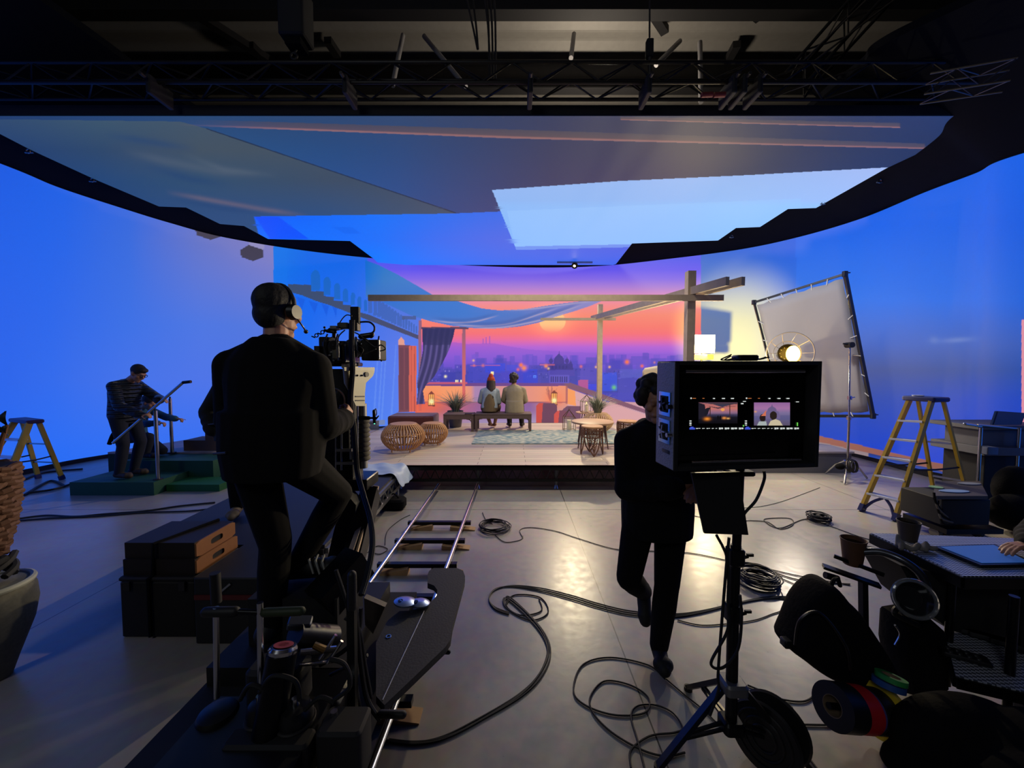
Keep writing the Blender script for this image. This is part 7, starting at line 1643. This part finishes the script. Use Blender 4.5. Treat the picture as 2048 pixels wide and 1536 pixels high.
# seated operator, mostly outside the frame
SX, SY = 3.25, 2.02
J = dict(pelvis=V((SX + .05, SY, .56)), chest=V((SX - .02, SY, .90)), neck=V((SX - .06, SY, 1.08)), head=V((SX - .14, SY, 1.22)), shL=V((SX - .04, SY - .20, 1.0)), shR=V((SX - .04, SY + .20, 1.0)),
         elL=V((SX - .22, SY - .22, .80)), elR=V((SX - .26, SY + .16, .83)), wrL=V((SX - .46, SY - .26, .62)), wrR=V((SX - .47, SY + .05, .815)), hipL=V((SX + .03, SY - .11, .54)), hipR=V((SX + .03, SY + .11, .54)),
         knL=V((SX - .36, SY - .30, .52)), knR=V((SX - .30, SY + .34, .52)), anL=V((SX - .30, SY - .32, .09)), anR=V((SX - .24, SY + .36, .09)), toL=V((SX - .48, SY - .33, .045)), toR=V((SX - .42, SY + .37, .045)))
hp = G(2016, 1100, zt2 + .05); J['wrR'] = hp + V((.13, .015, .025))
tt, R = person('seated person at the right edge reaching a hand to the tablet', J, ((-1, 0, -.5), (-.4, 0, .9)), 1.0, .008, mat('charcoal_top', (20, 20, 24), .95, spec=.2), BLKT, mat('black_shoes', (12, 12, 12), .7), hands={'R': ((-1, -.06, -.10), (0, .05, 1), 1, .26), 'L': ((-.9, .1, -.35), (-.2, -.4, .9), -1, .5)}, topname='jumper', bvox=.0045)
b = MB(); b.ell(J['head'] + R @ V((0, -.02, .045)), (.085, .104, .09), R); finish(b.build('hair', hairmat('cropped_dark_hair', (16, 15, 16)), tt), .009)
t = thing('stool', 'black stool under the seated person at the right edge', 'stool', (SX + .08, SY, 0))
MB().lathe([(.001, .41), (.18, .41), (.19, .43), (.18, .45), (.001, .455)], (SX + .08, SY, 0), 28).build('seat', BLK, t); MB().cyl((SX + .08, SY, .03), (SX + .08, SY, .41), .025, .025, 12).build('column', CHR, t)
MB().lathe([(.001, 0), (.20, 0), (.20, .02), (.03, .04), (.001, .04)], (SX + .08, SY, 0), 24).build('base', BLKM, t)
# black rolling bag and hanging tape rolls
bo = [(1570, 1300), (1588, 1276), (1606, 1215), (1640, 1176), (1672, 1164), (1690, 1198), (1712, 1212), (1736, 1250), (1790, 1330), (1800, 1372), (1722, 1386), (1640, 1352), (1610, 1322)]
t = thing('black_bag', 'bulky black equipment bag hanging below the cup bracket', 'bag', D(1690, 1290, 1.95))
b = MB(); f0 = [D(x, y, 1.90) for x, y in bo]; cc_ = sum(f0, V()) / len(f0)
b.loft([[cc_ + (p_ - cc_) * k + V((0, dy, 0)) for p_ in f0] for k, dy in ((.80, -.07), (.96, -.03), (1.0, .04), (.98, .14), (.8, .18))]); o_ = b.build('shell', CLOTHB, t, smooth=60); o_.modifiers.new('soft', 'SUBSURF').levels = 2; o_.modifiers['soft'].render_levels = 2
MB().tube(curve([D(1590, 1290, 1.84), D(1600, 1240, 1.83), D(1640, 1226, 1.82), D(1690, 1290, 1.80), D(1700, 1340, 1.81)], 8), .007, 7).build('piping', BLKP, t)
MB().tube(curve([D(1662, 1172, 1.92), D(1668, 1160, 1.94), D(1676, 1158, 1.98), D(1680, 1172, 2.0)], 5), .010, 7).build('strap', CLOTHB, t)
MB().rbox(D(1574, 1285, 1.92), (.05, .05, .04), .01).build('buckle', BLKP, t)
def roll(label, c_, ax_, R_, r_, w_, m_):
    t = thing('tape_roll', label, 'tape roll', c_, 0, 'coloured tape rolls'); q = V((0, 0, 1)).rotation_difference(V(ax_).normalized()).to_matrix()
    MB().lathe([(r_, -w_ / 2), (R_, -w_ / 2), (R_, w_ / 2), (r_, w_ / 2), (r_, -w_ / 2)], c_, 40, q, caps=False).build('tape', m_, t)
    MB().lathe([(r_ * .94, -w_ / 2), (r_, -w_ / 2), (r_, w_ / 2), (r_ * .94, w_ / 2), (r_ * .94, -w_ / 2)], c_, 32, q, caps=False).build('cardboard_core', mat('cardboard_core', (120, 100, 78), .8), t)
tax = (.95, .18, -.25); tz = V(tax).normalized(); tb = D(1664, 1412, 1.72)
tapes = [('black', (16, 16, 17), .098, .10), ('red', (200, 30, 42), .096, .085), ('violet', (84, 78, 150), .088, .022), ('dark grey', (26, 26, 28), .094, .075), ('yellow', (236, 200, 40), .118, .028)]
off = 0
for nm, c_, R_, w_ in tapes:
    roll({'black': 'wide black tape roll at the front end of the hanging row', 'red': 'red tape roll hanging between the black and violet ones', 'violet': 'thin violet tape roll next to the red one', 'dark grey': 'dark grey tape roll between the violet and yellow ones', 'yellow': 'larger yellow tape roll at the rear of the hanging row'}[nm], tb + tz * (off + w_ / 2), tax, R_, .045, w_ - .002, mat('tape_' + nm.replace(' ', '_'), c_, .5)); off += w_
tag(MB().cyl(tb - tz * .02, tb + tz * (off + .30), .014, .014, 12).build('tape_rod', BLKM), 'black rod carrying the hanging row of tape rolls', 'rod')
gb = D(1782, 1356, 1.74)
roll('green tape roll above the yellow one', gb, (.25, .2, .95), .058, .035, .022, mat('tape_green', (40, 140, 66), .5)); roll('blue tape roll under the green one', gb - V((.25, .2, .95)).normalized() * .027 + V((-.008, 0, 0)), (.25, .2, .95), .060, .035, .026, mat('tape_blue', (30, 76, 140), .5))

# ------------------------------------------------------------------ far left foreground: plant in a woven basket on a pale jar
lx, ly = -2.99, 2.14
t = thing('stone_jar', 'pale grey rounded jar cut by the left edge of the photo', 'jar', (lx, ly, 0))
jz = lambda py: D(0, py, ly).z
pr = [(.001, 0), (.07, 0), (.10, .10), (.165, .30), (.185, .42), (.18, .50), (.165, .54), (.15, .55), (.001, .55)]
MB().lathe(pr, (lx, ly, 0), 36).build('body', mat('speckled_stone', (120, 118, 104), .85, scale=60, var=.3), t)
MB().ring((lx, ly, .545), .165, .016, (0, 0, 1), 36, 8).build('rim', mat('pale_rim', (176, 178, 164), .6), t)
b = MB(); rr = random.Random(11)
for i in range(7):
    a = rr.random() * 6.28; b.tube(curve([(lx + .10 * math.cos(a + k * .8), ly + .10 * math.sin(a + k * .8), .58 + .03 * k + .02 * rr.random()) for k in range(5)], 5), .018, 7)
tag(b.build('rope_bundle', mat('dark_rope', (40, 40, 44), .8)), 'dark rope bundled on top of the pale jar', 'rope')
bz = .70
t = thing('woven_basket', 'tall brown woven basket planter standing over the pale jar at the left edge', 'basket', (lx - .04, ly, bz))
WB = mat('brown_weave', (92, 62, 48), .8, var=.3, scale=30)
for k in range(17):
    z = bz + .022 + k * .031; r = .09 + .065 * math.sin(min(1, k / 13) * PI / 2)
    b = MB(); pts = []
    for i in range(40):
        a = 2 * PI * i / 40; pts.append((lx - .04 + (r + .010 * math.sin(a * 12 + k * PI)) * math.cos(a), ly + (r + .010 * math.sin(a * 12 + k * PI)) * math.sin(a), z + .007 * math.sin(a * 6 + k)))
    b.tube(pts, .0165, 7, True); b.build('weave_band', WB, t)
MB().lathe([(.001, 0), (.08, 0), (.145, .45), (.14, .53), (.13, .53), (.001, .47)], (lx - .04, ly, bz), 28).build('liner', mat('dark_soil', (34, 24, 20), .9), t)
t = thing('leafy_plant', 'dark leaved plant with brown stem rising from the woven basket', 'plant', (lx - .04, ly, bz + .5))
s0 = V((lx - .04, ly, bz + .47)); s1 = D(4, 878, ly); s2 = D(14, 850, ly)
MB().tube(curve([s0, D(-12, 920, ly), s1, s2], 6), .018, 8, rfun=lambda q: 1 - .6 * q).build('stem', mat('brown_stem', (96, 62, 44), .8), t)
def leaf(a_, c_, w_):
    a_ = V(a_); c_ = V(c_); d_ = c_ - a_; s_ = d_.cross(V((0, 1, 0))).normalized(); rg = []
    for i in range(9):
        u = i / 8; p_ = a_ + d_ * u + V((0, -.02 * math.sin(PI * u), 0)); ww = max(.0012, w_ * math.sin(PI * min(1, u * .95 + .03)) ** .8); rg.append([p_ - s_ * ww, p_ + V((0, -.006, 0)), p_ + s_ * ww, p_ + V((0, .004, 0))])
    return MB().loft(rg)
LFD = mat('dark_leaf', (24, 34, 28), .5)
for a_, c_, w_ in ((s2, D(12, 822, ly), .022), (D(8, 865, ly), D(-24, 830, ly), .03), (s2, D(16, 870, ly + .03), .018), (s1, D(-30, 890, ly), .03)): leaf(a_, c_, w_).build('leaf', LFD, t, smooth=60)

# ------------------------------------------------------------------ cables on the floor
def fc(pts, r, label, grp='black cables on the floor', n=10, z=None):
    r *= .78
    return wire('floor_cable', [G(x, y, r + .0015) for x, y in pts], r, label, grp, RUB, n)
def coil(label, px, py, R_, k, r, seed, sq=1.0):
    rr = random.Random(seed); c_ = G(px, py, 0); b = MB()
    for i in range(k):
        ph = rr.random() * 6; rad = R_ * (.72 + .33 * rr.random()); ox, oy = (rr.random() - .5) * R_ * .3, (rr.random() - .5) * R_ * .3
        b.tube([(c_.x + ox + math.cos(2 * PI * j / 40) * rad, c_.y + oy + math.sin(2 * PI * j / 40) * rad * sq, r + .001 + r * 1.2 * i + .004 * math.sin(j * .6 + ph) ** 2) for j in range(40)], r, 6, True)
    o_ = b.build('cable_coil', RUB); tag(o_, label, 'cable coil', 'coiled cables on the floor'); return o_
main = [(775, 1482), (830, 1488), (890, 1478), (960, 1442), (1040, 1390), (1080, 1345), (1096, 1300), (1085, 1262), (1050, 1222), (1015, 1196)]
for i in range(4): fc([(x + (i - 1.5) * (2 + 1.6 * math.sin(k * .9 + i)), y + (i - 1.5) * 3.2 * math.sin(k * .7 + i * 1.3)) for k, (x, y) in enumerate(main)] + [((1012, 1215), (1060, 1240), (1096, 1225), (1080, 1195), (1030, 1190), (1012, 1210), (1040, 1230), (1082, 1222), (1078, 1198))[j] for j in range(9 if i % 2 else 6)], .006, 'cable of the bundle sweeping from the dolly to the small loop, ' + ('innermost', 'second in', 'third in', 'outermost')[i], 'cable bundle from the dolly')
for i in range(3): fc([(1018, 1229 - i * 2), (990, 1218 - i * 2), (978, 1198), (990, 1180 - i), (1025, 1171 + i), (1080, 1176 + i * 3), (1140, 1190 + i * 4), (1200, 1208 + i * 4), (1262, 1222 + i * 4), (1340, 1228 + i * 3), (1400, 1222 + i * 2), (1480, 1204 + i), (1540, 1193 + i * 2), (1610, 1196 + i * 2), (1680, 1206)], .006, 'cable crossing behind the walking person, ' + ('upper', 'middle', 'lower')[i] + ' of three', 'triple cable across the floor')
fc([(1046, 1076), (1040, 1060), (1062, 1055), (1110, 1062), (1160, 1078), (1230, 1098), (1300, 1102), (1380, 1106), (1460, 1122), (1520, 1134), (1600, 1152), (1700, 1170)], .005, 'thin cable running from the far coil across to the right')
fc([(1490, 1130), (1540, 1142), (1600, 1160), (1700, 1168)], .006, 'cable running right from the stand behind the coil')
fc([(1500, 1138), (1560, 1156), (1620, 1182), (1680, 1200)], .005, 'thin cable slanting down to the black bag')
fc([(1355, 1240), (1400, 1250), (1450, 1248), (1510, 1240), (1550, 1226), (1580, 1219), (1610, 1228), (1590, 1250), (1560, 1235)], .005, 'cable with a small curl near the black bag')
fc([(1500, 1041), (1535, 1044), (1560, 1058), (1585, 1050), (1580, 1037), (1535, 1037), (1530, 1043), (1560, 1056), (1612, 1038), (1660, 1052), (1715, 1072), (1750, 1082)], .006, 'cable with one loop on the bright floor left of the tall stepladder')
fc([(1376, 1030), (1390, 1032), (1440, 1043), (1500, 1041)], .005, 'cable end peeping out behind the walking person')
fc([(1330, 1358), (1296, 1330), (1220, 1315), (1165, 1330), (1147, 1380), (1170, 1410), (1230, 1430), (1290, 1425), (1296, 1395), (1260, 1370), (1210, 1362), (1182, 1390), (1184, 1422), (1220, 1462), (1280, 1498), (1330, 1512), (1370, 1505)], .006, 'long cable lying in two wide loops left of the monitor stand')
fc([(1262, 1536), (1262, 1500), (1300, 1472), (1350, 1465), (1365, 1455), (1345, 1425), (1310, 1410), (1275, 1412), (1262, 1432), (1275, 1480), (1290, 1540)], .006, 'cable loop at the bottom edge left of the stand leg')
fc([(1332, 1358), (1370, 1390), (1410, 1422), (1440, 1450), (1500, 1480)], .005, 'thin cable from the walking foot to the stand')
fc([(1495, 1370), (1530, 1385), (1580, 1410), (1580, 1430), (1560, 1440), (1590, 1448), (1660, 1450)], .006, 'cable curling right behind the stand hub')
fc([(1500, 1400), (1520, 1385), (1560, 1398), (1610, 1402), (1640, 1380)], .006, 'cable from the drum up to the black bag')
fc([(1580, 1445), (1600, 1490), (1640, 1545)], .006, 'cable running off the bottom edge right of the drum')
coil('loose coil of thin cable right of the far end of the dolly track', 988, 1056, .165, 9, .005, 1)
fc([(990, 1070), (1010, 1084), (1040, 1080), (1046, 1072)], .005, 'short cable tail of the coil by the track')
fc([(965, 1025), (972, 1040), (985, 1048)], .005, 'cable going from the stage to the coil by the track')
coil('flat coil of grey cable right of the monitor stand pole', 1516, 1163, .15, 12, .0055, 2)
coil('tight round coil of cable left of the tall stepladder', 1638, 1041, .115, 10, .006, 3)
fc([(770, 1090), (775, 1062), (800, 1040), (820, 1030)], .005, 'thin cable between the riser deck and the track')
fc([(735, 1105), (755, 1092), (775, 1098), (760, 1108), (742, 1104)], .005, 'small cable curl beside the left rail')
for i, pts in enumerate(([(20, 1040), (90, 1031), (150, 1033), (210, 1028), (290, 1022), (360, 1012), (430, 1005)], [(30, 1042), (110, 1036), (200, 1032), (290, 1025), (380, 1022), (430, 1016)])):
    fc(pts, .014 if i == 0 else .012, 'dark mains cable across the left floor, ' + ('upper' if i == 0 else 'lower') + ' of two', 'mains cables at the left')
for i, pts in enumerate(([(45, 960), (90, 945), (165, 938)], [(60, 985), (110, 978), (165, 960)], [(48, 990), (100, 962), (130, 972)])):
    fc(pts, .02, 'dark cable on the floor under the short stepladder, ' + ('far', 'near', 'slanting')[i] + ' one', 'cables under the short stepladder')
fc([(1450, 995), (1440, 1012), (1500, 1015), (1560, 1004), (1640, 975)], .004, 'faint thin cable behind the monitor stand board')
p_ = G(795, 1003, .09)
t = thing('sandbag', 'black sandbag on the floor between the riser deck and the track', 'sandbag', (p_.x, p_.y, 0))
b = MB(); b.rbox((p_.x - .05, p_.y, .07), (.30, .2, .13), .05); b.build('bag', CLOTHB, t); MB().tube(curve([(p_.x - .12, p_.y, .13), (p_.x - .05, p_.y, .19), (p_.x + .02, p_.y, .13)], 5), .01, 7).build('handle', CLOTHB, t)

t = thing('tool_pouch', 'black tool pouch hanging between the big bag and the table shelf', 'pouch', D(1838, 1310, 1.98))
b = MB(); f0 = [D(x, y, 1.98) for x, y in ((1800, 1236), (1850, 1228), (1888, 1262), (1892, 1380), (1862, 1400), (1812, 1386), (1796, 1300))]; cc_ = sum(f0, V()) / len(f0)
b.loft([[cc_ + (p_ - cc_) * k + V((0, dy, 0)) for p_ in f0] for k, dy in ((.85, -.03), (1.0, 0), (1.0, .10), (.85, .13))]); b.build('shell', CLOTHB, t)
MB().tube(curve([D(1815, 1240, 1.96), D(1800, 1215, 1.96), D(1790, 1228, 1.95), D(1835, 1250, 1.95)], 6), .014, 8).build('handle', RUB, t)
MB().tube(curve([D(1790, 1250, 1.96), D(1800, 1268, 1.96), D(1790, 1290, 1.96)], 6), .005, 6).build('clip', CHR, t)
